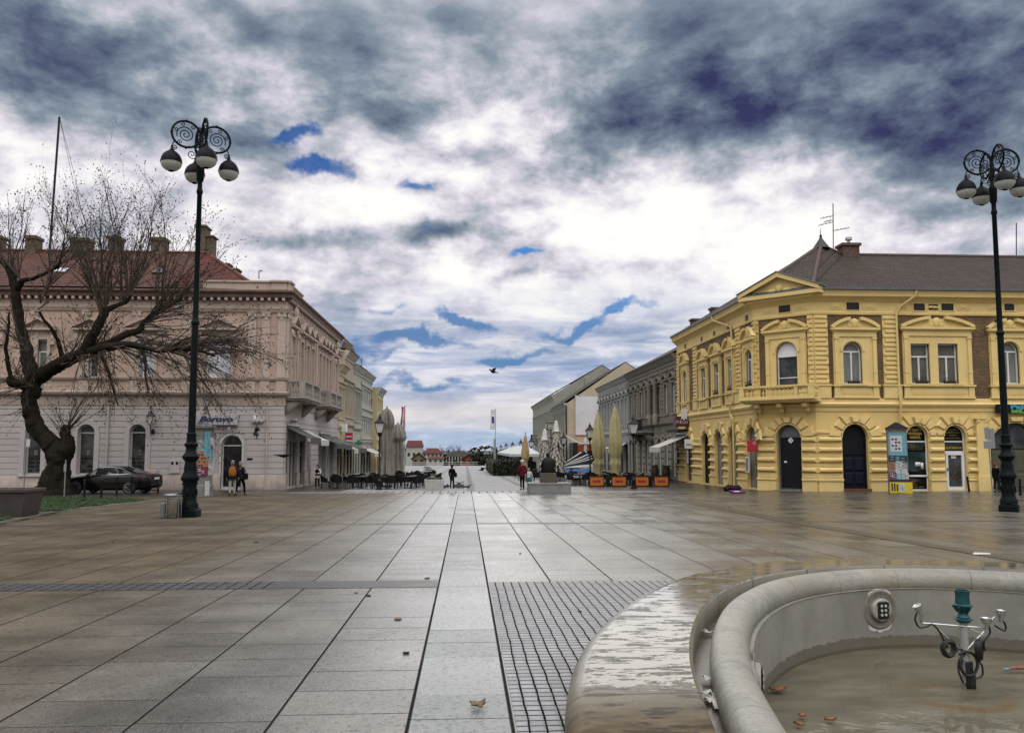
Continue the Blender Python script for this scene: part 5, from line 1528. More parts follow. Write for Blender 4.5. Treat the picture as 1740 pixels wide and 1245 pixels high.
# balconies
def street_balcony(F, px, L, zt_, mat, h=.95, dep=1.1, root=pb, iron=False, corbel=True):
 c = F.u_(px, 690); a, b = c - L / 2, c + L / 2; z0 = zt_ - h
 mb = F.mb(); mb.box(a - .1, b + .1, .0, dep + .1, z0 - .16, z0 - .02); mb.box(a, b, 0, dep, z0 - .28, z0 - .16)
 bo = mb.build('balcony', mat, root)
 mb = F.mb()
 if iron:
  for k in range(int(L / .12)): mb.box(a + k * .12, a + k * .12 + .025, dep - .05, dep - .025, z0, zt_)
  for k in range(int(dep / .12)): mb.box(a, a + .025, k * .12, k * .12 + .025, z0, zt_); mb.box(b - .025, b, k * .12, k * .12 + .025, z0, zt_)
  mb.box(a, b, dep - .07, dep, zt_, zt_ + .05); mb.box(a, a + .05, 0, dep, zt_, zt_ + .05)
  mb.build('railing', M_iron, bo)
 else:
  mb.box(a, b, dep - .2, dep, zt_ - .12, zt_); mb.box(a, a + .2, 0, dep - .2, zt_ - .12, zt_); mb.box(b - .2, b, 0, dep - .2, zt_ - .12, zt_)
  for x in (a, b - .34, c - .15): mb.box(x, x + .34, dep - .27, dep + .02, z0 - .02, zt_ - .12)
  baluster_row(mb, None, (a + .4, dep - .1), (c - .2, dep - .1), z0, zt_ - .12, 5, .07); baluster_row(mb, None, (c + .2, dep - .1), (b - .4, dep - .1), z0, zt_ - .12, 5, .07)
  baluster_row(mb, None, (a + .1, .1), (a + .1, dep - .3), z0, zt_ - .12, 4, .07)
  mb.build('balustrade', mat, bo)
 if corbel:
  mb = F.mb()
  for x in (a + .15, b - .45):
   mb.frust([(x, 0, z0 - 1.1), (x + .3, 0, z0 - 1.1), (x + .3, .12, z0 - 1.1), (x, .12, z0 - 1.1)], [(x, 0, z0 - .28), (x + .3, 0, z0 - .28), (x + .3, dep * .85, z0 - .28), (x, dep * .85, z0 - .28)])
  mb.build('corbel', mat, bo)
street_balcony(PS, 500.5, 5.6, z_sill - .05, M_bal, .95, 1.1)
street_balcony(PS, 546, 5.6, z_sill - .05, M_bal, .95, 1.1)
# awnings
M_awd = M_('dark_grey_awning', (.075, .075, .07), .8, .35, 2, .08)
M_aww = M_('cream_awning', (.55, .53, .47), .8, .2, 2, .08)
def awning(F, a, b, z, dep, drop, mat, val=.32, root=pb, name='awning'):
 mb = F.mb(); n = 6
 for k in range(n):
  t0, t1 = k / n, (k + 1) / n
  f = lambda t: (t * dep, z - drop * t - .07 * math.sin(PI * t))
  (y0, z0), (y1, z1) = f(t0), f(t1)
  mb.frust([(a, y0, z0), (b, y0, z0), (b, y1, z1), (a, y1, z1)], [(a, y0, z0 + .02), (b, y0, z0 + .02), (b, y1, z1 + .02), (a, y1, z1 + .02)])
 m_ = int((b - a) / .3)
 for k in range(m_):
  x0, x1 = a + (b - a) * k / m_, a + (b - a) * (k + 1) / m_
  mb.frust([(x0, dep, z - drop), (x1, dep, z - drop), (x1, dep, z - drop - val), ((x0 + x1) / 2, dep, z - drop - val - .06), (x0, dep, z - drop - val)],
                 [(x0, dep + .015, z - drop), (x1, dep + .015, z - drop), (x1, dep + .015, z - drop - val), ((x0 + x1) / 2, dep + .015, z - drop - val - .06), (x0, dep + .015, z - drop - val)])
 o = mb.build(name, mat, root)
 mb = F.mb(); mb.tube([(a + .05, .05, z - .1), (a + .08, dep * .95, z - drop)], .025, 5); mb.tube([(b - .05, .05, z - .1), (b - .08, dep * .95, z - drop)], .025, 5); mb.box(a, b, 0, .14, z, z + .16)
 mb.build('awning_arm', M_steel, o)
 return o
ua = lambda F, px, py=740: F.u_(px, py)
awning(PS, ua(PS, 480) + .8, ua(PS, 505) , 3.05, 1.5, .75, M_awd)
awning(PS, ua(PS, 505) + .1, ua(PS, 521), 2.95, 1.5, .75, M_aww)
awning(PS, ua(PS, 541) + .0, ua(PS, 557), 2.75, 1.4, .75, M_awd)
awning(PS, ua(PS, 558) + .3, ua(PS, 572), 2.60, 1.3, .7, M_awd)
M_win = [M_glass, M_glcur, M_glwarm]
for k, o in enumerate(sg): frame_window(pb, PS, o, M_shut if k > 4 else plain('shopfront_frame', (.10, .09, .08), .5), M_shut if k > 4 else M_glass, .2, 'TM', .08, 'shop_window')
mb = PF.mb(); u = PF.u_(184, 740); mb.tube([(u, .14, z_belt0 - .02), (u, .14, zpl + .3), (u + .08, .14, zpl - .1)], .06, 8); mb.build('downpipe', M_lil, pb)
mb = PF.mb(); u = PF.u_(454, 740); mb.tube([(u, .12, z_belt0 - .02), (u, .12, zb + .6)], .045, 8); mb.build('downpipe', M_pink2, pb)
mb = PF.mb(); a, b = PF.u_(306, 780), PF.u_(290, 780); mb.box(a, b, .05, .12, pz(803), pz(781)); o = mb.build('meter_cabinet', M_lil, pb)
for px in (294, 302): mb = PF.mb(); x = PF.u_(px, 787); mb.box(x - .07, x + .07, .12, .125, pz(789), pz(784)); mb.build('meter_window', M_black, o)
mb = PF.mb(); a, b = PF.u_(269, 820), PF.u_(253, 820); mb.box(min(a, b), max(a, b), .09, .45, pz(830), pz(798)); mb.build('utility_cabinet', M_pink, pb, bevel=.02)

# ---------------------------------------------------------------- further houses of the street
def block(F, L, depth, zbase, ztop, mat, root, back=True):
 mb = F.mb()
 if back:
  mb.poly([(0, 0, zbase), (0, -depth, zbase), (0, -depth, ztop), (0, 0, ztop)]); mb.poly([(L, 0, zbase), (L, -depth, zbase), (L, -depth, ztop), (L, 0, ztop)])
  mb.poly([(0, -depth, zbase), (L, -depth, zbase), (L, -depth, ztop), (0, -depth, ztop)])
 mb.build('side_wall', mat, root)
def house(name, label, F, L, zbase, ztop, wm, tm_, floors, roofm, ridge=3.0, depth=11, shops=None, orn=1, mk=None, overhang=.5, sidewall=None):
 root = thing(name, label, 'building', F.o + F.u * (L / 2) + Vector((0, 0, zbase)))
 ops_all = []
 zprev = zbase - .6
 for (z0, z1, w, n, kind) in floors:
  ops = [((k + .5) * L / n - w / 2, (k + .5) * L / n + w / 2, z0, z1, (w / 2 if kind == 'arch' else 0)) for k in range(n)]
  ops_all.append((ops, kind))
 cuts = [zbase - .6] + [f[0] - .55 for f in floors[1:]] + [ztop]
 for (ops, kind), c0, c1 in zip(ops_all, cuts, cuts[1:]):
  mb = F.mb(); mb.wall(0, L, c0, c1, ops, .22); mb.build('front_wall', wm, root)
 block(F, L, depth, zbase - .6, ztop, sidewall or wm, root)
 for fi, (ops, kind) in enumerate(ops_all):
  for k, o in enumerate(ops):
   pm = M_win[(k * 7 + fi * 3 + int(L)) % 3]
   w = frame_window(root, F, o, M_white if kind != 'shop' else M_door, pm if kind != 'shop' else M_glass, .18, 'TM', .08, 'window' if kind != 'shop' else 'shop_window')
   mb = F.mb()
   if kind in ('ped', 'arch', 'flat') and orn:
    for x in (o[0] - .16, o[1]): mb.box(x, x + .16, 0, .09, o[2] - .1, o[3] + .14)
    mb.box(o[0] - .16, o[1] + .16, .09, .18, o[2] - .2, o[2] - .08)
    if kind == 'ped': tri_pediment(mb, o[0] - .24, o[1] + .24, o[3] + .42, .42, 0, .26, .1); mb.box(o[0], o[1], 0, .09, o[3], o[3] + .3)
    elif kind == 'flat': mb.box(o[0] - .22, o[1] + .22, 0, .24, o[3] + .3, o[3] + .42); mb.box(o[0], o[1], 0, .09, o[3], o[3] + .3)
    else: arc_band(mb, (o[0] + o[1]) / 2, o[3] - o[4], o[4] + .02, o[4] + .2, 0, .1, 0, PI, 8)
    mb.pillow(o[0] - .1, o[1] + .1, o[2] - .75, o[2] - .25, 0, .06, .05)
    mb.build('surround', tm_, w)
 mb = F.mb()
 profile(mb, 0, L, [(0, ztop - .75), (.08, ztop - .72), (.10, ztop - .5), (.3, ztop - .34), (.34, ztop - .2), (overhang, ztop - .06), (overhang, ztop + .06), (0, ztop + .08)])
 mb.build('cornice', tm_, root)
 if len(floors) > 1:
  zc_ = floors[1][0] - .9
  mb = F.mb(); profile(mb, 0, L, [(0, zc_ - .1), (.1, zc_ - .06), (.2, zc_ + .08), (.2, zc_ + .16), (0, zc_ + .2)]); mb.build('belt_course', tm_, root)
 if roofm:
  mb = F.mb(); M0 = F.M
  P = lambda u, y, z: M0 @ Vector((u, y, z))
  mb = MB(); roof_face(mb, [P(-.05, overhang + .1, ztop + .02), P(L + .05, overhang + .1, ztop + .02), P(L + .05, -depth / 2, ztop + ridge)]); roof_face(mb, [P(-.05, overhang + .1, ztop + .02), P(L + .05, -depth / 2, ztop + ridge), P(-.05, -depth / 2, ztop + ridge)])
  roof_face(mb, [P(-.05, -depth - .3, ztop), P(L + .05, -depth - .3, ztop), P(L + .05, -depth / 2, ztop + ridge)]); roof_face(mb, [P(-.05, -depth - .3, ztop), P(L + .05, -depth / 2, ztop + ridge), P(-.05, -depth / 2, ztop + ridge)])
  ro = mb.build('roof', roofm, root)
  mb = F.mb()
  for u in (0, L): mb.poly([(u, 0, ztop), (u, -depth, ztop), (u, -depth / 2, ztop + ridge - .1)])
  mb.build('gable_end', sidewall or wm, ro)
 if mk: mk(root)
 return root
def plast(n, c, dirt=.35, v=.22): return M_(n, c, .88, v, .8, .14, dirt=tuple(q * .4 for q in c), streak=dirt)
M_gr1, M_gr1t = plast('soot_grey_stucco', (.17, .155, .125), .5), plast('grey_stone_trim', (.23, .21, .17), .55)
M_gr2, M_gr2t = plast('light_grey_stucco', (.31, .32, .30), .4), plast('light_grey_trim', (.38, .385, .36), .45)
M_bei, M_beit = plast('beige_render', (.45, .385, .28), .25), plast('beige_trim', (.44, .42, .34), .3)
M_lg, M_lgt = plast('pale_olive_render', (.29, .29, .24), .4), plast('pale_olive_trim', (.34, .34, .29), .4)
M_rdk = tile_mat('dark_roof_tiles', (.05, .042, .04), (.085, .07, .062), (.035, .03, .03))
# ---- right-hand row, facade on x = 16.4
def FR(Y0): return Fac((YX, Y0), (0, 1), (-1, 0))
zg_ = lambda Y: gz(Y)
def rusticated(root, F, L, z0, z1, ops, mat):
 mb = F.mb(); z = z0
 edges = [0]
 for o in sorted(ops): edges += [o[0], o[1]]
 edges.append(L)
 while z < z1:
  for k, (a, b) in enumerate(zip(edges[::2], edges[1::2])):
   if b - a > .1: mb.pillow(a + .03, b - .03, z + .03, min(z + .55, z1), .0, .10, .07)
  z += .58
 mb.build('rustication', mat, root)
F1 = FR(64.6); L1 = 19.8; z0 = gz(72)
g1 = house('townhouse', 'soot grey ornate townhouse with iron balcony, next to the yellow corner building', F1, L1, z0, 9.2, M_gr1, M_gr1t,
           [(z0 + .5, z0 + 3.6, 1.3, 8, 'arch'), (4.6, 7.0, 1.05, 8, 'ped')], M_rdk, 3.2)
rusticated(g1, F1, L1, z0 + .1, z0 + 3.9, [((k + .5) * L1 / 8 - .65, (k + .5) * L1 / 8 + .65) for k in range(8)], M_gr1t)
street_balcony(F1, 1098, 6.0, 4.25, M_gr1t, 1.0, 1.1, g1, iron=True)
for u in (.05, 4.9, 9.8, 14.7, L1 - .6):
 mb = F1.mb(); quoins(mb, u, u + .55, 3.6, 8.2, 0, 13, .1, .1); mb.build('quoins', M_gr1t, g1)
for u in (6.3, 8.7):
 mb = F1.mb(); mb.lathe([(.26, 3.75), (.26, 4.6), (.18, 4.7), (.22, 4.9), (.19, 7.1), (.28, 7.3), (.28, 7.5)], c=(u, .35, 0), n=10); mb.build('column', M_gr1t, g1)
mb = F1.mb(); u = .3
while u < L1 - .4: mb.pillow(u, u + .5, 8.05, 8.42, .02, .14, .07); u += .62
mb.build('frieze_panels', M_gr1t, g1)
mb = MB()
for Yc in (66.5, 72.5): mb = MB(); mb.box(20.2, 21, Yc - .4, Yc + .4, 11, 13.1); mb.box(20.1, 21.1, Yc - .5, Yc + .5, 13.1, 13.25); mb.build('chimney', M_chim, g1)
F2 = FR(84.5); L2 = 19.2; z0 = gz(90)
g2 = house('townhouse', 'light grey townhouse with a row of small pediments, left of the soot grey one', F2, L2, z0, 9.1, M_gr2, M_gr2t,
           [(z0 + .4, z0 + 3.4, 1.5, 7, 'shop'), (4.1, 6.9, 1.15, 9, 'ped')], M_rdk, 3.0)
mb = F2.mb(); u = .2
while u < L2 - .3: mb.pillow(u, u + .55, 3.0, 3.5, .02, .1, .06); mb.box(u + .1, u + .45, .0, .22, 7.95, 8.35); u += .85
mb.build('frieze_panels', M_gr2t, g2)
awning(F2, .8, 3.4, z0 + 3.6, 1.6, .7, M_aww, root=g2); awning(F2, 5.4, 8.0, z0 + 3.6, 1.6, .7, M_aww, root=g2)
# ---- gabled house with the blank billboard, standing further out
GX, GY = 14.3, 116.5
F3 = Fac((GX, GY), (0, 1), (-1, 0)); z0 = gz(GY)
zE3 = Xp(963, 685, GX).z
g3 = house('townhouse', 'gabled beige house with a large blank white billboard on its side wall', F3, 17.5, z0, zE3, M_lg, M_lgt, [(z0 + .4, z0 + 3.2, 1.4, 6, 'shop'), (4.2, 6.6, 1.1, 7, 'flat')], M_rdk, 6.0, depth=17, sidewall=M_bei)
bb0, bb1, bb2 = Yp(977, 671, GY - .1), Yp(1020, 739, GY - .1), Yp(977, 739, GY - .1)
bill = thing('billboard', 'large blank white billboard on the beige gable wall', 'billboard', (bb0.x, GY - .1, bb1.z))
mb = MB(); mb.box(bb0.x + .06, bb1.x + 2.4, GY - .12, GY - .06, bb1.z + .06, bb0.z - .06); mb.build('panel', plain('white_sheeting', (.60, .60, .62), .6), bill)
mb = MB()
for q in ((bb0.x, bb0.x + .06, bb1.z, bb0.z), (bb1.x + 2.4, bb1.x + 2.46, bb1.z, bb0.z), (bb0.x + .06, bb1.x + 2.4, bb1.z, bb1.z + .06), (bb0.x + .06, bb1.x + 2.4, bb0.z - .06, bb0.z)): mb.box(q[0], q[1], GY - .16, GY - .02, q[2], q[3])
mb.build('frame', M_bei, bill)
mb = MB(); mb.tube([(GX - .1, GY - .1, zE3 - .3), (GX - .1, GY - .1, z0)], .09, 6); mb.build('downpipe', M_iron, g3)
F4 = Fac((GX, GY + 17.6), (0, 1), (-1, 0)); L4 = 42; z0 = gz(150); zE4 = Xp(906, 690, GX).z - .2
g4 = house('townhouse', 'long pale house with many tall windows at the far end of the right row', F4, L4, z0, zE4, M_lg, M_lgt, [(z0 + .4, z0 + 3.4, 1.6, 12, 'arch'), (4.4, 7.6, 1.2, 16, 'flat')], M_rdk, 5.0, depth=16)
street_balcony(F4, 912, 5, 4.3, M_lgt, 1.0, 1.1, g4, iron=True)
# shadowed passage and orange shop between the light grey house and the gable
kz_ = gz(112)
k0 = thing('kiosk', 'orange single storey shop under the blank billboard', 'shop', (19.5, 114, kz_))
p0_, p1_ = Yp(979, 755, 114.5), Yp(1030, 792, 114.5)
mb = MB(); mb.box(p0_.x, p0_.x + 9, 113.2, 116.2, kz_ + 1.3, p0_.z); mb.build('fascia', plain('orange_render', (.42, .105, .035), .7), k0)
mb = MB(); mb.box(p0_.x, p0_.x + 9, 113.2, 116.2, kz_ - .3, kz_ + 1.298); mb.build('base', plain('pale_kiosk_base', (.42, .40, .38), .7), k0)
for x in (1.2, 3.2, 5.2): mb = MB(); mb.box(p0_.x + x, p0_.x + x + 1.3, 113.12, 113.2, kz_ + 1.6, kz_ + 3.0); mb.build('window', M_black, k0)
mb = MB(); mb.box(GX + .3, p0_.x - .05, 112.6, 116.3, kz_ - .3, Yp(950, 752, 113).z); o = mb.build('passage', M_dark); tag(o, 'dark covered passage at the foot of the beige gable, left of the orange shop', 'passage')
# ---- left-hand row, facade on x = -10.75
def FL(Y0): return Fac((PXX, Y0), (0, 1), (1, 0))
M_ny, M_nyt = plast('pale_yellow_render', (.52, .44, .25), .25), plast('pale_yellow_trim', (.54, .48, .32), .3)
M_be2, M_be2t = plast('rose_beige_render', (.47, .38, .29), .3), plast('rose_beige_trim', (.48, .42, .33), .35)
M_gn, M_gnt = plast('pale_green_grey_render', (.43, .45, .39), .25), plast('pale_green_grey_trim', (.47, .48, .42), .3)
M_mod = plast('grey_beige_render', (.36, .36, .31), .25); M_modt = plast('grey_beige_band', (.44, .44, .39), .25)
def lz(px, py): return Xp(px, py, PXX).z
Ys = [69.7, 73.2, 79.3, 85.0, 94.8, 101.5]
F5 = FL(Ys[0]); z0 = gz(71)
h5 = house('townhouse', 'narrow pale yellow townhouse next to the pink corner building', F5, Ys[1] - Ys[0] - .03, z0, 8.6, M_ny, M_nyt, [(z0 + .4, z0 + 3.0, 1.5, 2, 'shop'), (4.3, 6.9, .9, 3, 'flat')], M_rdk, 2.0)
F6 = FL(Ys[1]); z0 = gz(76)
h6 = house('townhouse', 'rose beige townhouse with crested cornice, second beyond the pink corner building', F6, Ys[2] - Ys[1] - .03, z0, 10.3, M_be2, M_be2t, [(z0 + .4, z0 + 3.0, 1.5, 3, 'shop'), (4.6, 7.4, .95, 5, 'flat')], M_rdk, 1.6)
mb = F6.mb(); L6 = Ys[2] - Ys[1] - .03; mb.box(.1, L6 - .1, -.3, .1, 10.39, 10.9)
for k in range(7): mb.lathe([(.12, 10.9), (.18, 11.05), (.05, 11.3), (.1, 11.4), (.02, 11.5)], c=((k + .5) * L6 / 7, -.1, 0), n=6)
mb.build('parapet_crest', M_gutd, h6)
F7 = FL(Ys[2]); z0 = gz(82)
h7 = house('townhouse', 'pale green grey townhouse with pharmacy cross, third beyond the pink building', F7, Ys[3] - Ys[2] - .03, z0, 9.6, M_gn, M_gnt, [(z0 + .4, z0 + 3.0, 1.5, 3, 'shop'), (4.4, 7.2, .95, 5, 'flat')], M_rdk, 1.6)
F8 = FL(Ys[3]); z0 = gz(90)
h8 = house('apartment_building', 'plain grey beige three storey block with banded windows on the left row', F8, Ys[4] - Ys[3] - .03, z0, 9.7, M_mod, M_modt, [(z0 + .4, z0 + 3.0, 1.7, 4, 'shop'), (3.2, 4.7, 1.35, 5, 'plain'), (6.4, 7.9, 1.35, 5, 'plain')], None, 0)
mb = F8.mb()
for zz in (2.6, 5.0, 5.75, 8.2): mb.box(0, Ys[4] - Ys[3] - .03, 0, .12, zz, zz + .35)
mb.build('floor_band', M_modt, h8)
F9 = FL(Ys[4]); z0 = gz(98)
h9 = house('apartment_building', 'narrow cream and ochre block ending the left row', Fac((PXX + .6, Ys[4]), (0, 1), (1, 0)), Ys[5] - Ys[4], z0, 8.6, M_ny, M_modt, [(z0 + .4, z0 + 3.0, 1.7, 2, 'shop'), (3.4, 4.9, 1.35, 3, 'plain'), (6.0, 7.4, 1.35, 3, 'plain')], None, 0)
for F, a, b, zt_, m in ((F5, .3, 3.0, gz(71) + 3.3, M_aww), (F6, .3, 5.6, gz(76) + 3.4, M_awd), (F8, .5, 4.2, gz(88) + 3.1, M_aww), (F8, 5.0, 9.0, gz(92) + 3.1, M_aww)):
 awning(F, a, b, zt_, 1.4, .65, m, root={id(F5): h5, id(F6): h6, id(F8): h8}[id(F)])
mb = F5.mb(); u = F5.u_(579, 728); mb.box(u - .5, u + .5, .05, .5, lz(579, 733), lz(579, 720)); o = mb.build('air_conditioner', M_white); tag(o, 'white air conditioner box on the narrow pale yellow house', 'air conditioner')

# ---------------------------------------------------------------- street furniture
def gp(px, py): p = G(px, py); return Vector((p.x, p.y, gz(p.y)))
M_lampm = M_('dark_green_cast_iron', (.003, .0065, .007), .55, .4, 6, .12, spec=.12)
M_globe = lamp_glass('milky_lamp_globe')
M_shade = M_('black_lamp_shade', (.003, .0035, .006), .45, .3, 4, .04, spec=.1)
lp = gp(321, 878)
lamp = thing('street_lamp', 'tall dark green street lamp with four globes and scrolled arms beside the steel bin', 'street lamp', lp, 0, 'tall four globe street lamps')
LH = Yp(345, 222, lp.y).z - lp.z
def lz_(py): return Yp(322, py, lp.y).z - lp.z
mb = local(lamp)
mb.box(-.285, .285, -.285, .285, 0, lz_(865)); mb.box(-.25, .25, -.25, .25, lz_(865), lz_(862))
mb.build('base_plinth', M_lampm, lamp, bevel=.03)
mb = local(lamp)
zz = lambda y: lz_(y)
mb.lathe([(.27, zz(862)), (.265, zz(856)), (.22, zz(852)), (.205, zz(848)), (.20, zz(825)), (.215, zz(818)), (.27, zz(814)), (.275, zz(811)), (.24, zz(807)), (.19, zz(801)), (.195, zz(795)), (.175, zz(789)),
          (.165, zz(784)), (.24, zz(779)), (.255, zz(775)), (.20, zz(771)), (.15, zz(766)), (.155, zz(760)), (.20, zz(757)), (.205, zz(754)), (.15, zz(751)), (.14, zz(741)), (.155, zz(737)), (.13, zz(735))], n=16)
for k in range(8):                     # cast relief on the drum
 a = 2 * PI * k / 8
 mb.ball((.20 * math.cos(a), .20 * math.sin(a), zz(836)), .07, 6, 5, .6, .6, 1.8); mb.ball((.205 * math.cos(a + .39), .205 * math.sin(a + .39), zz(822)), .035, 6, 4)
mb.build('base', M_lampm, lamp, sharp=35)
mb = local(lamp)
mb.lathe([(.115, zz(735)), (.10, zz(552)), (.13, zz(551)), (.135, zz(547)), (.10, zz(545)), (.088, zz(540)), (.075, zz(330)), (.10, zz(328)), (.10, zz(324)), (.075, zz(321)), (.072, zz(310)), (.11, zz(306)), (.13, zz(284)), (.14, zz(281)), (.09, zz(276)), (.075, zz(274)), (.07, zz(238)), (.05, zz(230)), (.0, zz(228))], n=12)
mb.build('pole', M_lampm, lamp)
zc = zz(238); RL = .43
def spiral(cx, cz, r0, r1, a0, turns, n=26):
 return [(cx + (r0 + (r1 - r0) * k / n) * math.cos(a0 + turns * 2 * PI * k / n), (cz + (r0 + (r1 - r0) * k / n) * math.sin(a0 + turns * 2 * PI * k / n))) for k in range(n + 1)]
def arm(root, ang):
 Mz = wmat(root) @ Matrix.Rotation(ang, 4, 'Z')
 def P(pts): return [(x, 0, z) for x, z in pts]
 cx, cz = .46, zc + .10
 mb = MB(Mz)
 mb.tube(P([(cx + RL * math.cos(q), cz + RL * .98 * math.sin(q)) for q in [PI + .35 - k * (2 * PI - .2) / 30 for k in range(31)]]), .036, 6)
 mb.tube(P(spiral(cx + .02, cz - .02, .27, .03, -.4, 2.3, 40)), .017, 5)
 for q in (1.2, 2.2, .3, -1.0): mb.tube(P(spiral(cx + .33 * math.cos(q), cz + .33 * math.sin(q), .075, .012, q, 1.4, 14)), .013, 4)
 for q in (PI / 2, 0.0, -PI / 2, -2.4): mb.ball((cx + RL * math.cos(q), 0, cz + RL * math.sin(q)), .05, 6, 5)
 # brace below and hook to the globe
 mb.tube(P([(.05, zc - .62), (.10, zc - .42), (.22, zc - .28), (.36, zc - .27), (cx - .02, cz - RL)]), .018, 5)
 mb.tube(P(spiral(.27, zc - .52, .17, .02, 2.0, 1.7, 24)), .015, 5)
 mb.tube(P([(cx + RL * .8, cz - RL * .6), (.86, zc - .33), (.84, zc - .44), (.80, zc - .46)]), .018, 5)
 mb.tube(P(spiral(.80, zc - .38, .085, .014, -1.2, -1.4, 16)), .016, 5)
 a_ = mb.build('arm', M_lampm, root)
 gx, gz0 = .87, zc - .80
 mb = MB(Mz); mb.lathe([(.028, .46), (.04, .36), (.085, .29), (.17, .235), (.25, .155), (.30, .05), (.322, -.04), (.327, -.10), (.305, -.10), (.27, .02), (.1, .18)], c=(gx, 0, gz0), n=20, cap=False)
 sh = mb.build('lamp_shade', M_shade, root, sharp=60)
 mb = MB(Mz); mb.lathe([(.315, -.098), (.305, -.16), (.262, -.25), (.18, -.322), (.09, -.355)], c=(gx, 0, gz0), n=20, cap=False)
 mb.build('globe', M_globe, root, sharp=60)
 mb = MB(Mz); mb.lathe([(.095, -.350), (.08, -.372), (.0, -.38)], c=(gx, 0, gz0), n=14); mb.build('globe_cap', M_shade, root)
 return a_
for a in (209, 299, 29, 119): arm(lamp, math.radians(a))
rp_ = gp(1715, 869)
lamp2 = copy_tree(lamp, rp_, math.radians(51), 'tall dark green street lamp with four globes in front of the yellow building, right edge')
# litter bin
M_chrome = M_('polished_steel', (.55, .56, .56), .18, .25, 3, .03, metal=1.0)
bp = gp(293, 880)
bn = thing('litter_bin', 'round polished steel litter bin with domed lid at the foot of the tall left lamp', 'litter bin', bp)
mb = local(bn); mb.lathe([(.20, .02), (.205, .03), (.205, .58), (.19, .585)], n=22); mb.build('body', M_chrome, bn)
mb = local(bn); mb.lathe([(.27, .63), (.285, .65), (.285, .70), (.25, .73), (.15, .75), (.0, .755)], n=22); mb.build('lid', M_chrome, bn)
mb = local(bn)
for a in (.5, 2.6, 4.2, 5.8): mb.tube([(.24 * math.cos(a), .24 * math.sin(a), 0), (.24 * math.cos(a), .24 * math.sin(a), .66)], .016, 6)
mb.build('stand', M_chrome, bn)
mb = local(bn); mb.box(-.32, -.18, -.16, .12, .03, .45); mb.build('ash_box', plain('dull_steel', (.2, .2, .2), .4, metal=.7), bn, bevel=.01)
# concrete-and-steel tree tub at the left edge
M_tub = M_('grey_brown_tub_panel', (.055, .046, .043), .5, .3, 3, .1)
tp = gp(14, 877)
tb = thing('planter', 'large grey brown tapered planter box on the lawn at the left edge', 'planter', tp)
mb = local(tb)
w, h = 1.5, .86
mb.frust([(-w * .44, -.5, 0), (w * .44, -.5, 0), (w * .44, .5, 0), (-w * .44, .5, 0)], [(-w * .52, -.55, h - .1), (w * .52, -.55, h - .1), (w * .52, .55, h - .1), (-w * .52, .55, h - .1)])
mb.build('tub', M_tub, tb, bevel=.015)
mb = local(tb)
for x0, x1, y0, y1 in ((-w * .55, w * .55, -.60, -.48), (-w * .55, w * .55, .48, .60), (-w * .55, -w * .45, -.48, .48), (w * .45, w * .55, -.48, .48)): mb.box(x0, x1, y0, y1, h - .1, h)
mb.build('rim', M_tub, tb, bevel=.01)
mb = local(tb); mb.box(-w * .45, w * .45, -.48, .48, h - .14, h - .05)
Rq = random.Random(2)
for k in range(40): mb.ball((Rq.uniform(-.6, .6), Rq.uniform(-.42, .42), h - .04), Rq.uniform(.03, .08), 6, 4, 1, 1, .6)
mb.build('soil', MAT['soil'], tb)
# bollards
M_boll = M_('dark_bollard_iron', (.010, .010, .011), .55, .4, 5, .1, spec=.2)
def bollard_at(px, py, h, label, first=[None], tilt=0.0, group='bollards before the pink building'):
 p = gp(px, py)
 if first[0] is None:
  b = thing('bollard', label, 'bollard', p, 0, group)
  mb = local(b); mb.lathe([(.075, 0), (.075, .06), (.055, .08), (.05, .86), (.06, .88), (.06, .92), (.045, .97), (.0, 1.0)], n=10); mb.build('post', M_boll, b)
  mb = local(b); mb.lathe([(.053, .74), (.056, .75), (.056, .80), (.053, .81)], n=10); mb.build('ring', M_iron, b)
  first[0] = b
 else: b = copy_tree(first[0], p, 0, label, group)
 b.scale = (1, 1, h); b.rotation_euler = (0, tilt, 0)
 return b
GB = 'bollards before the pink building'
for px, py, h, lb, t in ((143, 848, .9, 'dark bollard in front of the black car, nearest its front', 0), (172, 846, .9, 'dark bollard before the rear wheel of the black car', 0), (198, 842, .95, 'dark bollard before the rear door end of the black car', 0),
                         (223, 840, .95, 'dark bollard at the tail of the black car', 0), (247, 838, .85, 'leaning dark bollard left of the pink utility cabinet', .10), (268, 836, .85, 'leaning dark bollard right of the pink utility cabinet', .10)):
 bollard_at(px, py, h, lb, tilt=t)
for px, py, h, lb, t in ((1611, 834, .85, 'dark leaning bollard left of the white jewellery shop door', -.06), (1647, 835, .85, 'dark leaning bollard right of the white jewellery shop door', -.10), (1734, 842, .85, 'grey bollard right of the tall right lamp', 0)):
 bollard_at(px, py, h, lb, tilt=t, group='bollards before the yellow building')
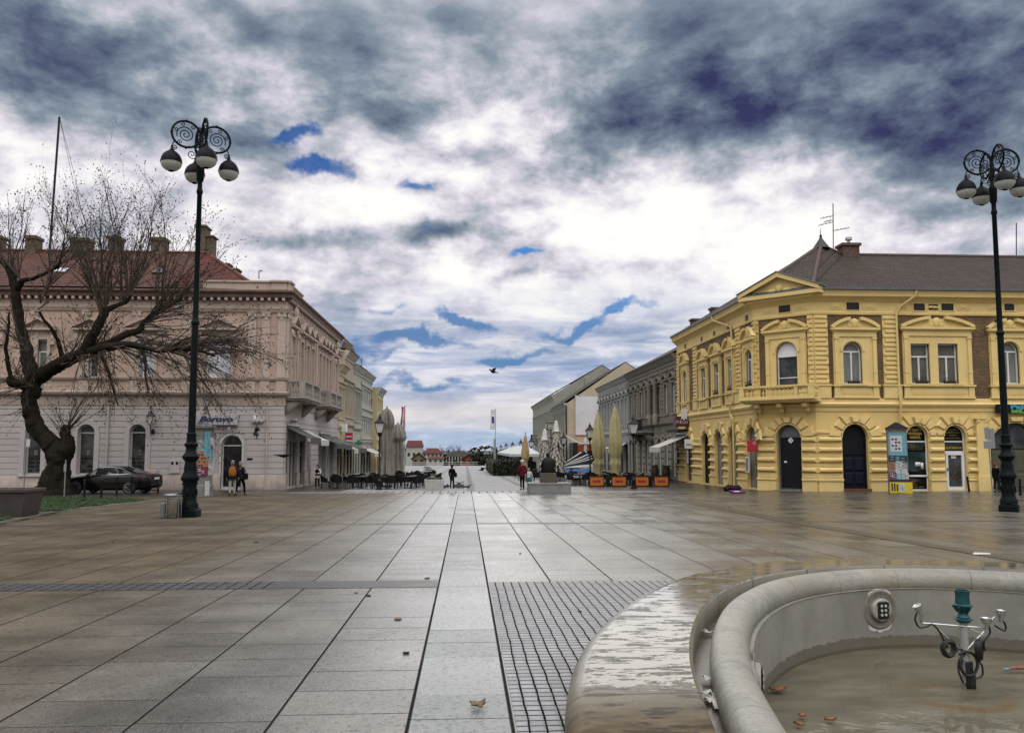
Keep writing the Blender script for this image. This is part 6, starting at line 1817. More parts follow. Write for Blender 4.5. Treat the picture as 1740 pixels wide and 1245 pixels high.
# sign posts
def post_sign(px, py, htop, plates, label, tilt=0.0):
 p = gp(px, py); t = thing('sign_post', label, 'sign post', p)
 M0 = wmat(t) @ Matrix.Rotation(tilt, 4, 'Y')
 mb = MB(M0); mb.tube([(0, 0, 0), (0, 0, htop)], .03, 8); mb.build('pole', M_steel, t)
 for (x0, x1, z0, z1, m, y) in plates:
  mb = MB(M0); mb.box(x0, x1, y - .02, y, z0, z1); o = mb.build('sign_plate', m, t, bevel=.006)
 return t
M_rust = M_('rusty_post', (.07, .045, .035), .7, .5, 6, .2)
s1 = post_sign(40, 838, 2.85, [(.03, .23, 2.45, 2.85, M_white, -.03)], 'thin rusty post with small white plate at the left trunk side')
s2 = post_sign(109, 845, 1.75, [(-.06, .06, 1.2, 1.55, M_steel, -.03)], 'short steel post between the old tree and the black car')
s3 = post_sign(1687, 843, 3.3, [(-.28, .28, 2.25, 2.62, M_steel, -.04), (.05, .28, 2.63, 3.2, M_steel, -.04), (-.2, .04, 2.7, 3.25, plain('sign_back', (.22, .22, .23), .5), -.045)], 'grey sign post seen from behind in front of the yellow building', -.03)
# advertising columns
def posters(root, F_, R, seed, zlo, zhi, cols, n, wr=(.25, .6), hr=(.2, .6)):
 Rq = random.Random(seed)
 for k in range(n):
  a, w, h, z = Rq.uniform(-2.9, -.25), Rq.uniform(*wr), Rq.uniform(*hr), Rq.uniform(zlo, zhi)
  F_(root, a, w, h, z, cols[k % len(cols)], R + .004 + .0015 * k)
def curved_poster(root, a, w, h, z, mats, R):
 base, ink = mats
 mb = local(root); n = 5; da = w / R
 for k in range(n):
  p, q = a + da * (k / n - .5), a + da * ((k + 1) / n - .5)
  mb.poly([(R * math.cos(p), R * math.sin(p), z), (R * math.cos(q), R * math.sin(q), z), (R * math.cos(q), R * math.sin(q), z + h), (R * math.cos(p), R * math.sin(p), z + h)])
 o = mb.build('poster', base, root)
 if ink:
  mb = local(root); r = R + .001
  for j in range(4):
   zz_ = z + h * (.12 + .2 * j)
   for k in range(1, 4):
    if (j + k) % 3 == 0: continue
    p, q = a + da * (k / 5 - .5), a + da * ((k + .8) / 5 - .5)
    mb.poly([(r * math.cos(p), r * math.sin(p), zz_), (r * math.cos(q), r * math.sin(q), zz_), (r * math.cos(q), r * math.sin(q), zz_ + h * .09), (r * math.cos(p), r * math.sin(p), zz_ + h * .09)])
  mb.build('print', ink, o)
pm = lambda n, c: M_(n, c, .7, .35, 7, .1)
P_blue, P_wht, P_blk, P_red, P_mar, P_yel, P_gry, P_tan = pm('poster_blue', (.14, .36, .46)), pm('poster_white', (.55, .55, .56)), pm('poster_black', (.03, .03, .035)), pm('poster_red', (.35, .05, .05)), pm('poster_maroon', (.15, .03, .06)), pm('poster_yellow', (.62, .47, .03)), pm('poster_grey', (.20, .20, .22)), pm('poster_skin_tone', (.36, .17, .09))
M_colb = M_('concrete_column', (.20, .20, .19), .8, .4, 3, .2)
cp = gp(341, 843)
adc = thing('advertising_column', 'round advertising column with torn posters behind the tall left lamp', 'advertising column', cp)
R_ = .50; h_ = Yp(341, 728, cp.y).z - cp.z
mb = local(adc); mb.lathe([(R_ + .06, 0), (R_ + .06, .55), (R_, .58), (R_, h_), (R_ + .12, h_ + .02), (R_ + .12, h_ + .12), (R_ * .6, h_ + .22), (.3, h_ + .26), (.0, h_ + .3)], n=20); mb.build('column', M_colb, adc)
posters(adc, curved_poster, R_, 3, .75, h_ - .8, [(P_wht, P_gry), (P_blue, None), (P_gry, P_wht), (P_wht, P_mar), (P_blue, P_wht)], 26, (.2, .5), (.2, .55))
curved_poster(adc, -1.25, .62, .85, 1.35, (P_tan, P_blk), R_ + .06); curved_poster(adc, -1.4, .75, .42, 1.0, (P_mar, P_wht), R_ + .065); curved_poster(adc, -.85, .3, 1.2, h_ - 1.35, (P_blue, None), R_ + .062); curved_poster(adc, -.75, .25, .7, .05, (P_wht, None), R_ + .075)
cp = gp(1527, 838)
ad2 = thing('advertising_column', 'square advertising pillar with posters before the yellow front', 'advertising column', cp, -.42)
h_ = Yp(1520, 731, cp.y).z - cp.z; w = .46
mb = local(ad2); mb.box(-w, w, -w, w, 0, h_); mb.box(-w - .03, w + .03, -w - .03, w + .03, h_, h_ + .10)
mb.build('pillar', M_colb, ad2)
mb = local(ad2); mb.frust([(-w - .1, -w - .1, h_ + .1), (w + .1, -w - .1, h_ + .1), (w + .1, w + .1, h_ + .1), (-w - .1, w + .1, h_ + .1)], [(-.05, -.05, h_ + .42), (.05, -.05, h_ + .42), (.05, .05, h_ + .42), (-.05, .05, h_ + .42)]); mb.build('cap', M_boll, ad2)
def flat_poster(root, x0, x1, z0, z1, base, ink, y, lines=None):
 mb = local(root); mb.box(x0, x1, y - .004, y, z0, z1); o = mb.build('poster', base, root)
 if ink:
  mb = local(root)
  for j in range(4):
   for k in range(3):
    if (j * 2 + k) % 4 == 0: continue
    xa = x0 + (x1 - x0) * (.1 + .28 * k); za = z0 + (z1 - z0) * (.12 + .2 * j)
    mb.box(xa, xa + (x1 - x0) * .2, y - .007, y - .004, za, za + (z1 - z0) * .11)
  mb.build('print', ink, o)
yy = -w
flat_poster(ad2, -.40, .42, 1.95, h_ - .15, P_blue, None, yy - .002); flat_poster(ad2, -.33, .22, 2.15, h_ - .28, P_wht, P_blk, yy - .008)
for k, (x0, x1, z0, z1, b_, i_) in enumerate(((-.45, .44, 1.62, 1.95, P_blk, P_blue), (-.45, -.15, 1.25, 1.62, P_tan, P_blk), (-.12, .18, 1.30, 1.64, P_wht, P_blk), (.18, .45, 1.2, 1.6, P_gry, P_wht), (-.14, .40, 1.05, 1.28, P_wht, P_gry), (-.45, -.1, .80, 1.1, P_mar, P_wht), (-.1, .18, .74, 1.05, P_blue, P_wht), (.18, .46, .72, 1.06, P_wht, P_blk), (-.45, .46, .62, .74, P_blk, None))):
 flat_poster(ad2, x0, x1, z0, z1, b_, i_, yy - .004 - .003 * k)
flat_poster(ad2, -.44, .62, .04, .60, P_yel, None, yy - .03); flat_poster(ad2, .0, .30, .12, .52, P_wht, P_gry, yy - .036)
for k in range(3): flat_poster(ad2, -.36 + .12 * k, -.29 + .12 * k, .14, .54 - .06 * (k == 2), P_blk, None, yy - .036)
# ---------------------------------------------------------------- the parked car
M_paint = M_('black_car_paint', (.004, .004, .005), .22, .2, 1, .0, spec=.25)
M_paint.node_tree.nodes['Principled BSDF'].inputs['Coat Weight'].default_value = .25
M_carglass = plain('tinted_car_glass', (.02, .025, .028), .06, spec=.7, bmp=0)
M_tyre = plain('tyre_rubber', (.014, .014, .014), .8)
M_alloy = plain('alloy_rim', (.50, .50, .51), .3, metal=.9)
M_tail = plain('red_tail_light', (.42, .025, .03), .2)
cpos = gp(170, 840)
car = thing('parked_car', 'black saloon car parked behind the old tree, tail to the right', 'car', (cpos.x - .1, 44.9, gz(44.9)), math.radians(-6))
# sections from nose (x<0) to tail (x>0): x, half width, sill, belt height, roof height, roof half width
sec = [(-2.42, .55, .36, .62, .62, .5), (-2.38, .74, .28, .70, .70, .6), (-2.2, .84, .22, .80, .80, .7), (-1.6, .90, .2, .88, .89, .72), (-1.1, .92, .2, .93, .96, .72), (-.95, .92, .2, .94, 1.02, .70), (-.35, .93, .2, .95, 1.36, .60), (.15, .93, .2, .96, 1.43, .58), (.75, .93, .2, .98, 1.40, .58), (1.35, .93, .2, 1.0, 1.20, .62), (1.75, .92, .22, 1.01, 1.05, .70), (2.2, .86, .26, 1.0, 1.02, .72), (2.38, .78, .32, .92, .93, .66), (2.44, .66, .38, .7, .72, .6)]
mb = local(car); rings = []
for (x, w, s_, b_, r_, rw) in sec:
 mid = (s_ + b_) / 2
 half = [(0, s_), (w * .8, s_), (w * .97, s_ + .1), (w, mid), (w * .985, b_ - .08), (w * .93, b_), ((w * .9 + rw) / 2, (b_ + r_) / 2), (rw, r_ - .03 if r_ - b_ > .1 else r_), (rw * .6, r_ + .01), (0, r_ + .015)]
 pr = [(x, y, z) for y, z in half] + [(x, -y, z) for y, z in half[-2:0:-1]]
 rings.append([mb.vert(p) for p in pr])
mb.smooth = True
for a, b in zip(rings, rings[1:]):
 for k in range(len(a)): mb.face((a[k], a[(k + 1) % len(a)], b[(k + 1) % len(b)], b[k]))
mb.smooth = False
mb.face(rings[0][::-1]); mb.face(rings[-1])
body = mb.build('body', M_paint, car, sharp=50)
def side_glass(xa, xb, sg_):
 mb = local(car); up, lo = [], []
 def at(x):
  for s0, s1 in zip(sec, sec[1:]):
   if s0[0] <= x <= s1[0]:
    t = (x - s0[0]) / (s1[0] - s0[0]); return [s0[k] + (s1[k] - s0[k]) * t for k in range(6)]
 n = 7; top, bot = [], []
 for k in range(n + 1):
  x = xa + (xb - xa) * k / n; _, w, s_, b_, r_, rw = at(x)
  f = lambda t: (x, sg_ * ((w * .93) * (1 - t) + rw * t + .012), b_ * (1 - t) + (r_ - .03) * t)
  bot.append(f(.06)); top.append(f(.88))
 ib, it = [mb.vert(p) for p in bot], [mb.vert(p) for p in top]
 for k in range(n): mb.face((ib[k], ib[k + 1], it[k + 1], it[k]))
 return mb.build('side_window', M_carglass, car)
for sg_ in (-1, 1):
 side_glass(-.72, .12, sg_); side_glass(.20, .98, sg_); side_glass(1.02, 1.32, sg_)
mb = local(car)                          # bright window line
for sg_ in (-1, 1):
 pts = []
 for x, z, y in ((-.85, .97, .87), (.2, 1.0, .875), (1.0, 1.02, .87), (1.48, 1.06, .82), (1.1, 1.24, .69), (.75, 1.36, .615), (.15, 1.40, .615), (-.35, 1.33, .635)): pts.append((x, sg_ * (y + .012), z))
 mb.tube(pts, .014, 5)
mb.build('window_trim', M_chrome, car)
mb = local(car)
for x0, z0, x1, z1, ya, yb_ in ((-.92, .99, -.40, 1.33, .66, .58),): mb.poly([(x0, -ya, z0 + .03), (x0, ya, z0 + .03), (x1, yb_, z1 + .03), (x1, -yb_, z1 + .03)])
mb.build('windscreen', M_carglass, car)
mb = local(car); mb.poly([(1.72, -.62, 1.085), (1.72, .62, 1.085), (.98, .55, 1.345), (.98, -.55, 1.345)]); mb.build('rear_window', M_carglass, car)
for sg_ in (-1, 1):
 mb = local(car); mb.frust([(2.10, sg_ * .80, .78), (2.37, sg_ * .60, .80), (2.37, sg_ * .60, .92), (2.10, sg_ * .80, .92)], [(2.12, sg_ * .885, .78), (2.44, sg_ * .62, .80), (2.42, sg_ * .62, .92), (2.12, sg_ * .875, .92)]); mb.build('tail_light', M_tail, car)
 mb = local(car); mb.ball((-2.2, sg_ * .66, .68), .14, 8, 6, 1.1, 1, .6); mb.build('headlight', M_lens, car)
 mb = local(car); mb.ball((-.72, sg_ * 1.02, .99), .11, 8, 6, .6, 1, .7); mb.build('wing_mirror', M_paint, car)
mb = local(car); mb.box(2.43, 2.455, -.26, .26, .74, .86); mb.build('number_plate', M_white, car)
mb = local(car); mb.tube([(2.30, -.7, .46), (2.46, -.5, .46), (2.48, 0, .46), (2.46, .5, .46), (2.30, .7, .46)], .07, 6); mb.build('bumper', M_paint, car)
for x in (-1.42, 1.42):
 for sg_ in (-1, 1):
  Mw = wmat(car) @ Matrix.Translation((x, sg_ * .84, .33)) @ Matrix.Rotation(PI / 2, 4, 'X')
  w_ = bpy.data.objects.new('wheel', None); C.objects.link(w_); w_.parent = car; w_.location = (x, sg_ * .84, .33)
  mb = MB(Mw); mb.lathe([(.20, -.1), (.30, -.105), (.33, -.08), (.33, .08), (.30, .105), (.20, .1)], n=22); mb.build('tyre', M_tyre, w_)
  mb = MB(Mw)
  for k in range(5):
   a = 2 * PI * k / 5 + .3
   mb.frust([(math.cos(a + q) * r, math.sin(a + q) * r, -.10) for q, r in ((-.45, .05), (-.16, .225), (.16, .225), (.45, .05))], [(math.cos(a + q) * r, math.sin(a + q) * r, .10) for q, r in ((-.45, .05), (-.16, .225), (.16, .225), (.45, .05))])
  mb.lathe([(.21, -.11), (.235, -.11), (.235, .11), (.21, .11)], n=20, cap=False); mb.build('rim', M_alloy, w_)
# ---------------------------------------------------------------- wall lantern, wall lights, small wall things
def wall_lantern(F, px, py, label, s=1.0):
 u, z = F.at(px, py, .4); p = F.o + F.u * u + F.n * .45 + Vector((0, 0, z))
 t = thing('wall_lantern', label, 'lantern', p)
 mb = local(t); mb.frust([(-.11, -.11, -.28), (.11, -.11, -.28), (.11, .11, -.28), (-.11, .11, -.28)], [(-.19, -.19, .16), (.19, -.19, .16), (.19, .19, .16), (-.19, .19, .16)]); mb.build('glass', M_globe, t)
 mb = local(t); mb.lathe([(.30, .16), (.26, .2), (.12, .36), (.06, .4), (.08, .46), (.0, .56)], n=4, a0=PI / 4)
 for a in range(4):
  x, y = (1 if a in (0, 3) else -1), (1 if a < 2 else -1)
  mb.tube([(x * .11, y * .11, -.28), (x * .19, y * .19, .17)], .018, 4)
 mb.lathe([(.16, -.33), (.15, -.28)], n=4, a0=PI / 4); mb.build('frame', M_iron, t)
 mb = MB(F.M); mb.tube([(u, .02, z - .75), (u, .25, z - .8), (u, .42, z - .62), (u, .45, z - .34)], .03, 6); mb.ball((u, .1, z - .7), .16, 8, 6, .8, .8, 1); mb.build('bracket', M_iron, t)
wall_lantern(PF, 257, 712, 'old wall lantern on the pink facade between shop windows')
sg1 = thing('shop_sign', 'pale shop sign with dark blue italic lettering above the shoe shop doors', 'sign', PF.o + PF.u * PF.u_(375, 715) + Vector((0, -.1, pz(715))))
a, b = PF.u_(405, 714), PF.u_(333, 714); zt_, zb_ = pz(705), pz(719)
mb = PF.mb(); mb.box(a, b, .06, .34, zb_, zt_); mb.box(a, b, .06, .36, zb_ - .10, zb_ - .002); mb.build('panel', plain('pale_sign_panel', (.46, .45, .46), .5), sg1)
lettering('Borovo', .44, PF.text((a + b) / 2, (zb_ + zt_) / 2 - .02, .352), plain('navy_lettering', (.03, .03, .15), .4), sg1, shear=.35, bold=.018, width=1.95)
spk = [(434, 709, 'white alarm siren box high on the pink facade above the floodlights'), (390, 727, 'small white sensor box right of the shoe shop sign')]
for px, py, lb in spk:
 u, z = PF.at(px, py); mb = PF.mb(); mb.box(u - .08, u + .08, .05, .17, z - .12, z + .12); tag(mb.build('alarm_box', M_white, bevel=.02), lb, 'alarm box')
t = thing('floodlight', 'bracket of three small white floodlights on the pink facade near its corner', 'floodlight', PF.o + PF.u * PF.u_(438, 715) + Vector((0, -.1, pz(715))))
for px in (432, 438, 445): u, z = PF.at(px, 715); mb = PF.mb(); mb.lathe([(.04, -.1), (.12, .0), (.13, .08)], c=(u, .2, z - .02), n=10); mb.build('lamp_head', M_white, t)
mb = PF.mb(); mb.box(PF.u_(448, 716), PF.u_(429, 716), .05, .1, pz(717.5), pz(715)); mb.build('bracket', M_iron, t)
t = thing('wall_figure', 'small black metal figure ornament hanging on the pink facade near its corner', 'ornament', PF.o + PF.u * PF.u_(437, 732) + Vector((0, -.08, pz(732))))
u, z = PF.at(437, 732); mb = PF.mb(); mb.tube([(u, .08, z + .38), (u, .08, z - .45)], .02, 5); mb.ball((u, .1, z + .12), .13, 7, 5, 1, .4, .8); mb.tube([(u - .16, .09, z + .12), (u + .05, .09, z + .05), (u + .18, .09, z - .2)], .05, 5); mb.tube([(u + .12, .09, z - .18), (u - .10, .09, z - .22)], .05, 5); mb.build('silhouette', M_iron, t)
mb = PF.mb(); u, z = PF.at(425, 779.5); mb.box(u - .16, u + .16, .05, .07, z - .06, z + .06); tag(mb.build('house_plate', M_boll), 'small dark name plate on the pink facade right of the doors', 'plate')
# flat oval sign on a pole beside the corner (seen edge on) and small shop signs along the left row
t = thing('hanging_sign', 'flat oval canopy sign projecting from the pink corner', 'sign', Vector((PXX, PYY + 1.2, pz(774))))
p = Xp(482, 774, PXX + .5); mb = MB(Matrix.Translation(p)); mb.lathe([(.02, -.12), (.35, .0), (.75, .06), (.0, .08)], n=14, sy=.5); mb.build('disc', M_iron, t)
mb = MB(); mb.tube([p, (PXX, p.y, p.z + .05)], .03, 5); mb.build('arm', M_iron, t)
def proj_sign(F, px0, px1, py0, py1, off, mats, label, txts=(), name='hanging_sign', th=.12):
 # sign standing out from the facade, its face towards the square
 Yc = (Xp(px1, (py0 + py1) / 2, YX - .06) if px0 > 800 else Xp(px0, (py0 + py1) / 2, PXX + .06)).y
 a, b = Yp(px0, (py0 + py1) / 2, Yc), Yp(px1, (py0 + py1) / 2, Yc)
 z1, z0 = Yp((px0 + px1) / 2, py0, Yc).z, Yp((px0 + px1) / 2, py1, Yc).z
 t = thing(name, label, 'sign', ((a.x + b.x) / 2, Yc, (z0 + z1) / 2))
 mb = MB(); mb.box(a.x, b.x, Yc, Yc + th, z0, z1); mb.build('panel', mats[0], t, bevel=.02)
 wx = PXX if a.x < 0 else YX
 mb = MB(); mb.tube([(wx, Yc + .05, z1 - .1), ((b.x if a.x < 0 else a.x), Yc + .05, z1 - .1)], .03, 5) if abs(wx - (b.x if a.x > 0 else a.x)) > .05 else mb.tube([(wx, Yc + .05, z1), (wx, Yc + .05, z1 + .2)], .03, 5)
 mb.build('bracket', M_iron, t)
 for (tx, size, fx, fz, wd) in txts:
  lettering(tx, size, Matrix(((1, 0, 0, a.x + (b.x - a.x) * fx), (0, 0, -1, Yc - .012), (0, 1, 0, z0 + (z1 - z0) * fz), (0, 0, 0, 1))), mats[1], t, width=wd, bold=.01)
 return t
proj_sign(PS, 494, 504, 711, 720, 0, [M_white, plain('grey_letter', (.15, .15, .16), .5)], 'small white hanging sign above the first awning of the pink building', [('Lama', .2, .5, .5, .4)])
M_redS = plain('red_sign', (.40, .02, .035), .4); M_greenS = plain('green_pharmacy_sign', (.005, .19, .075), .4)
proj_sign(F6, 587, 599, 735, 747, 0, [M_redS, M_white], 'square red hanging sign with white letters on the left row', [('CROATIA', .22, .5, .45, .5)])
cY = F7.o.y + 1.2; c0, c1 = Yp(603, 753, cY), Yp(615, 753, cY); r_ = (c1.x - c0.x) / 2
cc = Vector(((c0.x + c1.x) / 2, cY, c0.z))
t = thing('pharmacy_sign', 'green cross pharmacy sign standing out from the left row', 'sign', cc)
mb = MB(Matrix.Translation(cc)); q = r_ * .36
mb.prism([(-q, -r_), (q, -r_), (q, -q), (r_, -q), (r_, q), (q, q), (q, r_), (-q, r_), (-q, q), (-r_, q), (-r_, -q), (-q, -q)], 0, .2); mb.build('cross', M_greenS, t)
mb = MB(Matrix.Translation(cc)); k = .55; mb.prism([(x * k, z * k) for x, z in [(-q, -r_), (q, -r_), (q, -q), (r_, -q), (r_, q), (q, q), (q, r_), (-q, r_), (-q, q), (-r_, q), (-r_, -q), (-q, -q)]], -.02, 0); mb.build('inner_cross', plain('bright_green', (.02, .30, .13), .4), t)
mb = MB(); mb.tube([(PXX, cY + .1, cc.z), (cc.x - r_ * .9, cY + .1, cc.z)], .04, 5); mb.build('bracket', M_iron, t)
# right row signs
M_mar = plain('maroon_sign', (.085, .02, .028), .45)
t = proj_sign(FS, 1148, 1170, 707, 724, 0, [M_mar, plain('pale_lettering', (.55, .50, .52), .5)], 'dark maroon restaurant sign with pale letters and white rosette', [('P I R U N', .34, .48, .40, .85)], th=.9)
rc = Yp(1162, 702, t.location.y - .03); mb = MB(Matrix.Translation(rc)); mb.prism([(.26 * math.cos(2 * PI * k / 12), .3 * math.sin(2 * PI * k / 12) + .08) for k in range(12)], -.05, .0); mb.prism([(-.2, 0), (.2, 0), (.24, -.5), (.1, -.38), (0, -.55), (-.1, -.38), (-.22, -.5)], -.045, -.005); mb.build('rosette', M_white, t)
proj_sign(FS, 1270.5, 1288, 748, 767, 0, [M_redS, M_white], 'square red hanging sign at the yellow corner', (), th=.12)
kk = C.objects[-1]
o = [x for x in C.objects if x.get('label') == 'square red hanging sign at the yellow corner'][0]
e = Yp(1282, 752.5, o.location.y); mb = MB(Matrix.Translation((e.x, o.location.y - .012, e.z))); mb.prism([(0, -.15), (.15, 0), (0, .15), (-.15, 0)], -.005, .008); mb.build('emblem', pm('pale_red_emblem', (.5, .2, .2)), o)
t = proj_sign(FS, 1165, 1178, 746, 762, 0, [M_white, P_gry], 'white lightbox sign under the small restaurant awning', [('restoran', .14, .5, .45, .5)], th=.35)
aF = Fac((YX, 63.9), (0, 1), (-1, 0)); z0_ = Xp(1177, 738, YX).z
t = thing('awning', 'small cream awning on a dark canopy over the restaurant door', 'awning', (YX, 62, z0_)); awning(aF, -2.6, .9, z0_ + .05, 2.3, 1.0, M_aww, .35, t, 'fabric')
mb = aF.mb(); mb.box(-2.7, 1.0, .0, .9, z0_ + .25, z0_ + .42); mb.build('canopy', M_boll, t)
# menu boards and barrel planters at the restaurant door
M_bar = M_('dark_barrel', (.03, .018, .014), .5, .4, 5, .15)
bprof = [(.26, 0), (.30, .15), (.36, .5), (.37, .65), (.33, 1.0), (.28, 1.22), (.30, 1.28), (.25, 1.28)]
for px, py, lb in ((1150, 815.5, 'tall dark pot left of the restaurant door'), (1172, 817.5, 'tall dark pot right of the restaurant door')):
 p = gp(px, py); p.x = min(p.x, YX - .55); t = thing('flower_pot', lb, 'pot', p, 0, 'pots at the restaurant door')
 mb = local(t); mb.lathe(bprof, n=14); mb.build('pot', M_bar, t); mb = local(t); mb.lathe([(.26, 1.2), (.12, 1.27), (0, 1.28)], n=12); mb.build('soil', MAT['soil'], t)
for px, lb in ((1153.5, 'narrow menu case left of the restaurant door'), (1173, 'narrow dark menu case right of the restaurant door')):
 u, z = FS.at(px, 776); mb = FS.mb(); mb.box(u - .28, u + .28, .12, .2, z - .6, z + .6); o = mb.build('menu_case', M_iron); tag(o, lb, 'menu case'); mb = FS.mb(); mb.box(u - .22, u + .22, .2, .21, z - .5, z + .5); mb.build('menu', P_wht, o)
# white framed case by the corner and small plates
u, z = FS.at(1277, 789); mb = FS.mb(); mb.box(u - .45, u + .05, .12, .2, z - .45, z + .45); o = mb.build('notice_case', M_white); tag(o, 'white framed notice case beside the corner door of the yellow building', 'notice case'); mb = FS.mb(); mb.box(u - .38, u - .02, .2, .21, z - .38, z + .38); mb.build('notice', P_gry, o)
for px, py, lb in ((1289, 740, 'small white security camera left of the balcony corner door'), (1299, 740, 'second small camera, nearer the corner door')):
 u, z = FC.at(px, py); u = max(u, .1); mb = FC.mb(); mb.box(u - .08, u + .06, .1, .32, z - .05, z + .06); mb.box(u - .02, u + .02, .0, .1, z - .02, z + .02); tag(mb.build('security_camera', M_white, bevel=.01), lb, 'camera')
# shop sign at the right edge
a, b = FF.u_(1688, 694), FF.u_(1688, 694) + 3.2; zt_, zb_ = zf(687, 1710), zf(702, 1710)
t = thing('shop_sign', 'long black shop sign with white ice cream cup and blue and green lettering', 'sign', FF.o + FF.u * (a + 1.6) + Vector((0, -.15, (zt_ + zb_) / 2)))
mb = FF.mb(); mb.box(a, b, .14, .26, zb_, zt_); mb.build('panel', M_black, t)
lettering('Palac', .36, FF.text(a + 1.45, (zt_ + zb_) / 2 + .1, .27), plain('blue_lettering', (.06, .26, .42), .4), t, bold=.02, width=1.3)
lettering('onLine', .30, FF.text(a + 1.5, (zt_ + zb_) / 2 - .13, .274), plain('green_lettering', (.12, .38, .10), .4), t, bold=.018, width=1.35)
mb = FF.mb(); cx = a + .36; cz = (zt_ + zb_) / 2; mb.prism([(cx - .14, cz), (cx + .14, cz), (cx + .03, cz - .12), (cx + .03, cz - .16), (cx + .12, cz - .2), (cx - .12, cz - .2), (cx - .03, cz - .16), (cx - .03, cz - .12)], .265, .275)
for x in (-.08, .08, 0): mb.lathe([(.09, .0), (.0, .01)], c=(0, 0, 0), n=6) if 0 else mb.prism([(cx + x + .08 * math.cos(q * PI / 4), cz + .06 + (.06 if x == 0 else 0) + .08 * math.sin(q * PI / 4)) for q in range(8)], .266, .276)
mb.build('ice_cream_cup', M_white, t)
mb = FF.mb(); u, z = FF.at(1690, 547); mb.box(u - .2, u + .1, .3, .38, z - .05, z + .05); mb.tube([(u, 0, z), (u, .3, z)], .02, 5); tag(mb.build('security_camera', M_iron), 'dark camera bracket beside the right lamp on the yellow upper wall', 'camera')
# black case with a tilted purple board lying on the pavement
p = gp(1247, 838)
t = thing('instrument_case', 'open black case with a purple poster board lying by the yellow corner', 'case', p, .15)
mb = local(t); mb.tube([(-.42, .15, .20), (-.2, .2, .30), (.1, .18, .25), (.35, .2, .27), (.46, .15, .18)], [.14, .17, .15, .17, .12], 8); mb.build('case', M_black, t)
mb = local(t); mb.frust([(-.28, -.3, .02), (.52, -.3, .02), (.42, .02, .14), (-.36, .02, .14)], [(-.28, -.3, .05), (.52, -.3, .05), (.42, .03, .17), (-.36, .03, .17)]); bo = mb.build('board', M_black, t)
mb = local(t); mb.frust([(-.20, -.27, .065), (.44, -.27, .065), (.37, 0, .166), (-.28, 0, .166)], [(-.20, -.27, .072), (.44, -.27, .072), (.37, 0, .173), (-.28, 0, .173)]); mb.build('poster', plain('purple_poster', (.16, .02, .16), .5), bo)
mb = local(t); mb.frust([(-.10, -.2, .10), (.2, -.2, .10), (.25, -.15, .12), (-.05, -.15, .12)], [(-.1, -.2, .108), (.2, -.2, .108), (.25, -.15, .128), (-.05, -.15, .128)]); mb.build('print', M_white, bo)

# ---------------------------------------------------------------- terrace furniture
M_canvas = M_('grey_taupe_canvas', (.22, .20, .175), .9, .3, 3, .2, dirt=(.10, .09, .075), streak=.4)
M_canvy = M_('faded_yellow_canvas', (.35, .31, .16), .9, .25, 3, .2, dirt=(.22, .18, .07), streak=.35)
M_canvt = M_('tan_canvas', (.36, .25, .12), .9, .25, 3, .2, dirt=(.18, .12, .05), streak=.3)
M_canvw = M_('white_canvas', (.50, .49, .46), .85, .2, 3, .15)
M_wick = M_('black_wicker', (.010, .009, .009), .7, .5, 14, .3, spec=.15)
M_woodd = M_('dark_table_top', (.020, .017, .016), .5, .5, 4, .15, spec=.25)
M_woodb = M_('brown_wood_seat', (.10, .05, .025), .6, .4, 5, .2)
M_conc = M_('white_concrete_planter', (.40, .40, .385), .8, .25, 2.5, .15, dirt=(.18, .17, .15), streak=.4)
M_leafg = M_('evergreen_leaf', (.028, .042, .018), .6, .6, 7, .1)
def folded_parasol(p, h, prof, mat, label, n=16, rz=0.0, fold=.42, ties=(), lean=0.0, group=None, skirt=0):
 t = thing('folded_parasol', label, 'parasol', p, rz, group)
 mb = MB(wmat(t)); mb.smooth = True; rings = []
 Rq = random.Random(int(abs(p[0] * 100)))
 ph = [Rq.uniform(0, 6.3) for _ in range(3)]
 steps = 26
 zs = [prof[0][1] + (prof[-1][1] - prof[0][1]) * k / steps for k in range(steps + 1)]
 def rad(z):
  for (r0, z0), (r1, z1) in zip(prof, prof[1:]):
   if z0 <= z <= z1: return r0 + (r1 - r0) * ((z - z0) / max(1e-6, z1 - z0))
  return prof[-1][0]
 N = n * 6
 for z in zs:
  r = rad(z); row = []
  for k in range(N):
   a = 2 * PI * k / N
   f = 1 + fold * math.sin(n * .75 // 1 * a + ph[0] + z * .35) * (.6 + .4 * math.sin(3 * a + ph[1] + z)) + .06 * math.sin(2 * a + z * 2 + ph[2])
   row.append(mb.vert((r * f * math.cos(a) + lean * z, r * f * math.sin(a), z + (.06 * math.sin(n / 2 * a) if z == zs[0] else 0)), (k / N * 4, z)))
  rings.append(row)
 for a, b in zip(rings, rings[1:]):
  for k in range(N): mb.face((a[k], a[(k + 1) % N], b[(k + 1) % N], b[k]))
 mb.smooth = False
 cn = mb.build('canopy', mat, t, sharp=80)
 mb = MB(wmat(t)); mb.tube([(0, 0, 0), (lean * h, 0, h + .12)], .035, 8); mb.lathe([(.05, h), (.06, h + .06), (.0, h + .2)], c=(lean * h, 0, 0), n=8); mb.build('pole', M_steel, t)
 mb = MB(wmat(t)); mb.box(-.38, .38, -.38, .38, 0, .09); mb.build('base', M_boll, t, bevel=.02)
 for z in ties:
  mb = MB(wmat(t)); r = rad(z) * 1.06 + .01; mb.lathe([(r, z - .03), (r + .01, z), (r, z + .03)], n=20, cap=False); mb.build('tie_strap', mat, cn)
 return t
def hgt(px, pyt, p): return Yp(px, pyt, p.y).z - p.z
p = gp(656, 826); h = hgt(652, 693, p)
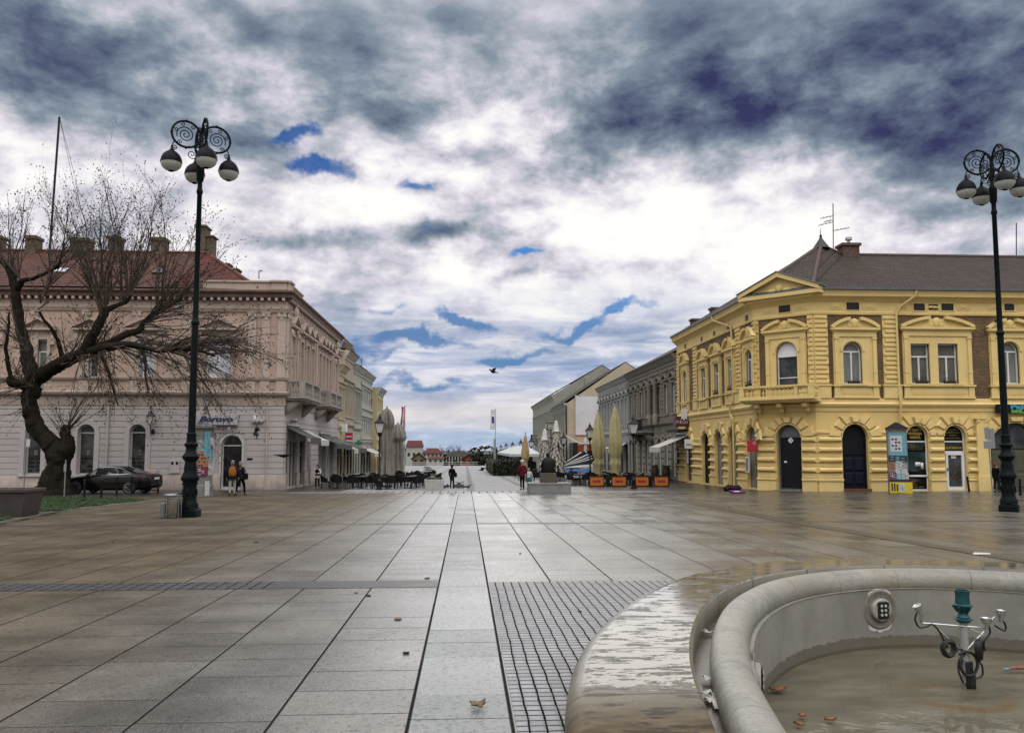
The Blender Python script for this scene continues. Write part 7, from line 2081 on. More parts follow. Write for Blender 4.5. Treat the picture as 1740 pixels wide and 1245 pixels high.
folded_parasol(p, h, [(0.462, .55), (0.409, .9), (0.343, 1.6), (0.290, 1.9), (0.330, 2.4), (0.343, 3.2), (0.330, h - 1.5), (0.304, h - 1.45), (0.475, h - 1.1), (0.409, h - .6), (0.224, h - .15), (0.040, h)], M_canvas, 'tall folded taupe parasol, nearer of the two on the left terrace', 12, .3, ties=(1.9,), group='folded taupe parasols')
p = gp(675, 816); h = hgt(673, 719, p)
folded_parasol(p, h, [(0.518, .75), (0.476, 1.0), (0.462, 1.4), (0.490, 2.2), (0.462, 3.1), (0.406, h - 1.6), (0.385, h - 1.5), (0.665, h - 1.4), (0.560, h - .8), (0.252, h - .15), (0.042, h)], M_canvas, 'shorter folded taupe parasol, farther of the two on the left terrace', 10, 1.0, ties=(2.2,), group='folded taupe parasols')
for px, pb, pt, lb in ((1017, 822, 699, 'folded pale yellow parasol, left of the two behind the orange panels'), (1046, 823.5, 690, 'folded pale yellow parasol, right of the two behind the orange panels')):
 p = gp(px, pb); h = hgt(px, pt, p)
 folded_parasol(p, h, [(0.286, .40), (0.272, .8), (0.313, 1.3), (0.422, 1.52), (0.231, 1.72), (0.374, 2.1), (0.462, 2.8), (0.422, 3.4), (0.286, h - .9), (0.136, h - .3), (0.034, h)], M_canvy, lb, 8, px * .1, .26, ties=(1.7,), group='folded yellow parasols')
p = gp(893, 812); h = hgt(893, 736, p)
folded_parasol(p, h, [(0.174, .3), (0.197, 1.2), (0.174, 1.6), (0.360, 1.9), (0.348, 2.6), (0.232, h - 1.0), (0.104, h - .3), (0.023, h)], M_canvt, 'slim folded tan parasol behind the couple', 8, .2, .26, ties=(1.6,))
# white cantilever pole with sagging arms, and a bundle of collapsed parasols
p = gp(995, 803); h = hgt(995, 754, p)
t = thing('open_frame_parasol', 'white parasol mast with thin empty arms in front of the orange shop', 'parasol', p)
mb = local(t); mb.tube([(0, 0, 0), (0, 0, h)], .22, 10); mb.lathe([(.3, h - .1), (.34, h + .1), (.2, h + .5), (.1, h + .9)], n=10); mb.build('mast', M_canvw, t)
for a, up in ((PI, 1.3), (0, 1.0), (PI * .75, 1.2), (.8, .9)):
 mb = local(t); mb.tube([(0, 0, h - .1), (1.6 * math.cos(a), 1.6 * math.sin(a), h + .35), (3.4 * math.cos(a), 3.4 * math.sin(a), h + up)], .07, 6); mb.build('arm', M_canvw, t)
p = gp(978, 806)
t = thing('collapsed_parasol', 'collapsed white and grey striped parasol lying open over the terrace furniture', 'parasol', p)
mb = local(t)
for k in range(7):
 a0, a1 = -.6 + k * .28, -.6 + (k + 1) * .28
 mb.poly([(-2.2, 0, .8), (1.6 * math.cos(a0) + .4, -1 + 2 * math.sin(a0), 1.1 + 1.6 * math.sin(a0 * .8 + .4)), (1.6 * math.cos(a1) + .4, -1 + 2 * math.sin(a1), 1.1 + 1.6 * math.sin(a1 * .8 + .4) + (.2 if k % 2 else 0))]); mb.mi = (k + 1) % 2
o = mb.build('canopy', [M_canvw, M_boll], t); md = o.modifiers.new('s', 'SOLIDIFY'); md.thickness = .03
mb = local(t); mb.tube([(-2.3, 0, .75), (1.9, -.6, 2.2)], .05, 6); mb.tube([(0, 0, 0), (0, .1, 1.4)], .04, 6); mb.build('pole', M_steel, t)
t = thing('tarpaulin', 'crumpled blue tarpaulin over furniture beside the collapsed parasol', 'tarpaulin', gp(976, 808))
mb = local(t); n = 9
for i in range(n):
 for j in range(5):
  f = lambda i, j: (-1.3 + 2.9 * i / n, -.7 + 1.4 * j / 5, .35 + .5 * math.sin(PI * j / 5) * (.7 + .3 * math.sin(i * 1.7)) + .10 * math.sin(i * 2.3 + j * 1.9))
  mb.poly([f(i, j), f(i + 1, j), f(i + 1, j + 1), f(i, j + 1)])
mb.build('sheet', M_('blue_tarpaulin', (.015, .09, .30), .5, .4, 3, .3), t)
mb = local(t)
for x in (-1.1, 0, 1.3): mb.tube([(x, 0, 0), (x, 0, .7)], .04, 6)
mb.build('prop', M_boll, t)
# chairs and tables
def make_chair(label, group):
 t = thing('terrace_chair', label, 'chair', (0, 0, 0), 0, group)
 mb = MB(); mb.box(-.27, .27, -.27, .27, .38, .46); mb.build('seat', M_wick, t, bevel=.02)
 mb = MB(); n = 8
 for k in range(n):
  a0, a1 = PI * (-.12 + 1.24 * k / n), PI * (-.12 + 1.24 * (k + 1) / n)
  hh = lambda a: .62 + .24 * max(0, math.sin(a))
  mb.frust([(.29 * math.cos(a0), .27 * math.sin(a0), .40), (.29 * math.cos(a1), .27 * math.sin(a1), .40), (.26 * math.cos(a1), .24 * math.sin(a1), .40), (.26 * math.cos(a0), .24 * math.sin(a0), .40)],
                 [(.33 * math.cos(a0), .32 * math.sin(a0), hh(a0)), (.33 * math.cos(a1), .32 * math.sin(a1), hh(a1)), (.30 * math.cos(a1), .28 * math.sin(a1), hh(a1)), (.30 * math.cos(a0), .28 * math.sin(a0), hh(a0))])
 mb.build('backrest', M_wick, t)
 for x in (-.23, .23):
  for y in (-.22, .22): mb = MB(); mb.tube([(x, y, .40), (x * 1.12, y * 1.12, 0)], .018, 5); mb.build('leg', M_iron, t)
 return t
def make_table(label, group):
 t = thing('terrace_table', label, 'table', (0, 0, 0), 0, group)
 mb = MB(); mb.lathe([(.42, .70), (.45, .71), (.45, .74), (.42, .75), (0, .75)], n=18); mb.build('table_top', M_woodd, t)
 mb = MB(); mb.tube([(0, 0, .03), (0, 0, .71)], .045, 8); mb.build('leg', M_iron, t)
 mb = MB(); mb.lathe([(.28, 0), (.28, .03), (.05, .07)], n=14); mb.build('base', M_iron, t)
 return t
ch0 = tb0 = None
used = []
def set_at(x, y, n, rot, area, sc=1.0, chairs=True):
 global ch0, tb0
 gc, gt = 'dark wicker chairs of the %s terrace' % area, 'dark round tables of the %s terrace' % area
 lc = 'dark wicker chair drawn up to a table on the %s terrace' % area
 lt = 'dark round table set with wicker chairs on the %s terrace' % area
 z = gz(y) + .004
 if tb0 is None: tb0 = make_table(lt, gt); tb0.location = (x, y, z)
 else: copy_tree(tb0, (x, y, z), rot, lt, gt, sc)
 for k in range(n):
  a = rot + 2 * PI * k / n + rnd.uniform(-.2, .2); r = .72 * sc
  loc = (x + r * math.cos(a), y + r * math.sin(a), z)
  rz = a - PI / 2 + rnd.uniform(-.2, .2)
  if ch0 is None: ch0 = make_chair(lc, gc); ch0.location = loc; ch0.rotation_euler = (0, 0, rz)
  else: copy_tree(ch0, loc, rz, lc, gc, sc)
for x, y, n, r in ((-7.9, 51.6, 4, .3), (-6.3, 50.8, 4, .9), (-4.7, 50.3, 4, .2), (-3.35, 51.0, 4, .6), (-6.9, 54.0, 4, .1), (-5.0, 53.6, 4, 1.0), (-3.2, 54.0, 4, .5), (-6.2, 57.6, 4, .2), (-4.2, 57.8, 4, .7), (-2.7, 58.0, 3, .1), (-5.6, 63.0, 4, .3), (-3.6, 63.5, 4, .5), (-5.5, 70, 4, .2), (-3.4, 71, 4, .9)):
 set_at(x, y, n, r, 'left')
for x, y, n, r in ((7.9, 57.2, 4, .3), (9.6, 57.6, 4, .8), (11.4, 57.3, 4, .1), (8.6, 61.0, 4, .4), (10.6, 61.5, 4, .1), (6.2, 64, 4, .2), (8.0, 66, 4, .9), (5.2, 72, 4, .3), (7.2, 75, 4, .2), (5.6, 82, 4, .2), (7.6, 88, 4, .2)):
 set_at(x, y, n, r, 'right')
# orange advertising panels along the right terrace
M_orp = M_('orange_panel_film', (.46, .13, .015), .45, .15, 2, .03); M_redl = plain('dark_red_lettering', (.22, .015, .01), .5)
pan = None
for k, (x0, x1, lb) in enumerate(((1001, 1027, 'orange barrier panel with red script, leftmost of the row'), (1038.5, 1065.5, 'orange barrier panel with red script, second from left'), (1078.5, 1102.5, 'orange barrier panel with red script, just right of the lantern'), (1110.5, 1137, 'orange barrier panel with red script, rightmost of the row'))):
 p = gp((x0 + x1) / 2, 827)
 if pan is None:
  pan = thing('street_barrier', lb, 'barrier', p, 0, 'orange barrier panels of the right terrace')
  wv = (Yp(x1, 815, p.y).x - Yp(x0, 815, p.y).x) / 2; hv = .72
  mb = local(pan)
  for q in ((-wv, wv, .02, .09), (-wv, wv, hv - .07, hv)): mb.box(q[0], q[1], -.04, .04, q[2], q[3])
  for q in (-wv, wv - .06): mb.box(q, q + .06, -.04, .04, .09, hv - .07)
  for q in (-wv + .1, wv - .2): mb.box(q, q + .1, -.25, .25, 0, .02)
  mb.build('frame', M_iron, pan)
  mb = local(pan); mb.box(-wv + .06, wv - .06, -.015, .015, .09, hv - .07); pf = mb.build('panel', M_orp, pan)
  M0 = wmat(pan); lettering('Coca-Cola', .24, M0 @ Matrix(((1, 0, 0, -.02), (0, 0, -1, -.02), (0, 1, 0, hv * .52), (0, 0, 0, 1))), M_redl, pf, shear=.4, bold=.012, width=wv * 1.05)
 else: copy_tree(pan, p, 0, lb)
for px, lb in ((1033, 'dark gap post between the first two orange panels'), (1072, None), (1106, 'dark gap post between the last two orange panels')):
 if lb: p = gp(px, 826.5); mb = MB(Matrix.Translation(p)); mb.box(-.10, .10, -.05, .05, 0, .70); mb.box(-.22, .22, -.2, .2, 0, .05); tag(mb.build('barrier_post', M_boll), lb, 'post')
# white concrete planters lining the square
plg = None
def planter(p, label, group, sc=1.0, plant=True):
 global plg
 if plg is None:
  t = thing('concrete_planter', label, 'planter', p, 0, group)
  mb = local(t); mb.frust([(-.52, -.52, 0), (.52, -.52, 0), (.52, .52, 0), (-.52, .52, 0)], [(-.56, -.56, .62), (.56, -.56, .62), (.56, .56, .62), (-.56, .56, .62)]); mb.build('box', M_conc, t, bevel=.02)
  mb = local(t); mb.box(-.48, .48, -.48, .48, .622, .66)
  for k in range(26): mb.ball((rnd.uniform(-.42, .42), rnd.uniform(-.42, .42), .66), rnd.uniform(.04, .10), 6, 4, 1, 1, rnd.uniform(.7, 1.5))
  mb.build('plants', M_leafg, t)
  plg = t
 else: t = copy_tree(plg, p, 0, label, group, sc)
 return t
GL, GRt = 'white planters along the left terrace', 'white planters along the right edge of the square'
for k, (px, py) in enumerate(((738, 832), (736, 822), (733, 814), (730, 808), (728, 803), (725, 799.5))):
 lb = ['white concrete planter at the near end of the left terrace row', 'white concrete planter, second of the left terrace row', 'white concrete planter, third of the left terrace row'][k] if k < 3 else 'small white planter farther back in the left terrace row'
 planter(gp(px, py), lb, GL, .95 if k else 1.0)
for px, py, lb in ((978, 823, 'white concrete planter right of the statue, nearest the orange panels'), (959, 818, 'white concrete planter directly right of the statue block'), (916, 807.5, 'white planter between the child and the statue'), (929, 810, 'white planter just left of the seated statue'), (882, 802.5, 'white planter in the square row left of the tan parasol foot'), (871, 800, 'white planter in the middle of the marquee row')):
 planter(gp(px, py), lb, GRt, (1.25, 1.0, 1.0))
for px, py in ((854, 796.6), (848, 794.8), (842, 793.6), (834, 792.2), (829, 791.5)):
 planter(gp(px, py), 'small far white planter in front of the marquee hedge', GRt, (1.5, 1.2, 1.2))
# street lanterns: nearest built, the rest copied
M_lglass = lamp_glass('lantern_milk_glass')
def make_lantern(p, label):
 t = thing('street_lantern', label, 'street lantern', p, 0, 'black street lanterns with four sided heads')
 mb = local(t); mb.lathe([(.20, 0), (.20, .08), (.14, .12), (.13, .5), (.16, .54), (.10, .62), (.08, .9), (.095, .93), (.06, .97), (.05, 2.7), (.075, 2.72), (.075, 2.78), (.05, 2.8), (.045, 3.15), (.09, 3.2), (.15, 3.3), (.09, 3.36)], n=10); mb.build('pole', M_iron, t)
 mb = local(t); mb.frust([(-.15, -.15, 3.4), (.15, -.15, 3.4), (.15, .15, 3.4), (-.15, .15, 3.4)], [(-.27, -.27, 3.95), (.27, -.27, 3.95), (.27, .27, 3.95), (-.27, .27, 3.95)]); g = mb.build('lantern_glass', M_lglass, t)
 mb = local(t)
 for x in (-1, 1):
  for y in (-1, 1): mb.tube([(x * .15, y * .15, 3.38), (x * .275, y * .275, 3.97)], .018, 4)
 mb.lathe([(.23, 3.36), (.23, 3.40), (.2, 3.41)], n=4, a0=PI / 4)
 mb.lathe([(.43, 3.95), (.43, 3.99), (.34, 4.06), (.17, 4.2), (.12, 4.24), (.14, 4.3), (.10, 4.36), (.04, 4.4), (.05, 4.46), (.0, 4.56)], n=4, a0=PI / 4); mb.build('lantern_frame', M_iron, t)
 return t
p = gp(644, 832); ln = make_lantern(p, 'black street lantern in front of the nearer taupe parasol'); ln.scale = (1, 1, hgt(644, 702, p) / 4.56)
def lantern(px, pb, pt, lb):
 p = gp(px, pb); s_ = hgt(px, pt, p) / 4.56
 return copy_tree(ln, p, 0, lb, sc=(min(1.3, s_ * 1.05), min(1.3, s_ * 1.05), s_))
lantern(1077, 830, 704, 'black street lantern between the second and third orange panels')
lantern(1003, 821, 717, 'black street lantern left of the two yellow parasols')
lantern(902.5, 806, 742, 'slim street lantern right of the tan parasol')
lantern(668, 812, 728, 'street lantern mostly hidden behind the farther taupe parasol')
for px, pb, pt in ((885, 801, 745), (871, 797, 749), (860, 795, 751), (851, 793.5, 754), (836.5, 792, 758)): lantern(px, pb, pt, 'small far street lantern rising above the marquee roof')
lantern(958, 812, 734, 'street lantern beside the dark passage of the gabled house')
# ---------------------------------------------------------------- statue
p = gp(935, 838)
M_stone = M_('grey_stone_plinth', (.20, .205, .20), .7, .3, 2.5, .2, dirt=(.09, .09, .085), streak=.3)
M_brz = M_('dark_bronze', (.010, .009, .009), .55, .5, 4, .2, metal=.2, spec=.25)
t = thing('statue_plinth', 'low grey stone plinth carrying the seated bronze statue', 'plinth', p)
w_ = (Yp(971, 830, p.y).x - Yp(900, 830, p.y).x) / 2; h_ = hgt(935, 820.5, p)
mb = local(t); mb.box(-w_, w_, 0, 1.6, 0, h_ - .08); mb.box(-w_ - .02, w_ + .02, -.02, 1.62, h_ - .08, h_); mb.build('block', M_stone, t, bevel=.015)
mb = local(t); b0_, b1_ = Yp(919, 815, p.y + .5).x - p.x, Yp(947, 815, p.y + .5).x - p.x; z1_ = hgt(933, 804, p)
mb.frust([(b0_, .3, h_), (b1_, .3, h_), (b1_, 1.3, h_), (b0_, 1.3, h_)], [(b0_ + .05, .3, z1_), (b1_ - .08, .3, z1_), (b1_ - .08, 1.3, z1_), (b0_ + .05, 1.3, z1_)]); mb.build('seat_block', M_('brown_stone_seat', (.085, .07, .05), .75, .4, 3, .2, dirt=(.03, .03, .02), streak=.5), t, bevel=.02)
st = thing('statue', 'dark bronze statue of a seated cloaked figure seen from behind', 'statue', (p.x + (b0_ + b1_) / 2, p.y + .75, p.z + z1_))
H_ = hgt(933, 769, p) - z1_
mb = local(st); prof = [(.24, 0, 0), (.27, .12, 0), (.27, .4, 0), (.275, .6, .01), (.25, .78, .03), (.17, .88, .05), (.09, .94, .07), (.07, .98, .08)]
rings = []; N = 18; mb.smooth = True
for r, z, dy in prof:
 rings.append([mb.vert((r * 1.12 * math.cos(2 * PI * k / N) * (1 + .05 * math.sin(5 * 2 * PI * k / N + z * 6)), .72 * r * math.sin(2 * PI * k / N) + dy, z * H_ / 1.18)) for k in range(N)])
for a, b in zip(rings, rings[1:]):
 for k in range(N): mb.face((a[k], a[(k + 1) % N], b[(k + 1) % N], b[k]))
mb.face(rings[0][::-1]); mb.face(rings[-1]); mb.smooth = False
mb.build('cloak', M_brz, st)
mb = local(st); mb.ball((-.02, .10, H_ * .88), H_ * .115, 12, 9, .85, 1.0, 1.2); mb.ball((-.02, .10 - .0, H_ * .94), H_ * .10, 10, 7, .95, 1.05, .75); mb.ball((-.02, .10 + H_ * .12, H_ * .87), .035, 6, 5); mb.build('head', M_brz, st)
for s_ in (-1, 1): mb = local(st); mb.tube([(s_ * .25, .02, H_ * .60), (s_ * .34, .18, H_ * .32), (s_ * .28, .5, H_ * .22)], [.09, .08, .06], 8); mb.build('arm', M_brz, st)
for s_ in (-1, 1): mb = local(st); mb.tube([(s_ * .2, .1, .14), (s_ * .22, .62, .18), (s_ * .22, .72, -.4)], [.18, .15, .10], 8); mb.build('leg', M_brz, st)
# trees made of pale slats, with bells
M_slat = M_('weathered_slats', (.33, .31, .26), .85, .4, 4, .2, dirt=(.12, .11, .09), streak=.4)
for px, pb, pt, w, lb, sd in ((926, 812, 728, .85, 'conical decorative tree of pale wooden slats with bell on top, left one', 1), (945.5, 812, 714, 1.1, 'taller conical decorative tree of pale wooden slats with bell on top, right one', 2)):
 p = gp(px, pb); h = hgt(px, pt, p); Rq = random.Random(sd)
 t = thing('slat_tree', lb, 'decoration', p, 0, 'decorative slat trees')
 mb = local(t); mb.tube([(0, 0, 0), (0, 0, h - .3)], [.3, .1], 8); mb.build('trunk', M_boll, t)
 mb = local(t)
 rows = 20
 for j in range(rows):
  z = .5 + (h - 1.4) * j / rows; r = w * (1 - j / rows) * .5 + .18; nn = max(6, int(r * 15))
  for k in range(nn):
   a = 2 * PI * (k + .5 * (j % 2)) / nn + Rq.uniform(-.15, .15); l = Rq.uniform(.40, .60); ww = Rq.uniform(.14, .24); tw = Rq.uniform(-.3, .3)
   c, s_ = math.cos(a), math.sin(a); r0, r1 = r * .75, r * 1.05 + .1 + Rq.uniform(-.06, .1)
   f = lambda rr, o, zz, d: ((rr + d) * c - o * s_, (rr + d) * s_ + o * c, zz)
   A = [f(r0, -ww * .5, z + l, 0), f(r0, ww * .5, z + l + tw * .1, 0), f(r1, ww * .5, z + tw * .2, 0), f(r1 + .03, 0, z - .12, 0), f(r1, -ww * .5, z, 0)]
   mb.frust(A, [(x + .03 * c, y + .03 * s_, zz) for x, y, zz in A])
 mb.build('slats', M_slat, t)
 mb = local(t); mb.lathe([(.42, h - 1.1), (.34, h - .95), (.24, h - .6), (.18, h - .2), (.06, h)], n=12); mb.build('bell', M_canvw, t)
t = thing('decoration_arch', 'flat metal ornament frame above the slat trees', 'decoration', gp(936, 806)); pz_ = Yp(936, 724, t.location.y)
mb = MB(); Yd = t.location.y; a, b = Yp(929, 718, Yd), Yp(943, 730, Yd)
for q in ((a.x, b.x, a.z - .1, a.z), (a.x, b.x, b.z, b.z + .1), (a.x, a.x + .1, b.z, a.z), (b.x - .1, b.x, b.z, a.z)): mb.box(q[0], q[1], Yd - .05, Yd + .05, q[2], q[3])
mb.tube([((a.x + b.x) / 2, Yd, b.z), ((a.x + b.x) / 2, Yd, gz(Yd))], .06, 6); mb.build('frame', M_boll, t)
cxo = (a.x + b.x) / 2; mb = MB(); mb.tube([(cxo + .6 * math.cos(q * PI / 8), Yd, (a.z + b.z) / 2 + .35 * math.sin(q * PI / 8)) for q in range(16)], .06, 5, closed=True); mb.box(cxo - .4, cxo + .4, Yd - .04, Yd + .04, (a.z + b.z) / 2 - .04, (a.z + b.z) / 2 + .05); mb.build('ornament', M_canvw, t)
# marquee with hedge
p = gp(880, 799)
t = thing('marquee', 'pale grey hipped marquee roof on posts over the far terrace', 'marquee', (6.5, 100, gz(100)))
ya, yb_ = 92.0, 128.0; xa, xb = Yp(866, 790, ya).x, Yp(905, 790, ya).x + 1.0
ze_ = Yp(880, 771, ya).z; zr_ = Yp(884, 757, ya + 6).z
mb = MB(); xm = (xa + xb) / 2 + .5
e = [(xa, ya, ze_), (xb, ya, ze_), (xb, yb_, ze_), (xa, yb_, ze_)]; r0, r1 = (xm, ya + 6, zr_), (xm, yb_ - 6, zr_)
mb.poly([e[0], e[1], r0]); mb.poly([e[1], e[2], r1, r0]); mb.poly([e[2], e[3], r1]); mb.poly([e[3], e[0], r0, r1])
for a, b in zip(e, e[1:] + e[:1]): mb.poly([a, b, (b[0], b[1], b[2] - .3), (a[0], a[1], a[2] - .3)])
mb.build('canopy', M_('marquee_fabric', (.44, .45, .45), .7, .2, 1, .05), t)
for x, y in ((xa + .2, ya + .2), (xm, ya + .2), (xb - .2, ya + .2), (xa + .2, ya + 9), (xa + .2, ya + 18), (xa + .2, ya + 27), (xa + .2, yb_ - .2)): mb = MB(); mb.tube([(x, y, gz(y)), (x, y, ze_)], .08, 6); mb.build('post', M_boll, t)
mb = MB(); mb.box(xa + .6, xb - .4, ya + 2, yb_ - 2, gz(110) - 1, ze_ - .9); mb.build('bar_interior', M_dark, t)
def hedge(name, label, x0, x1, y0, y1, z0, h, n, seed, size=.16, mat=M_leafg):
 t = thing(name, label, 'hedge', ((x0 + x1) / 2, (y0 + y1) / 2, z0)); Rq = random.Random(seed)
 mb = MB(); mb.box(x0 + .12, x1 - .12, y0 + .12, y1 - .12, z0, z0 + h - .15); mb.build('core', plain('hedge_core', (.012, .016, .008), .9), t)
 mb = MB()
 for k in range(n):
  x, y, z = Rq.uniform(x0, x1), Rq.uniform(y0, y1), Rq.uniform(z0, z0 + h)
  f = Rq.random()
  if f < .45: y = y0 + Rq.uniform(-.05, .12)
  elif f < .75: x = x0 + Rq.uniform(-.05, .12)
  else: z = z0 + h + Rq.uniform(-.15, .12)
  a, b = Rq.uniform(0, 6.3), Rq.uniform(-1, 1); s_ = size * Rq.uniform(.5, 1.2)
  d = Vector((math.cos(a), math.sin(a), b)).normalized() * s_; e_ = d.cross(Vector((Rq.uniform(-1, 1), Rq.uniform(-1, 1), 1))).normalized() * s_ * .45
  c = Vector((x, y, z)); mb.poly([c - d, c + e_, c + d, c - e_])
 mb.build('leaves', mat, t); return t
hx0, hx1 = Yp(850, 785, 92).x, Yp(884, 785, 92).x
hedge('hedge', 'clipped dark hedge in front of the marquee', hx0 - .4, hx1, 90.5, 91.6, gz(91), 1.7, 900, 5)
hedge('hedge', 'low dark hedge along the square side of the marquee', hx0 - .8, hx0 + .3, 92, 126, gz(108), 1.7, 1400, 6)
# flags
M_flagw = plain('white_flag', (.62, .62, .64), .8); M_flagr = plain('red_flag', (.42, .03, .05), .8); M_flagb = plain('blue_flag', (.03, .05, .22), .8)
def flagpole(px, pb, pt, label, fl, cols, emblem=None):
 p = gp(px, pb); h = hgt(px, pt, p); t = thing('flagpole', label, 'flagpole', p)
 mb = local(t); mb.tube([(0, 0, 0), (0, 0, h)], [.12, .07], 8); mb.ball((0, 0, h + .08), .1, 6, 5); mb.build('pole', M_steel, t)
 (x0, x1, z0, z1) = fl; n = 12; ny = len(cols)
 mb = local(t)
 for j in range(ny):
  mb.mi = j
  for i in range(n):
   def f(u, v):
    z = z1 + (z0 - z1) * u; x = x0 + (x1 - x0) * v
    return (x + .10 * math.sin(u * 5 + .5) * abs(v) , .25 * math.sin(u * 7) * v, z)
   u0, u1, v0, v1 = i / n, (i + 1) / n, j / ny, (j + 1) / ny
   mb.poly([f(u0, v0), f(u0, v1), f(u1, v1), f(u1, v0)])
 o = mb.build('flag', cols, t)
 md = o.modifiers.new('s', 'SOLIDIFY'); md.thickness = .015
 if emblem:
  mb = local(t); zc_ = z1 + (z0 - z1) * emblem; mb.box(x0 + (x1 - x0) * .2, x0 + (x1 - x0) * .75, -.25, -.2, zc_ - .9, zc_ + .9); mb.build('emblem', M_flagb, o)
 return t
pp = gp(842, 792); k = 1400 / pp.y
H_ = hgt(842, 694, pp)
flagpole(842, 792, 694, 'tall flagpole with hanging white banner and blue emblem at the end of the square', (-.15, -7.5 / k - .2, H_ - 35 / k, H_ - 1 / k), [M_flagw], .52)
pp = gp(686, 797); k = 1400 / pp.y; H_ = hgt(686, 690, pp)
flagpole(687, 797, 690, 'flagpole with hanging red, white and blue striped flag behind the taupe parasols', (-.1, -6.5 / k, H_ - 38 / k, H_ - .5 / k), [M_flagr, M_flagw, M_flagr, M_flagb])
p = gp(840, 792); mb = MB(Matrix.Translation(p)); hh = hgt(840, 746, p); mb.tube([(0, 0, 0), (0, 0, hh)], .22, 8); mb.ball((0, 0, hh), .24, 8, 5); tag(mb.build('post', M_steel), 'short grey pole without flag beside the white banner', 'pole')

# ---------------------------------------------------------------- the old bare tree
M_bark = M_('mossy_dark_bark', (.020, .016, .012), .95, .6, 3, 1.0, dirt=(.032, .036, .012), streak=.5, fine=14, spec=.1)
M_twig = M_('grey_brown_twigs', (.075, .058, .044), .9, .4, 3, 0)
M_bud = M_('dark_buds', (.022, .015, .013), .9, .3, 3, 0)
TY = 43.3
tree = thing('plane_tree', 'old bare plane tree with thick gnarled leaning trunk in front of the pink building', 'tree', gp(90, 842))
Rt = random.Random(11)
def tp(px, py, dy=0.0): p = Yp(px, py, TY + dy); return Vector(p)
def smooth(pts, k=4):
 out = []
 for i in range(len(pts) - 1):
  A, B, Cc, Dd = pts[max(i - 1, 0)], pts[i], pts[i + 1], pts[min(i + 2, len(pts) - 1)]
  for q in range(k):
   t = q / k; out.append(.5 * ((2 * B) + (Cc - A) * t + (2 * A - 5 * B + 4 * Cc - Dd) * t * t + (3 * B - A - 3 * Cc + Dd) * t ** 3))
 out.append(pts[-1]); return out
tw, lb = MB(), MB()
def limb(mb, px, n=10, jag=.05):
 pts = smooth([tp(x, y, d) for x, y, d, r in px], 8); rs = []
 for i in range(len(px) - 1):
  for q in range(8): rs.append(px[i][3] + (px[i + 1][3] - px[i][3]) * q / 8)
 rs.append(px[-1][3])
 pts = [p + Vector((Rt.uniform(-1, 1), Rt.uniform(-1, 1), Rt.uniform(-.4, .4))) * jag * r for p, r in zip(pts, rs)]
 rs = [r * Rt.uniform(.96, 1.05) for r in rs]
 mb.tube(pts, rs, n); return pts, rs
trunk = MB()
limb(trunk, [(92, 850, 0, 0.989), (92, 838, 0, 0.817), (95, 815, 0, 0.619), (99, 790, 0, 0.533), (98, 770, 0, 0.550), (86, 752, 0, 0.464), (68, 735, 0, 0.413), (55, 712, 0, 0.387), (50, 688, 0, 0.370), (55, 662, 0, 0.396), (60, 640, 0, 0.361)], 22, .05)
limb(trunk, [(92, 785, 0, 0.430), (108, 770, 0, 0.447), (113, 752, 0, 0.361), (111, 735, 0, 0.258), (112, 722, 0, 0.155)], 12, .08)
limb(trunk, [(62, 842, -.6, 0.292), (75, 825, -.4, 0.361), (86, 800, -.1, 0.301)], 10, .06); limb(trunk, [(118, 843, -.4, 0.215), (110, 825, -.2, 0.292), (104, 800, 0, 0.258)], 10, .06)
limb(trunk, [(60, 655, 0, 0.344), (40, 652, -.3, 0.292), (22, 648, -.5, 0.275), (16, 640, -.6, 0.172)], 10, .08)
limbs = []
for px in ([(58, 645, 0, .42), (48, 615, .2, .34), (44, 588, .4, .28), (36, 560, .5, .26), (30, 525, .6, .24), (26, 495, .6, .22), (18, 465, .7, .18), (4, 445, .8, .12), (-20, 425, 1, .08)],
           [(26, 495, .6, .2), (38, 478, .4, .14), (55, 474, .2, .10), (75, 466, 0, .09), (98, 452, -.2, .10), (102, 440, -.2, .05)],
           [(56, 648, 0, .42), (78, 632, -.2, .36), (100, 620, -.5, .34), (122, 608, -.8, .33), (146, 600, -1, .30)],
           [(140, 602, -1, .30), (152, 580, -1.1, .26), (165, 558, -1.2, .24), (176, 535, -1.2, .22), (180, 522, -1.2, .17)],
           [(150, 600, -1, .25), (172, 592, -1.4, .22), (196, 588, -1.8, .20), (218, 585, -2.2, .17), (245, 590, -2.5, .14), (268, 596, -2.8, .12), (300, 592, -3.2, .10), (335, 595, -3.5, .08), (365, 605, -3.8, .05)],
           [(165, 590, -1.3, .2), (190, 580, -.8, .18), (215, 568, -.4, .17), (238, 560, 0, .18), (244, 548, .1, .12), (262, 532, .3, .10), (285, 520, .5, .07), (310, 505, .8, .04)],
           [(182, 525, -1.2, .16), (200, 518, -1, .12), (214, 512, -.9, .12), (222, 500, -.8, .07)],
           [(108, 615, -.5, .15), (100, 585, -.9, .11), (92, 565, -1.2, .10), (76, 545, -1.5, .07), (66, 530, -1.7, .05)],
           [(170, 595, -1.2, .12), (180, 620, -1.8, .09), (190, 650, -2.3, .06), (200, 690, -2.5, .03)],
           [(238, 590, -2.4, .10), (246, 610, -2.8, .08), (248, 640, -3, .05), (252, 668, -3.2, .03)],
           [(290, 592, -3.0, .08), (318, 575, -3, .06), (352, 570, -2.8, .04), (392, 578, -2.8, .02)],
           [(20, 650, -.5, .12), (10, 600, -.8, .09), (14, 560, -1, .07), (16, 530, -1, .04)]):
 limbs.append(limb(lb, px, 9, .10))
nbud = [0]
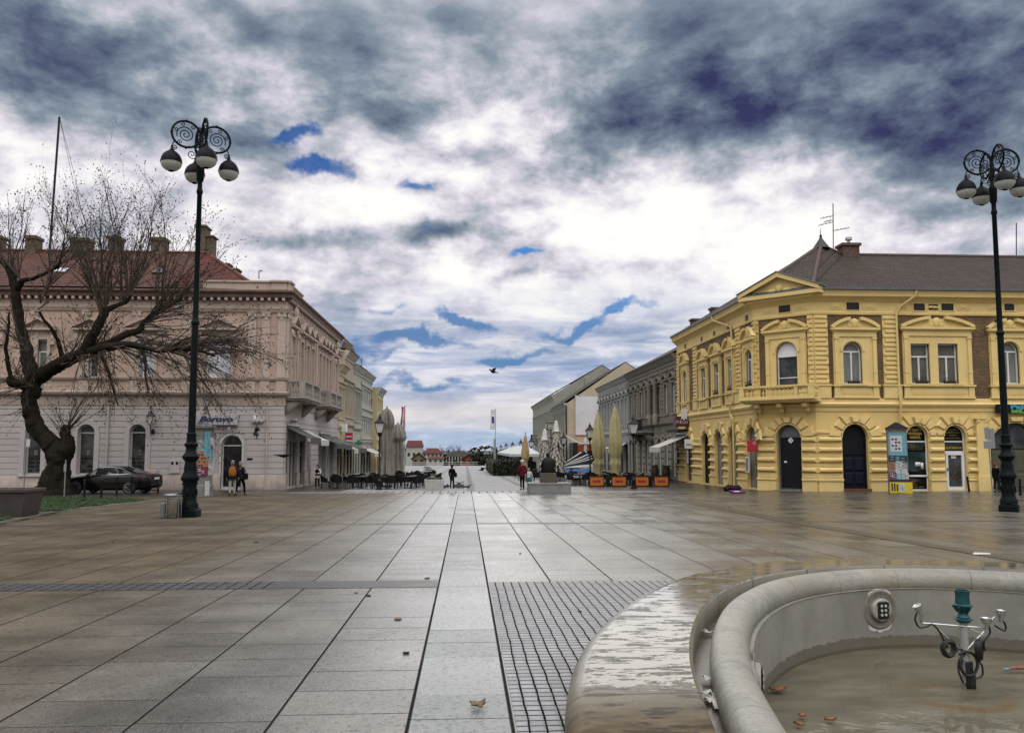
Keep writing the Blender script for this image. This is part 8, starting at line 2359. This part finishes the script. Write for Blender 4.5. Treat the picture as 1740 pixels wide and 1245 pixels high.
def bud(p, s):
 nbud[0] += 1
 tw.mi = 1; a = [p + Vector(v) * s for v in ((1, 0, 0), (0, 1, 0), (-1, 0, 0), (0, -1, 0), (0, 0, 1.4), (0, 0, -1.2))]
 for f in ((0, 1, 4), (1, 2, 4), (2, 3, 4), (3, 0, 4), (1, 0, 5), (2, 1, 5), (3, 2, 5), (0, 3, 5)): tw.poly([a[k] for k in f])
 tw.mi = 0
def shoot(p, d, L, r, lev, trop):
 n = max(3, int(L / .45)); pts, rs = [p], [r]
 d = d.normalized()
 for k in range(n):
  d = (d + Vector((Rt.uniform(-1, 1), Rt.uniform(-1, 1), Rt.uniform(-1, 1))) * .13 + Vector((0, 0, trop * (.06 if trop > 0 else .02 + .16 * k / n)))).normalized()
  p = p + d * (L / n); pts.append(p); rs.append(r * (1 - .85 * (k + 1) / n))
 tw.tube(pts, rs, 4 if r > .02 else 3, cap=False)
 if lev > 0:
  for q in range(int(L * (1.5 if lev > 1 else 1.7)) + 1):
   i = Rt.randint(max(1, n // 4), n); a = pts[i - 1]; dd = (pts[i] - a).normalized()
   sd = Vector((Rt.uniform(-1, 1), Rt.uniform(-1, 1), Rt.uniform(-.5, .6)))
   shoot(a, dd + sd * .75, L * Rt.uniform(.22, .45), max(.006, rs[i - 1] * .6), lev - 1, trop)
 if lev <= 1:
  bud(pts[-1], Rt.uniform(.018, .038))
  for q in range(2):
   if Rt.random() < .55: bud(pts[Rt.randint(1, n)] + Vector((Rt.uniform(-.05, .05), Rt.uniform(-.05, .05), Rt.uniform(-.05, .05))), Rt.uniform(.016, .034))
def shoots(x0, y0, x1, y1, dy, n, ang, spread, L, r, trop, lev=2):
 for k in range(int(n * 1.3)):
  t = Rt.random(); p = tp(x0 + (x1 - x0) * t, y0 + (y1 - y0) * t, dy + Rt.uniform(-.2, .2))
  a = math.radians(ang + Rt.uniform(-spread, spread)); d = Vector((math.cos(a), Rt.uniform(-.45, .45), math.sin(a)))
  shoot(p, d, L * Rt.uniform(.6, 1.1), r * Rt.uniform(.7, 1.1), lev, trop)
shoots(172, 540, 182, 520, -1.2, 12, 92, 34, 6.6, .055, .5)
shoots(205, 515, 224, 500, -.9, 12, 82, 30, 6.6, .05, .5)
shoots(240, 555, 285, 520, .3, 10, 68, 26, 6.0, .05, .35)
shoots(60, 535, 100, 445, -.6, 10, 80, 35, 4.6, .04, .4)
shoots(5, 450, 40, 480, .7, 10, 100, 40, 4.6, .045, .4)
shoots(100, 450, 102, 440, -.2, 5, 60, 30, 4.0, .04, .3)
shoots(14, 560, 50, 600, -.6, 8, 130, 50, 3.4, .035, .1)
shoots(20, 645, 60, 660, -.5, 12, 120, 80, 2.6, .03, -.2)
shoots(100, 620, 180, 585, -1.0, 18, 70, 70, 3.2, .035, .1)
shoots(190, 590, 260, 592, -2.2, 16, -20, 60, 4.4, .04, -.9)
shoots(255, 595, 365, 604, -3.2, 18, -12, 55, 4.8, .04, -1.0)
shoots(290, 590, 390, 578, -3.0, 18, 12, 35, 3.6, .035, -.8)
shoots(215, 568, 300, 515, .2, 16, 20, 45, 4.4, .04, -.2)
shoots(130, 605, 200, 590, -1.8, 14, -60, 60, 3.4, .03, -.5)
shoots(180, 640, 200, 690, -2.4, 5, -70, 40, 2.0, .02, -.5); shoots(246, 610, 252, 660, -3, 6, -60, 45, 2.2, .02, -.5)
shoots(108, 745, 116, 722, 0, 14, 85, 45, 3.4, .028, .1, 1)
shoots(45, 700, 60, 640, -.3, 14, 150, 90, 2.2, .022, 0, 1)
for q in (trunk, lb):
 for i, v in enumerate(q.v):
  k_ = 1.0 if q is trunk else .35
  q.v[i] = v + mnoise.noise_vector(v * 2.2) * .13 * k_ + mnoise.noise_vector(v * 7.0) * .05 * k_
trunk.build('trunk', M_bark, tree, sharp=70); lb.build('limbs', M_bark, tree, sharp=70)
cr = tw.build('crown', [M_twig, M_bud], tree)
# guyed mast above the pink roof, roof aerials
def aerial(px, pb, pt, Y, bars, label, name='roof_aerial', guys=(), r=.03):
 a, b = Yp(px[0], pb, Y), Yp(px[1], pt, Y); t = thing(name, label, 'antenna', a)
 mb = MB(); mb.tube([a, b], r, 6); mb.build('mast', M_iron, t)
 for (y, x0, x1, dy) in bars:
  f = (pb - y) / (pb - pt); c = a.lerp(b, f); u0, u1 = Yp(x0, y, Y), Yp(x1, y + dy, Y); mb = MB(); mb.tube([u0, u1], r * .6, 4)
  for q in range(4): m_ = Vector(u0).lerp(Vector(u1), (q + .5) / 4); mb.tube([m_ - Vector((0, .3, 0)), m_ + Vector((0, .3, 0))], r * .4, 4)
  mb.build('crossbar', M_iron, t)
 for gx_, gy_, gd in guys: mb = MB(); mb.tube([b, Yp(gx_, gy_, Y + gd)], .012, 4); mb.build('guy_wire', M_iron, t)
aerial((84, 101), 432, 199, PYY + 5.7, [], 'tall leaning guyed mast on the pink building roof, far left', 'roof_mast', ((135, 330, 0), (150, 428, 3)), .07)
aerial((1416, 1415.5), 432, 346, 51.5, [(371, 1394, 1416, -4), (383, 1391, 1416, -6), (392, 1416, 1443, -5), (377, 1400, 1414, -3)], 'tall aerial with crossbars behind the finial of the yellow building')
aerial((1727, 1727), 440, 379, 50.7, [], 'thin plain rod aerial on the yellow roof at the right edge')
aerial((440, 440), 474, 461, PYY + 3, [(461, 440, 446, -1.5)], 'small bent aerial on the parapet corner of the pink building')
aerial((402, 402), 470, 452, PYY + 5, [(455, 396, 408, 3)], 'small aerial beside the chimney stubs of the pink side roof')
aerial((616, 614), 645, 607, 88, [(615, 610, 620, -1), (631, 606, 616, 2), (612, 612, 618, 0)], 'tall aerial with crossbars on the left row roofs')
aerial((581, 581), 610, 597, 73, [(598, 579, 585, 0)], 'short aerial above the narrow pale yellow house')
aerial((631, 631), 690, 677, 94, [(680, 628, 634, 0)], 'short aerial at the end of the left row roofs')
aerial((946, 946), 672, 660, 150, [(664, 943, 949, 0)], 'cross shaped aerial on the far right house')
aerial((993, 993), 655, 643, 130, [(643, 984, 993, 0)], 'aerial with sideways bar on the gabled house')

# ---------------------------------------------------------------- across the river
M_fw, M_fr, M_fd = plast('far_white_wall', (.42, .42, .40), .2), M_('far_red_roof', (.085, .02, .015), .8, .3, .3), M_('far_dark_roof', (.025, .02, .02), .8, .3, .3)
M_fo = plast('far_orange_brick', (.26, .06, .035), .2)
def far_house(label, x0, x1, yw, yt, yb, Y, wm, rm, hip=.25, nw=4, gable=False):
 a, b = Yp(x0, yb, Y), Yp(x1, yb, Y); zw, zt_ = Yp(x0, yw, Y).z, Yp(x0, yt, Y).z; z0 = -8.9; w = b.x - a.x; D_ = 9
 t = thing('house', label, 'house', ((a.x + b.x) / 2, Y, z0))
 mb = MB(); mb.box(a.x, b.x, Y, Y + D_, z0, zw); mb.build('wall', wm, t)
 mb = MB(); o = .5
 if gable:
  c = (a.x + b.x) / 2
  mb.prism([(a.x - o, zw - .3), (c, zt_), (b.x + o, zw - .3), (b.x + o, zw - .7), (c, zt_ - .5), (a.x - o, zw - .7)], Y - .6, Y + D_)
  g = MB(); g.prism([(a.x, zw), (b.x, zw), (c, zt_ - .5)], Y + .02, Y + .3); g.build('gable_wall', wm, t)
 else:
  e = [(a.x - o, Y - o, zw), (b.x + o, Y - o, zw), (b.x + o, Y + D_ + o, zw), (a.x - o, Y + D_ + o, zw)]
  r0, r1 = (a.x + w * hip, Y + D_ / 2, zt_), (b.x - w * hip, Y + D_ / 2, zt_)
  mb.poly([e[0], e[1], r1, r0]); mb.poly([e[1], e[2], r1]); mb.poly([e[2], e[3], r0, r1]); mb.poly([e[3], e[0], r0])
 mb.build('roof', rm, t)
 for k in range(nw):
  x = a.x + w * (k + .5) / nw; h = min(1.5, (zw - Yp(x0, yb, Y).z) * .5); zc = (zw + Yp(x0, yb, Y).z) / 2
  mb = MB(); mb.box(x - w / nw * .22, x + w / nw * .22, Y - .06, Y + .02, zc - h / 2, zc + h / 2); mb.build('window', M_dark, t)
far_house('far white block with dark red roof behind the taupe parasols', 690, 717, 759, 748, 785, 372, M_fw, M_fr, .05, 3)
far_house('far low white annex left of the white block', 640, 690, 764, 755, 786, 380, M_fw, M_fr, .2, 4)
far_house('far white house with bright dark red hipped roof beyond the square', 718, 752, 770, 761, 776, 360, M_fw, M_fr, .28, 5)
far_house('far low house with deep red roof just above the railing', 727, 753, 779, 775, 788, 330, M_fw, M_fr, .05, 3)
far_house('far small gabled house below the white block', 700, 722, 778, 768, 788, 335, plast('far_tan', (.2, .15, .1)), M_fd, 0, 2, True)
far_house('far dark roofed pavilion with white posts beyond the square', 757, 800, 776, 768, 788, 350, M_fd, M_fd, .18, 7)
far_house('far orange red house with dark gable beyond the square', 784, 811, 779, 770, 788, 315, M_fo, M_fd, 0, 3, True)
mb = MB()
for k in range(8): p = Yp(758.5 + k * 5, 782, 349); mb.box(p.x - .18, p.x + .18, 348.6, 349, -8.9, Yp(758, 776, 349).z)
tag(mb.build('white_posts', M_fw), 'white posts along the front of the far dark roofed pavilion', 'posts')
def far_tree(px, pt, pw, Y, label, seed, mat, dense=True):
 p = Yp(px, 790, Y); zt_ = Yp(px, pt, Y).z; w = pw / 1400 * Y / 2; z0 = -9.0; h = zt_ - z0; R_ = random.Random(seed)
 t = thing('tree', label, 'tree', (p.x, Y, z0), 0, 'trees beyond the river')
 mb = MB(); mb.tube([(p.x, Y, z0), (p.x + .2, Y, z0 + h * .5), (p.x, Y, z0 + h * .9)], [.3, .22, .08], 6)
 if not dense:
  for k in range(34):
   z = z0 + h * R_.uniform(.4, .9); a = R_.uniform(0, 6.3); l = w * R_.uniform(.5, 1.1); q = (p.x + l * math.cos(a), Y + l * math.sin(a), min(zt_, z + l * R_.uniform(.5, 1.4))); mb.tube([(p.x, Y, z), ((p.x + q[0]) / 2 + .2, (Y + q[1]) / 2, (z + q[2]) / 2 - .1), q], [.09, .06, .03], 3)
   for j in range(3): mb.tube([q, (q[0] + R_.uniform(-.8, .8), q[1], q[2] + R_.uniform(.2, 1.2))], [.04, .02], 3)
 mb.build('trunk', M_bark, t)
 if dense:
  mb = MB(); cl = [(R_.uniform(-.6, .6) * w, R_.uniform(-.6, .6) * w, R_.uniform(.3, .85) * h, R_.uniform(.25, .5) * w) for _ in range(14)]
  for k in range(620):
   cx, cy, cz, cr_ = R_.choice(cl); d = Vector((R_.gauss(0, 1), R_.gauss(0, 1), R_.gauss(0, 1))).normalized() * cr_ * R_.uniform(.6, 1.1)
   c = Vector((p.x + cx, Y + cy, z0 + cz)) + d; s_ = .55 * R_.uniform(.5, 1.2); u = Vector((R_.uniform(-1, 1), R_.uniform(-1, 1), R_.uniform(-1, 1))).normalized(); v = u.cross(d).normalized()
   mb.poly([c - u * s_, c + v * s_ * .6, c + u * s_, c - v * s_ * .6])
  mb.build('crown', mat, t)
M_ft, M_fa = M_('far_dark_foliage', (.014, .017, .008), .9, .5, .3, 0), M_('far_autumn_foliage', (.060, .036, .012), .9, .5, .3, 0)
for k, (px, pt, pw, Y, m, d) in enumerate(((806, 766, 14, 305, M_ft, 1), (816, 763, 16, 300, M_ft, 1), (826, 764, 15, 300, M_ft, 1), (836, 766, 14, 295, M_fa, 1), (812, 772, 18, 290, M_ft, 1), (826, 774, 20, 288, M_ft, 1), (846, 768, 16, 300, M_ft, 1), (858, 769, 16, 305, M_ft, 1), (756, 772, 12, 345, M_fa, 1), (776, 778, 10, 338, M_ft, 1),
                                           (751, 757, 10, 420, None, 0), (762, 760, 8, 420, None, 0), (771, 759, 8, 420, None, 0), (779, 758, 9, 420, None, 0), (802, 761, 8, 420, None, 0), (722, 762, 10, 420, None, 0), (786, 764, 8, 430, None, 0))):
 far_tree(px, pt, pw, Y, (('dark bushy tree', 'autumn brown tree')[m is M_fa] if d else 'leafless tree') + ' in the row beyond the far end of the square', k, m, d)
mb = MB(); R_ = random.Random(9)
for k in range(5200):
 x = R_.uniform(-420, 460); y = R_.uniform(470, 520); h = 9.0 + 2.2 * math.sin(x * .05) + 1.5 * math.sin(x * .17); z = -9 + h * R_.random() ** .7; s_ = R_.uniform(.8, 1.8); a = R_.uniform(0, 6.3)
 mb.poly([(x - s_ * math.cos(a), y, z - s_ * .4), (x + s_ * .4, y + s_ * math.sin(a), z + s_ * .5), (x + s_ * math.cos(a), y, z + s_ * .3), (x, y, z - s_ * .7)])
mb.box(-420, 460, 520, 524, -9.5, -2.4)
tag(mb.build('far_wood', M_ft), 'dark low strip of woodland along the horizon', 'woodland', kind='stuff')
p0, p1 = G(712, 789.5), G(813, 789.5); yr = 258
t = thing('railing', 'white railing along the river end of the square', 'railing', (0, yr, gz(yr))); xa, xb = Yp(700, 788, yr).x, Yp(812, 788, yr).x; zr_ = gz(yr)
for z in (.55, 1.1): mb = MB(); mb.box(xa, xb, yr, yr + .1, zr_ + z, zr_ + z + .12); mb.build('rail', M_fw, t)
k = 0
while xa + k * 1.9 <= xb: mb = MB(); mb.box(xa + k * 1.9 - .06, xa + k * 1.9 + .06, yr + .1, yr + .2, zr_, zr_ + 1.2); mb.build('post', M_fw, t); k += 1

# ---------------------------------------------------------------- people and birds
M_skin = plain('skin', (.42, .24, .17), .6)
def skin_mesh(name, chains, mat, parent, M0, sub=1):
 # chains of (point, radius) joined at equal points into one skeleton, skinned
 vs, es, rs, ix = [], [], [], {}
 for ch in chains:
  prev = None
  for p, r in ch:
   key = tuple(round(c, 4) for c in p)
   if key not in ix: ix[key] = len(vs); vs.append(p); rs.append(r)
   i = ix[key]
   if prev is not None and prev != i: es.append((prev, i))
   prev = i
 me = bpy.data.meshes.new(name); me.from_pydata([tuple(v) for v in vs], es, [])
 o = bpy.data.objects.new(name, me); C.objects.link(o)
 m = o.modifiers.new('skin', 'SKIN'); m.use_smooth_shade = True
 for i, r in enumerate(rs): me.skin_vertices[0].data[i].radius = r if isinstance(r, tuple) else (r, r)
 me.skin_vertices[0].data[0].use_root = True
 s_ = o.modifiers.new('sub', 'SUBSURF'); s_.levels = s_.render_levels = sub
 dg = bpy.context.evaluated_depsgraph_get(); dg.update()
 m2 = bpy.data.meshes.new_from_object(o.evaluated_get(dg)); bpy.data.objects.remove(o)
 m2.transform(M0); m2.materials.clear(); m2.materials.append(mat); m2.name = name
 for q in m2.polygons: q.use_smooth = True
 o = bpy.data.objects.new(name, m2); C.objects.link(o); adopt(o, parent); return o
def person(px, py, ptop, label, face, top, bottom, hair, stride=.0, arms=None, coat=.0, shoes=None, hairlen=.0, vest=None, hat=None, bag=None, skirt=None, p=None, legs=True, group=None):
 p = p or gp(px, py); H_ = hgt(px, ptop, p); k = H_ / 1.78
 t = thing('person', label, 'person', p, 0, group)
 M0 = Matrix.Translation(p) @ Matrix.Rotation(math.radians(face), 4, 'Z') @ Matrix.Scale(k, 4)     # local +y = facing
 arms = arms or (((-.27, -.02, 1.16), (-.28, .06, .90)), ((.27, -.02, 1.16), (.28, .06, .90)))
 hip = {-1: (-.09, 0, .90), 1: (.09, 0, .90)}
 kn = {s: (s * .10, .03 + s * stride * .35, .50) for s in (-1, 1)}; an = {s: (s * .10, s * stride * .55 - .02, .09 + (.05 if s * stride < -.1 else 0)) for s in (-1, 1)}
 toe = {s: (s * .12, an[s][1] + .15, .035) for s in (-1, 1)}
 pel, sp, ch, nb, nk, hd, ht = (0, 0, .95), (0, .0, 1.14), (0, -.01, 1.33), (0, -.01, 1.46), (0, .01, 1.53), (0, .03, 1.63), (0, .02, 1.72)
 body = [[(pel, (.15, .11)), (sp, (.14, .10)), (ch, (.17, .115)), (nb, .075), (nk, .055), (hd, (.078, .098)), (ht, (.06, .07))], [(hd, (.078, .098)), ((0, .125, 1.615), .016)]]
 for s, (el, wr) in zip((-1, 1), arms):
  sh = (s * .19, -.01, 1.41); d = (Vector(wr) - Vector(el)).normalized(); hw = Vector(wr) + d * .07; pl = tuple(hw)
  body.append([(ch, (.17, .115)), (sh, .062), (el, .045), (wr, .030), (pl, (.036, .02))])
  sd = Vector((0, 1, 0)) if abs(d.y) < .8 else Vector((1, 0, 0))
  for q, l in ((-1.5, .075), (-.5, .09), (.5, .085), (1.5, .068)):
   b0 = hw + d * .035 + sd * q * .017; body.append([(pl, (.036, .02)), (tuple(b0), .010), (tuple(b0 + d * l * .6 + Vector((-s * .012, 0, 0))), .008), (tuple(b0 + d * l * .9 + Vector((-s * .03, 0, 0))), .007)])
  body.append([(pl, (.036, .02)), (tuple(hw - d * .01 + sd * .035), .010), (tuple(hw + d * .03 + sd * .055), .008)])
 for s in (-1, 1): body.append([(pel, (.15, .11)), (hip[s], .085), (kn[s], .055), (an[s], .04), (toe[s], .03)])
 skin_mesh('body', body, M_skin, t, M0)
 a = MB(M0)                                           # ears and eyes
 for s in (-1, 1): a.ball((s * .082, .02, 1.62), .022, 6, 5, .4, .8, 1.3)
 a.build('ears', M_skin, t); a = MB(M0)
 for s in (-1, 1): a.ball((s * .032, .112, 1.645), .010, 6, 4)
 a.build('eyes', M_black, t)
 low = .93 - coat
 jac = [[((0, 0, .96), (.175, .135)), (sp, (.165, .13)), (ch, (.20, .145)), (nb, .09), ((0, 0, 1.50), .075)]]
 if coat > .02: jac.append([((0, 0, .96), (.175, .135)), ((0, 0, low + .02), (.21, .16)), ((0, 0, low), (.205, .155))])
 else: jac.append([((0, 0, .96), (.175, .135)), ((0, 0, .88), (.18, .14))])
 for s, (el, wr) in zip((-1, 1), arms): jac.append([(ch, (.20, .145)), ((s * .19, -.01, 1.40), .085), (el, .066), (wr, .046)])
 skin_mesh('jacket', jac, top, t, M0)
 if vest: skin_mesh('vest', [[((0, 0, .92), (.225, .19)), (sp, (.22, .185)), ((0, -.01, 1.30), (.25, .20)), ((0, -.01, 1.43), (.17, .15)), ((0, -.01, 1.48), (.10, .10))]], vest, t, M0)
 tr = [[((0, 0, .97), (.16, .12)), ((0, 0, .93), (.16, .12))]]
 for s in (-1, 1): tr.append([((0, 0, .93), (.16, .12)), (hip[s], .105), (kn[s], .073), (an[s], .055)])
 skin_mesh('trousers', tr, bottom, t, M0)
 for s in (-1, 1): skin_mesh('shoe', [[((an[s][0], an[s][1] - .05, .05), .05), ((an[s][0], an[s][1] + .03, .05), .05), (toe[s], .038)]], shoes or M_black, t, M0)
 if skirt: a = MB(M0); a.lathe([(.17, 1.0), (.26, .74), (.29, .60), (.27, .60)], n=14); a.build('skirt', skirt, t)
 a = MB(M0); a.ball((0, .005, 1.665), .105, 12, 8, .88, 1.02, .98)
 a.ball((0, -.03, 1.60), .09, 10, 7, .95, .8, 1.1)
 if hairlen: a.ball((0, -.06, 1.54 - hairlen * .3), .09, 10, 7, 1.1, .7, 1 + hairlen * 3)
 hr = a.build('hair', hair, t)
 # keep the face clear: hair sits back from it
 hr.location = hr.location + (M0.to_3x3() @ Vector((0, -.028, .012)))
 if hat: a = MB(M0); a.lathe([(.115, 1.70), (.118, 1.73), (.10, 1.80), (.05, 1.83), (0, 1.835)], c=(0, .01, 0), n=14); a.build('hat', hat, t)
 if bag: a = MB(M0); bx_, by_, bz_, m = bag; a.box(bx_ - .06, bx_ + .06, by_ - .16, by_ + .16, bz_ - .18, bz_ + .14); o = a.build('bag', m, t, bevel=.03); a = MB(M0); a.tube([(bx_, by_ - .1, bz_ + .13), (bx_ * .7, 0, 1.44), (bx_, by_ + .1, bz_ + .13)], .012, 5); a.build('strap', m, o)
 return t
fab = lambda n, c: M_(n, c, .9, .3, 9, .15, spec=.1)
F_blk, F_navy, F_mar, F_or, F_grey, F_wht, F_teal = fab('black_cloth', (.006, .006, .007)), fab('navy_cloth', (.010, .014, .022)), fab('maroon_cloth', (.085, .008, .014)), fab('orange_vest_cloth', (.32, .135, .03)), fab('light_grey_trousers', (.34, .32, .29)), fab('white_cloth', (.50, .50, .50)), fab('teal_cloth', (.02, .09, .09))
H_dk, H_gr, H_gn = fab('dark_hair', (.012, .009, .008)), fab('grey_hair', (.24, .23, .22)), fab('ginger_hair', (.16, .055, .02))
fwd = (((-.24, .05, 1.17), (-.10, .26, 1.14)), ((.24, .05, 1.17), (.10, .26, 1.14)))
person(394, 842.5, 781, 'man in orange vest and light grey trousers seen from behind, at the shop door', 8, F_navy, F_grey, H_gr, .12, vest=F_or)
person(408, 841, 783, 'grey haired man in dark coat striding beside the man in the orange vest', -28, F_navy, F_blk, H_gr, .42, coat=.12, bag=(.30, .02, 1.0, F_blk), arms=(((-.27, .0, 1.16), (-.26, .14, .94)), ((.28, -.06, 1.16), (.27, .06, .95))))
person(539, 830, 789.5, 'woman in white sleeved jacket and black vest walking towards the camera, hands together', 176, F_wht, F_blk, H_dk, .14, arms=fwd, hairlen=.3, vest=F_blk)
person(565, 817.5, 782.5, 'distant figure all in black walking away along the left arcade', 10, F_blk, F_blk, H_dk, .22, coat=.25, bag=(.26, -.05, 1.1, F_blk))
person(768, 829, 789, 'lone person in long black coat with shoulder bag among the pigeons', -35, F_blk, F_blk, H_dk, .06, coat=.34, bag=(.27, .06, 1.02, F_blk))
person(887.5, 832, 782, 'man in maroon jacket and light cap standing beside a child in white', 15, F_mar, F_blk, H_gr, .14, coat=.08, hat=F_wht)
person(898.5, 831, 794.5, 'child in white jacket and teal skirt standing beside the man in maroon', 12, F_wht, F_navy, H_gr, .10, skirt=F_teal)
pd = Yp(1694, 836, 42.9); pd.z = gz(42.9)
person(1694, 836, 786, 'ginger haired person in dark jacket by the archway, partly hidden by the right lamp', -75, F_blk, F_navy, H_gn, .16, p=pd, bag=(.24, .12, 1.0, F_blk))
# pigeons: a standing bird and copies, two in flight
M_pig = M_('pigeon_plumage', (.035, .037, .045), .7, .5, 20, .1)
def bird(name, label, p, rz, group, open_=False, s=1.0):
 t = thing(name, label, 'bird', p, rz, group); M0 = wmat(t) @ Matrix.Scale(s, 4)
 a = MB(M0); a.smooth = True
 prof = [(-.17, .012, .09, .03), (-.12, .03, .095, .025), (-.05, .062, .105, .055), (.03, .072, .115, .07), (.085, .058, .135, .06), (.115, .036, .175, .04), (.135, .034, .21, .034), (.16, .026, .215, .026), (.185, .007, .208, .006)]
 rings = [[a.vert((w_ * math.cos(2 * PI * k / 10), x, z + h_ * math.sin(2 * PI * k / 10))) for k in range(10)] for x, w_, z, h_ in prof]
 for q, r in zip(rings, rings[1:]):
  for k in range(10): a.face((q[k], q[(k + 1) % 10], r[(k + 1) % 10], r[k]))
 a.face(rings[0][::-1]); a.face(rings[-1]); a.smooth = False
 a.build('body', M_pig, t)
 for sd in (-1, 1):
  a = MB(M0)
  if open_: a.frust([(sd * .04, -.06, .13), (sd * .04, .08, .13), (sd * .22, .12, .22), (sd * .40, -.0, .25), (sd * .20, -.05, .21)][::1], [(sd * .04, -.06, .142), (sd * .04, .08, .142), (sd * .22, .12, .23), (sd * .40, 0, .255), (sd * .20, -.05, .22)])
  else: a.ball((sd * .062, -.03, .115), .09, 8, 6, .22, 1.25, .5)
  a.build('wing', M_pig, t)
 a = MB(M0); a.frust([(-.03, -.16, .085), (.03, -.16, .085), (.045, -.27, .075), (-.045, -.27, .075)], [(-.03, -.16, .10), (.03, -.16, .10), (.045, -.27, .085), (-.045, -.27, .085)]); a.build('tail', M_pig, t)
 if not open_:
  for sd in (-1, 1): a = MB(M0); a.tube([(sd * .025, .0, .07), (sd * .025, .01, .008)], .007, 4); a.tube([(sd * .025, -.01, .006), (sd * .025, .04, .006)], .006, 4); a.build('leg', M_pig, t)
 return t
pg0 = None
for px, py, rz in ((751, 829.5, .3), (756, 830, 1.8), (761, 829, 2.9), (773, 829, -.8), (777, 829.5, 1.2), (781, 830, -1.5), (787, 830, 1.1), (795.5, 830, -1.2), (754, 828.5, 2.2), (779, 828.2, .2), (784, 829, -2.0)):
 lb_ = 'pigeon feeding on the paving at the feet of the person in black'
 if pg0 is None: pg0 = bird('pigeon', lb_, gp(px, py), rz, 'pigeons on the square', s=1.15)
 else: copy_tree(pg0, gp(px, py), rz, lb_, 'pigeons on the square')
q = gp(781, 829); q.z += .16; bird('pigeon', 'pigeon with raised wings just landing beside the flock', q, .4, None, True, 1.0)
q = G(819, 801.3); q = Yp(819, 801.3, 70); bird('pigeon', 'pigeon flying low over the pale square right of the person in black', q, -1.5, None, True, 1.5)
q = Yp(838, 636, 30); bird('flying_bird', 'dark bird flying in the open sky above the street end', q, 1.9, None, True, .85)
# scattered dead leaves on the wet paving
for k, (px, py) in enumerate(((192, 922), (545, 879), (435, 922), (605, 1008), (626, 1013), (726, 983), (884, 941), (1085, 851), (1240, 862), (1318, 937), (690, 1111), (676, 1053), (985, 1040))):
 leaf(gp(px, py) + Vector((0, 0, .005)), .045 + .02 * (k % 3), k * 1.3, 'small dark fallen leaf lying on the wet paving of the square', M_leafd if k % 2 else M_bud, 'small leaves on the paving', .12)
p = gp(1668, 943); mb = MB(Matrix.Translation(p)); mb.frust([(-.16, -.05, .02), (.16, -.03, .02), (.14, .06, .02), (-.14, .05, .02)], [(-.13, -.04, .035), (.14, -.02, .045), (.1, .04, .04), (-.12, .04, .05)]); tag(mb.build('paper_scrap', M_putty), 'white paper scrap lying on the brown drain strip at the right', 'paper scrap')
p = gp(137, 861); mb = MB(Matrix.Translation(p)); mb.tube([(.28 * math.cos(q * PI / 8), .2 * math.sin(q * PI / 8), .16 + .14 * math.sin(q * PI / 8 + .6)) for q in range(16)], .035, 6, closed=True); mb.tube([(.3, 0, .05), (.55, .05, .12), (.7, 0, .05)], .06, 6); tag(mb.build('drain_hose', M_gplant), 'coiled dark green hose lying on the lawn', 'hose')

# ---------------------------------------------------------------- pieces that stand apart become parts of their own
def split_pieces(o):
 me = o.data; n = len(me.vertices); par = list(range(n))
 def find(i):
  while par[i] != i: par[i] = par[par[i]]; i = par[i]
  return i
 for e in me.edges:
  a, b = find(e.vertices[0]), find(e.vertices[1])
  if a != b: par[a] = b
 grp = {}
 for p in me.polygons: grp.setdefault(find(p.vertices[0]), []).append(p.index)
 if len(grp) < 2: return
 ul = me.uv_layers[0].data if me.uv_layers else None
 for k, (r, ps) in enumerate(grp.items()):
  ix = {}; vs = []; fs = []; mi = []; uv = []; sm = []
  for q in ps:
   p = me.polygons[q]; f = []
   for li in p.loop_indices:
    v = me.loops[li].vertex_index
    if v not in ix: ix[v] = len(vs); vs.append(tuple(me.vertices[v].co))
    f.append(ix[v])
    if ul: uv += list(ul[li].uv)
   fs.append(f); mi.append(p.material_index); sm.append(p.use_smooth)
  m2 = bpy.data.meshes.new(me.name); m2.from_pydata(vs, [], fs)
  for mt in me.materials: m2.materials.append(mt)
  m2.polygons.foreach_set('material_index', mi); m2.polygons.foreach_set('use_smooth', sm)
  if ul: m2.uv_layers.new(name='UVMap').data.foreach_set('uv', uv)
  o2 = o.copy(); o2.data = m2; C.objects.link(o2)
  inv = o.matrix_parent_inverse.copy(); o2.parent = o.parent; o2.matrix_parent_inverse = inv
 kids_ = [c for c in C.objects if c.parent is o]
 if kids_:
  for c in kids_: inv = c.matrix_parent_inverse.copy(); c.parent = o2; c.matrix_parent_inverse = inv
 bpy.data.objects.remove(o)
SPLIT = ('window_film', 'plinth', 'gable_end', 'notice', 'corbel', 'rail', 'shoe')
for o in [x for x in C.objects if x.type == 'MESH' and x.parent is not None and x.name.split('.')[0] in SPLIT]: split_pieces(o)
for o in [x for x in C.objects if x.type == 'MESH' and x.name.split('.')[0] == 'bracket' and x.parent is not None and x.parent.name.startswith('balcony')]: split_pieces(o)
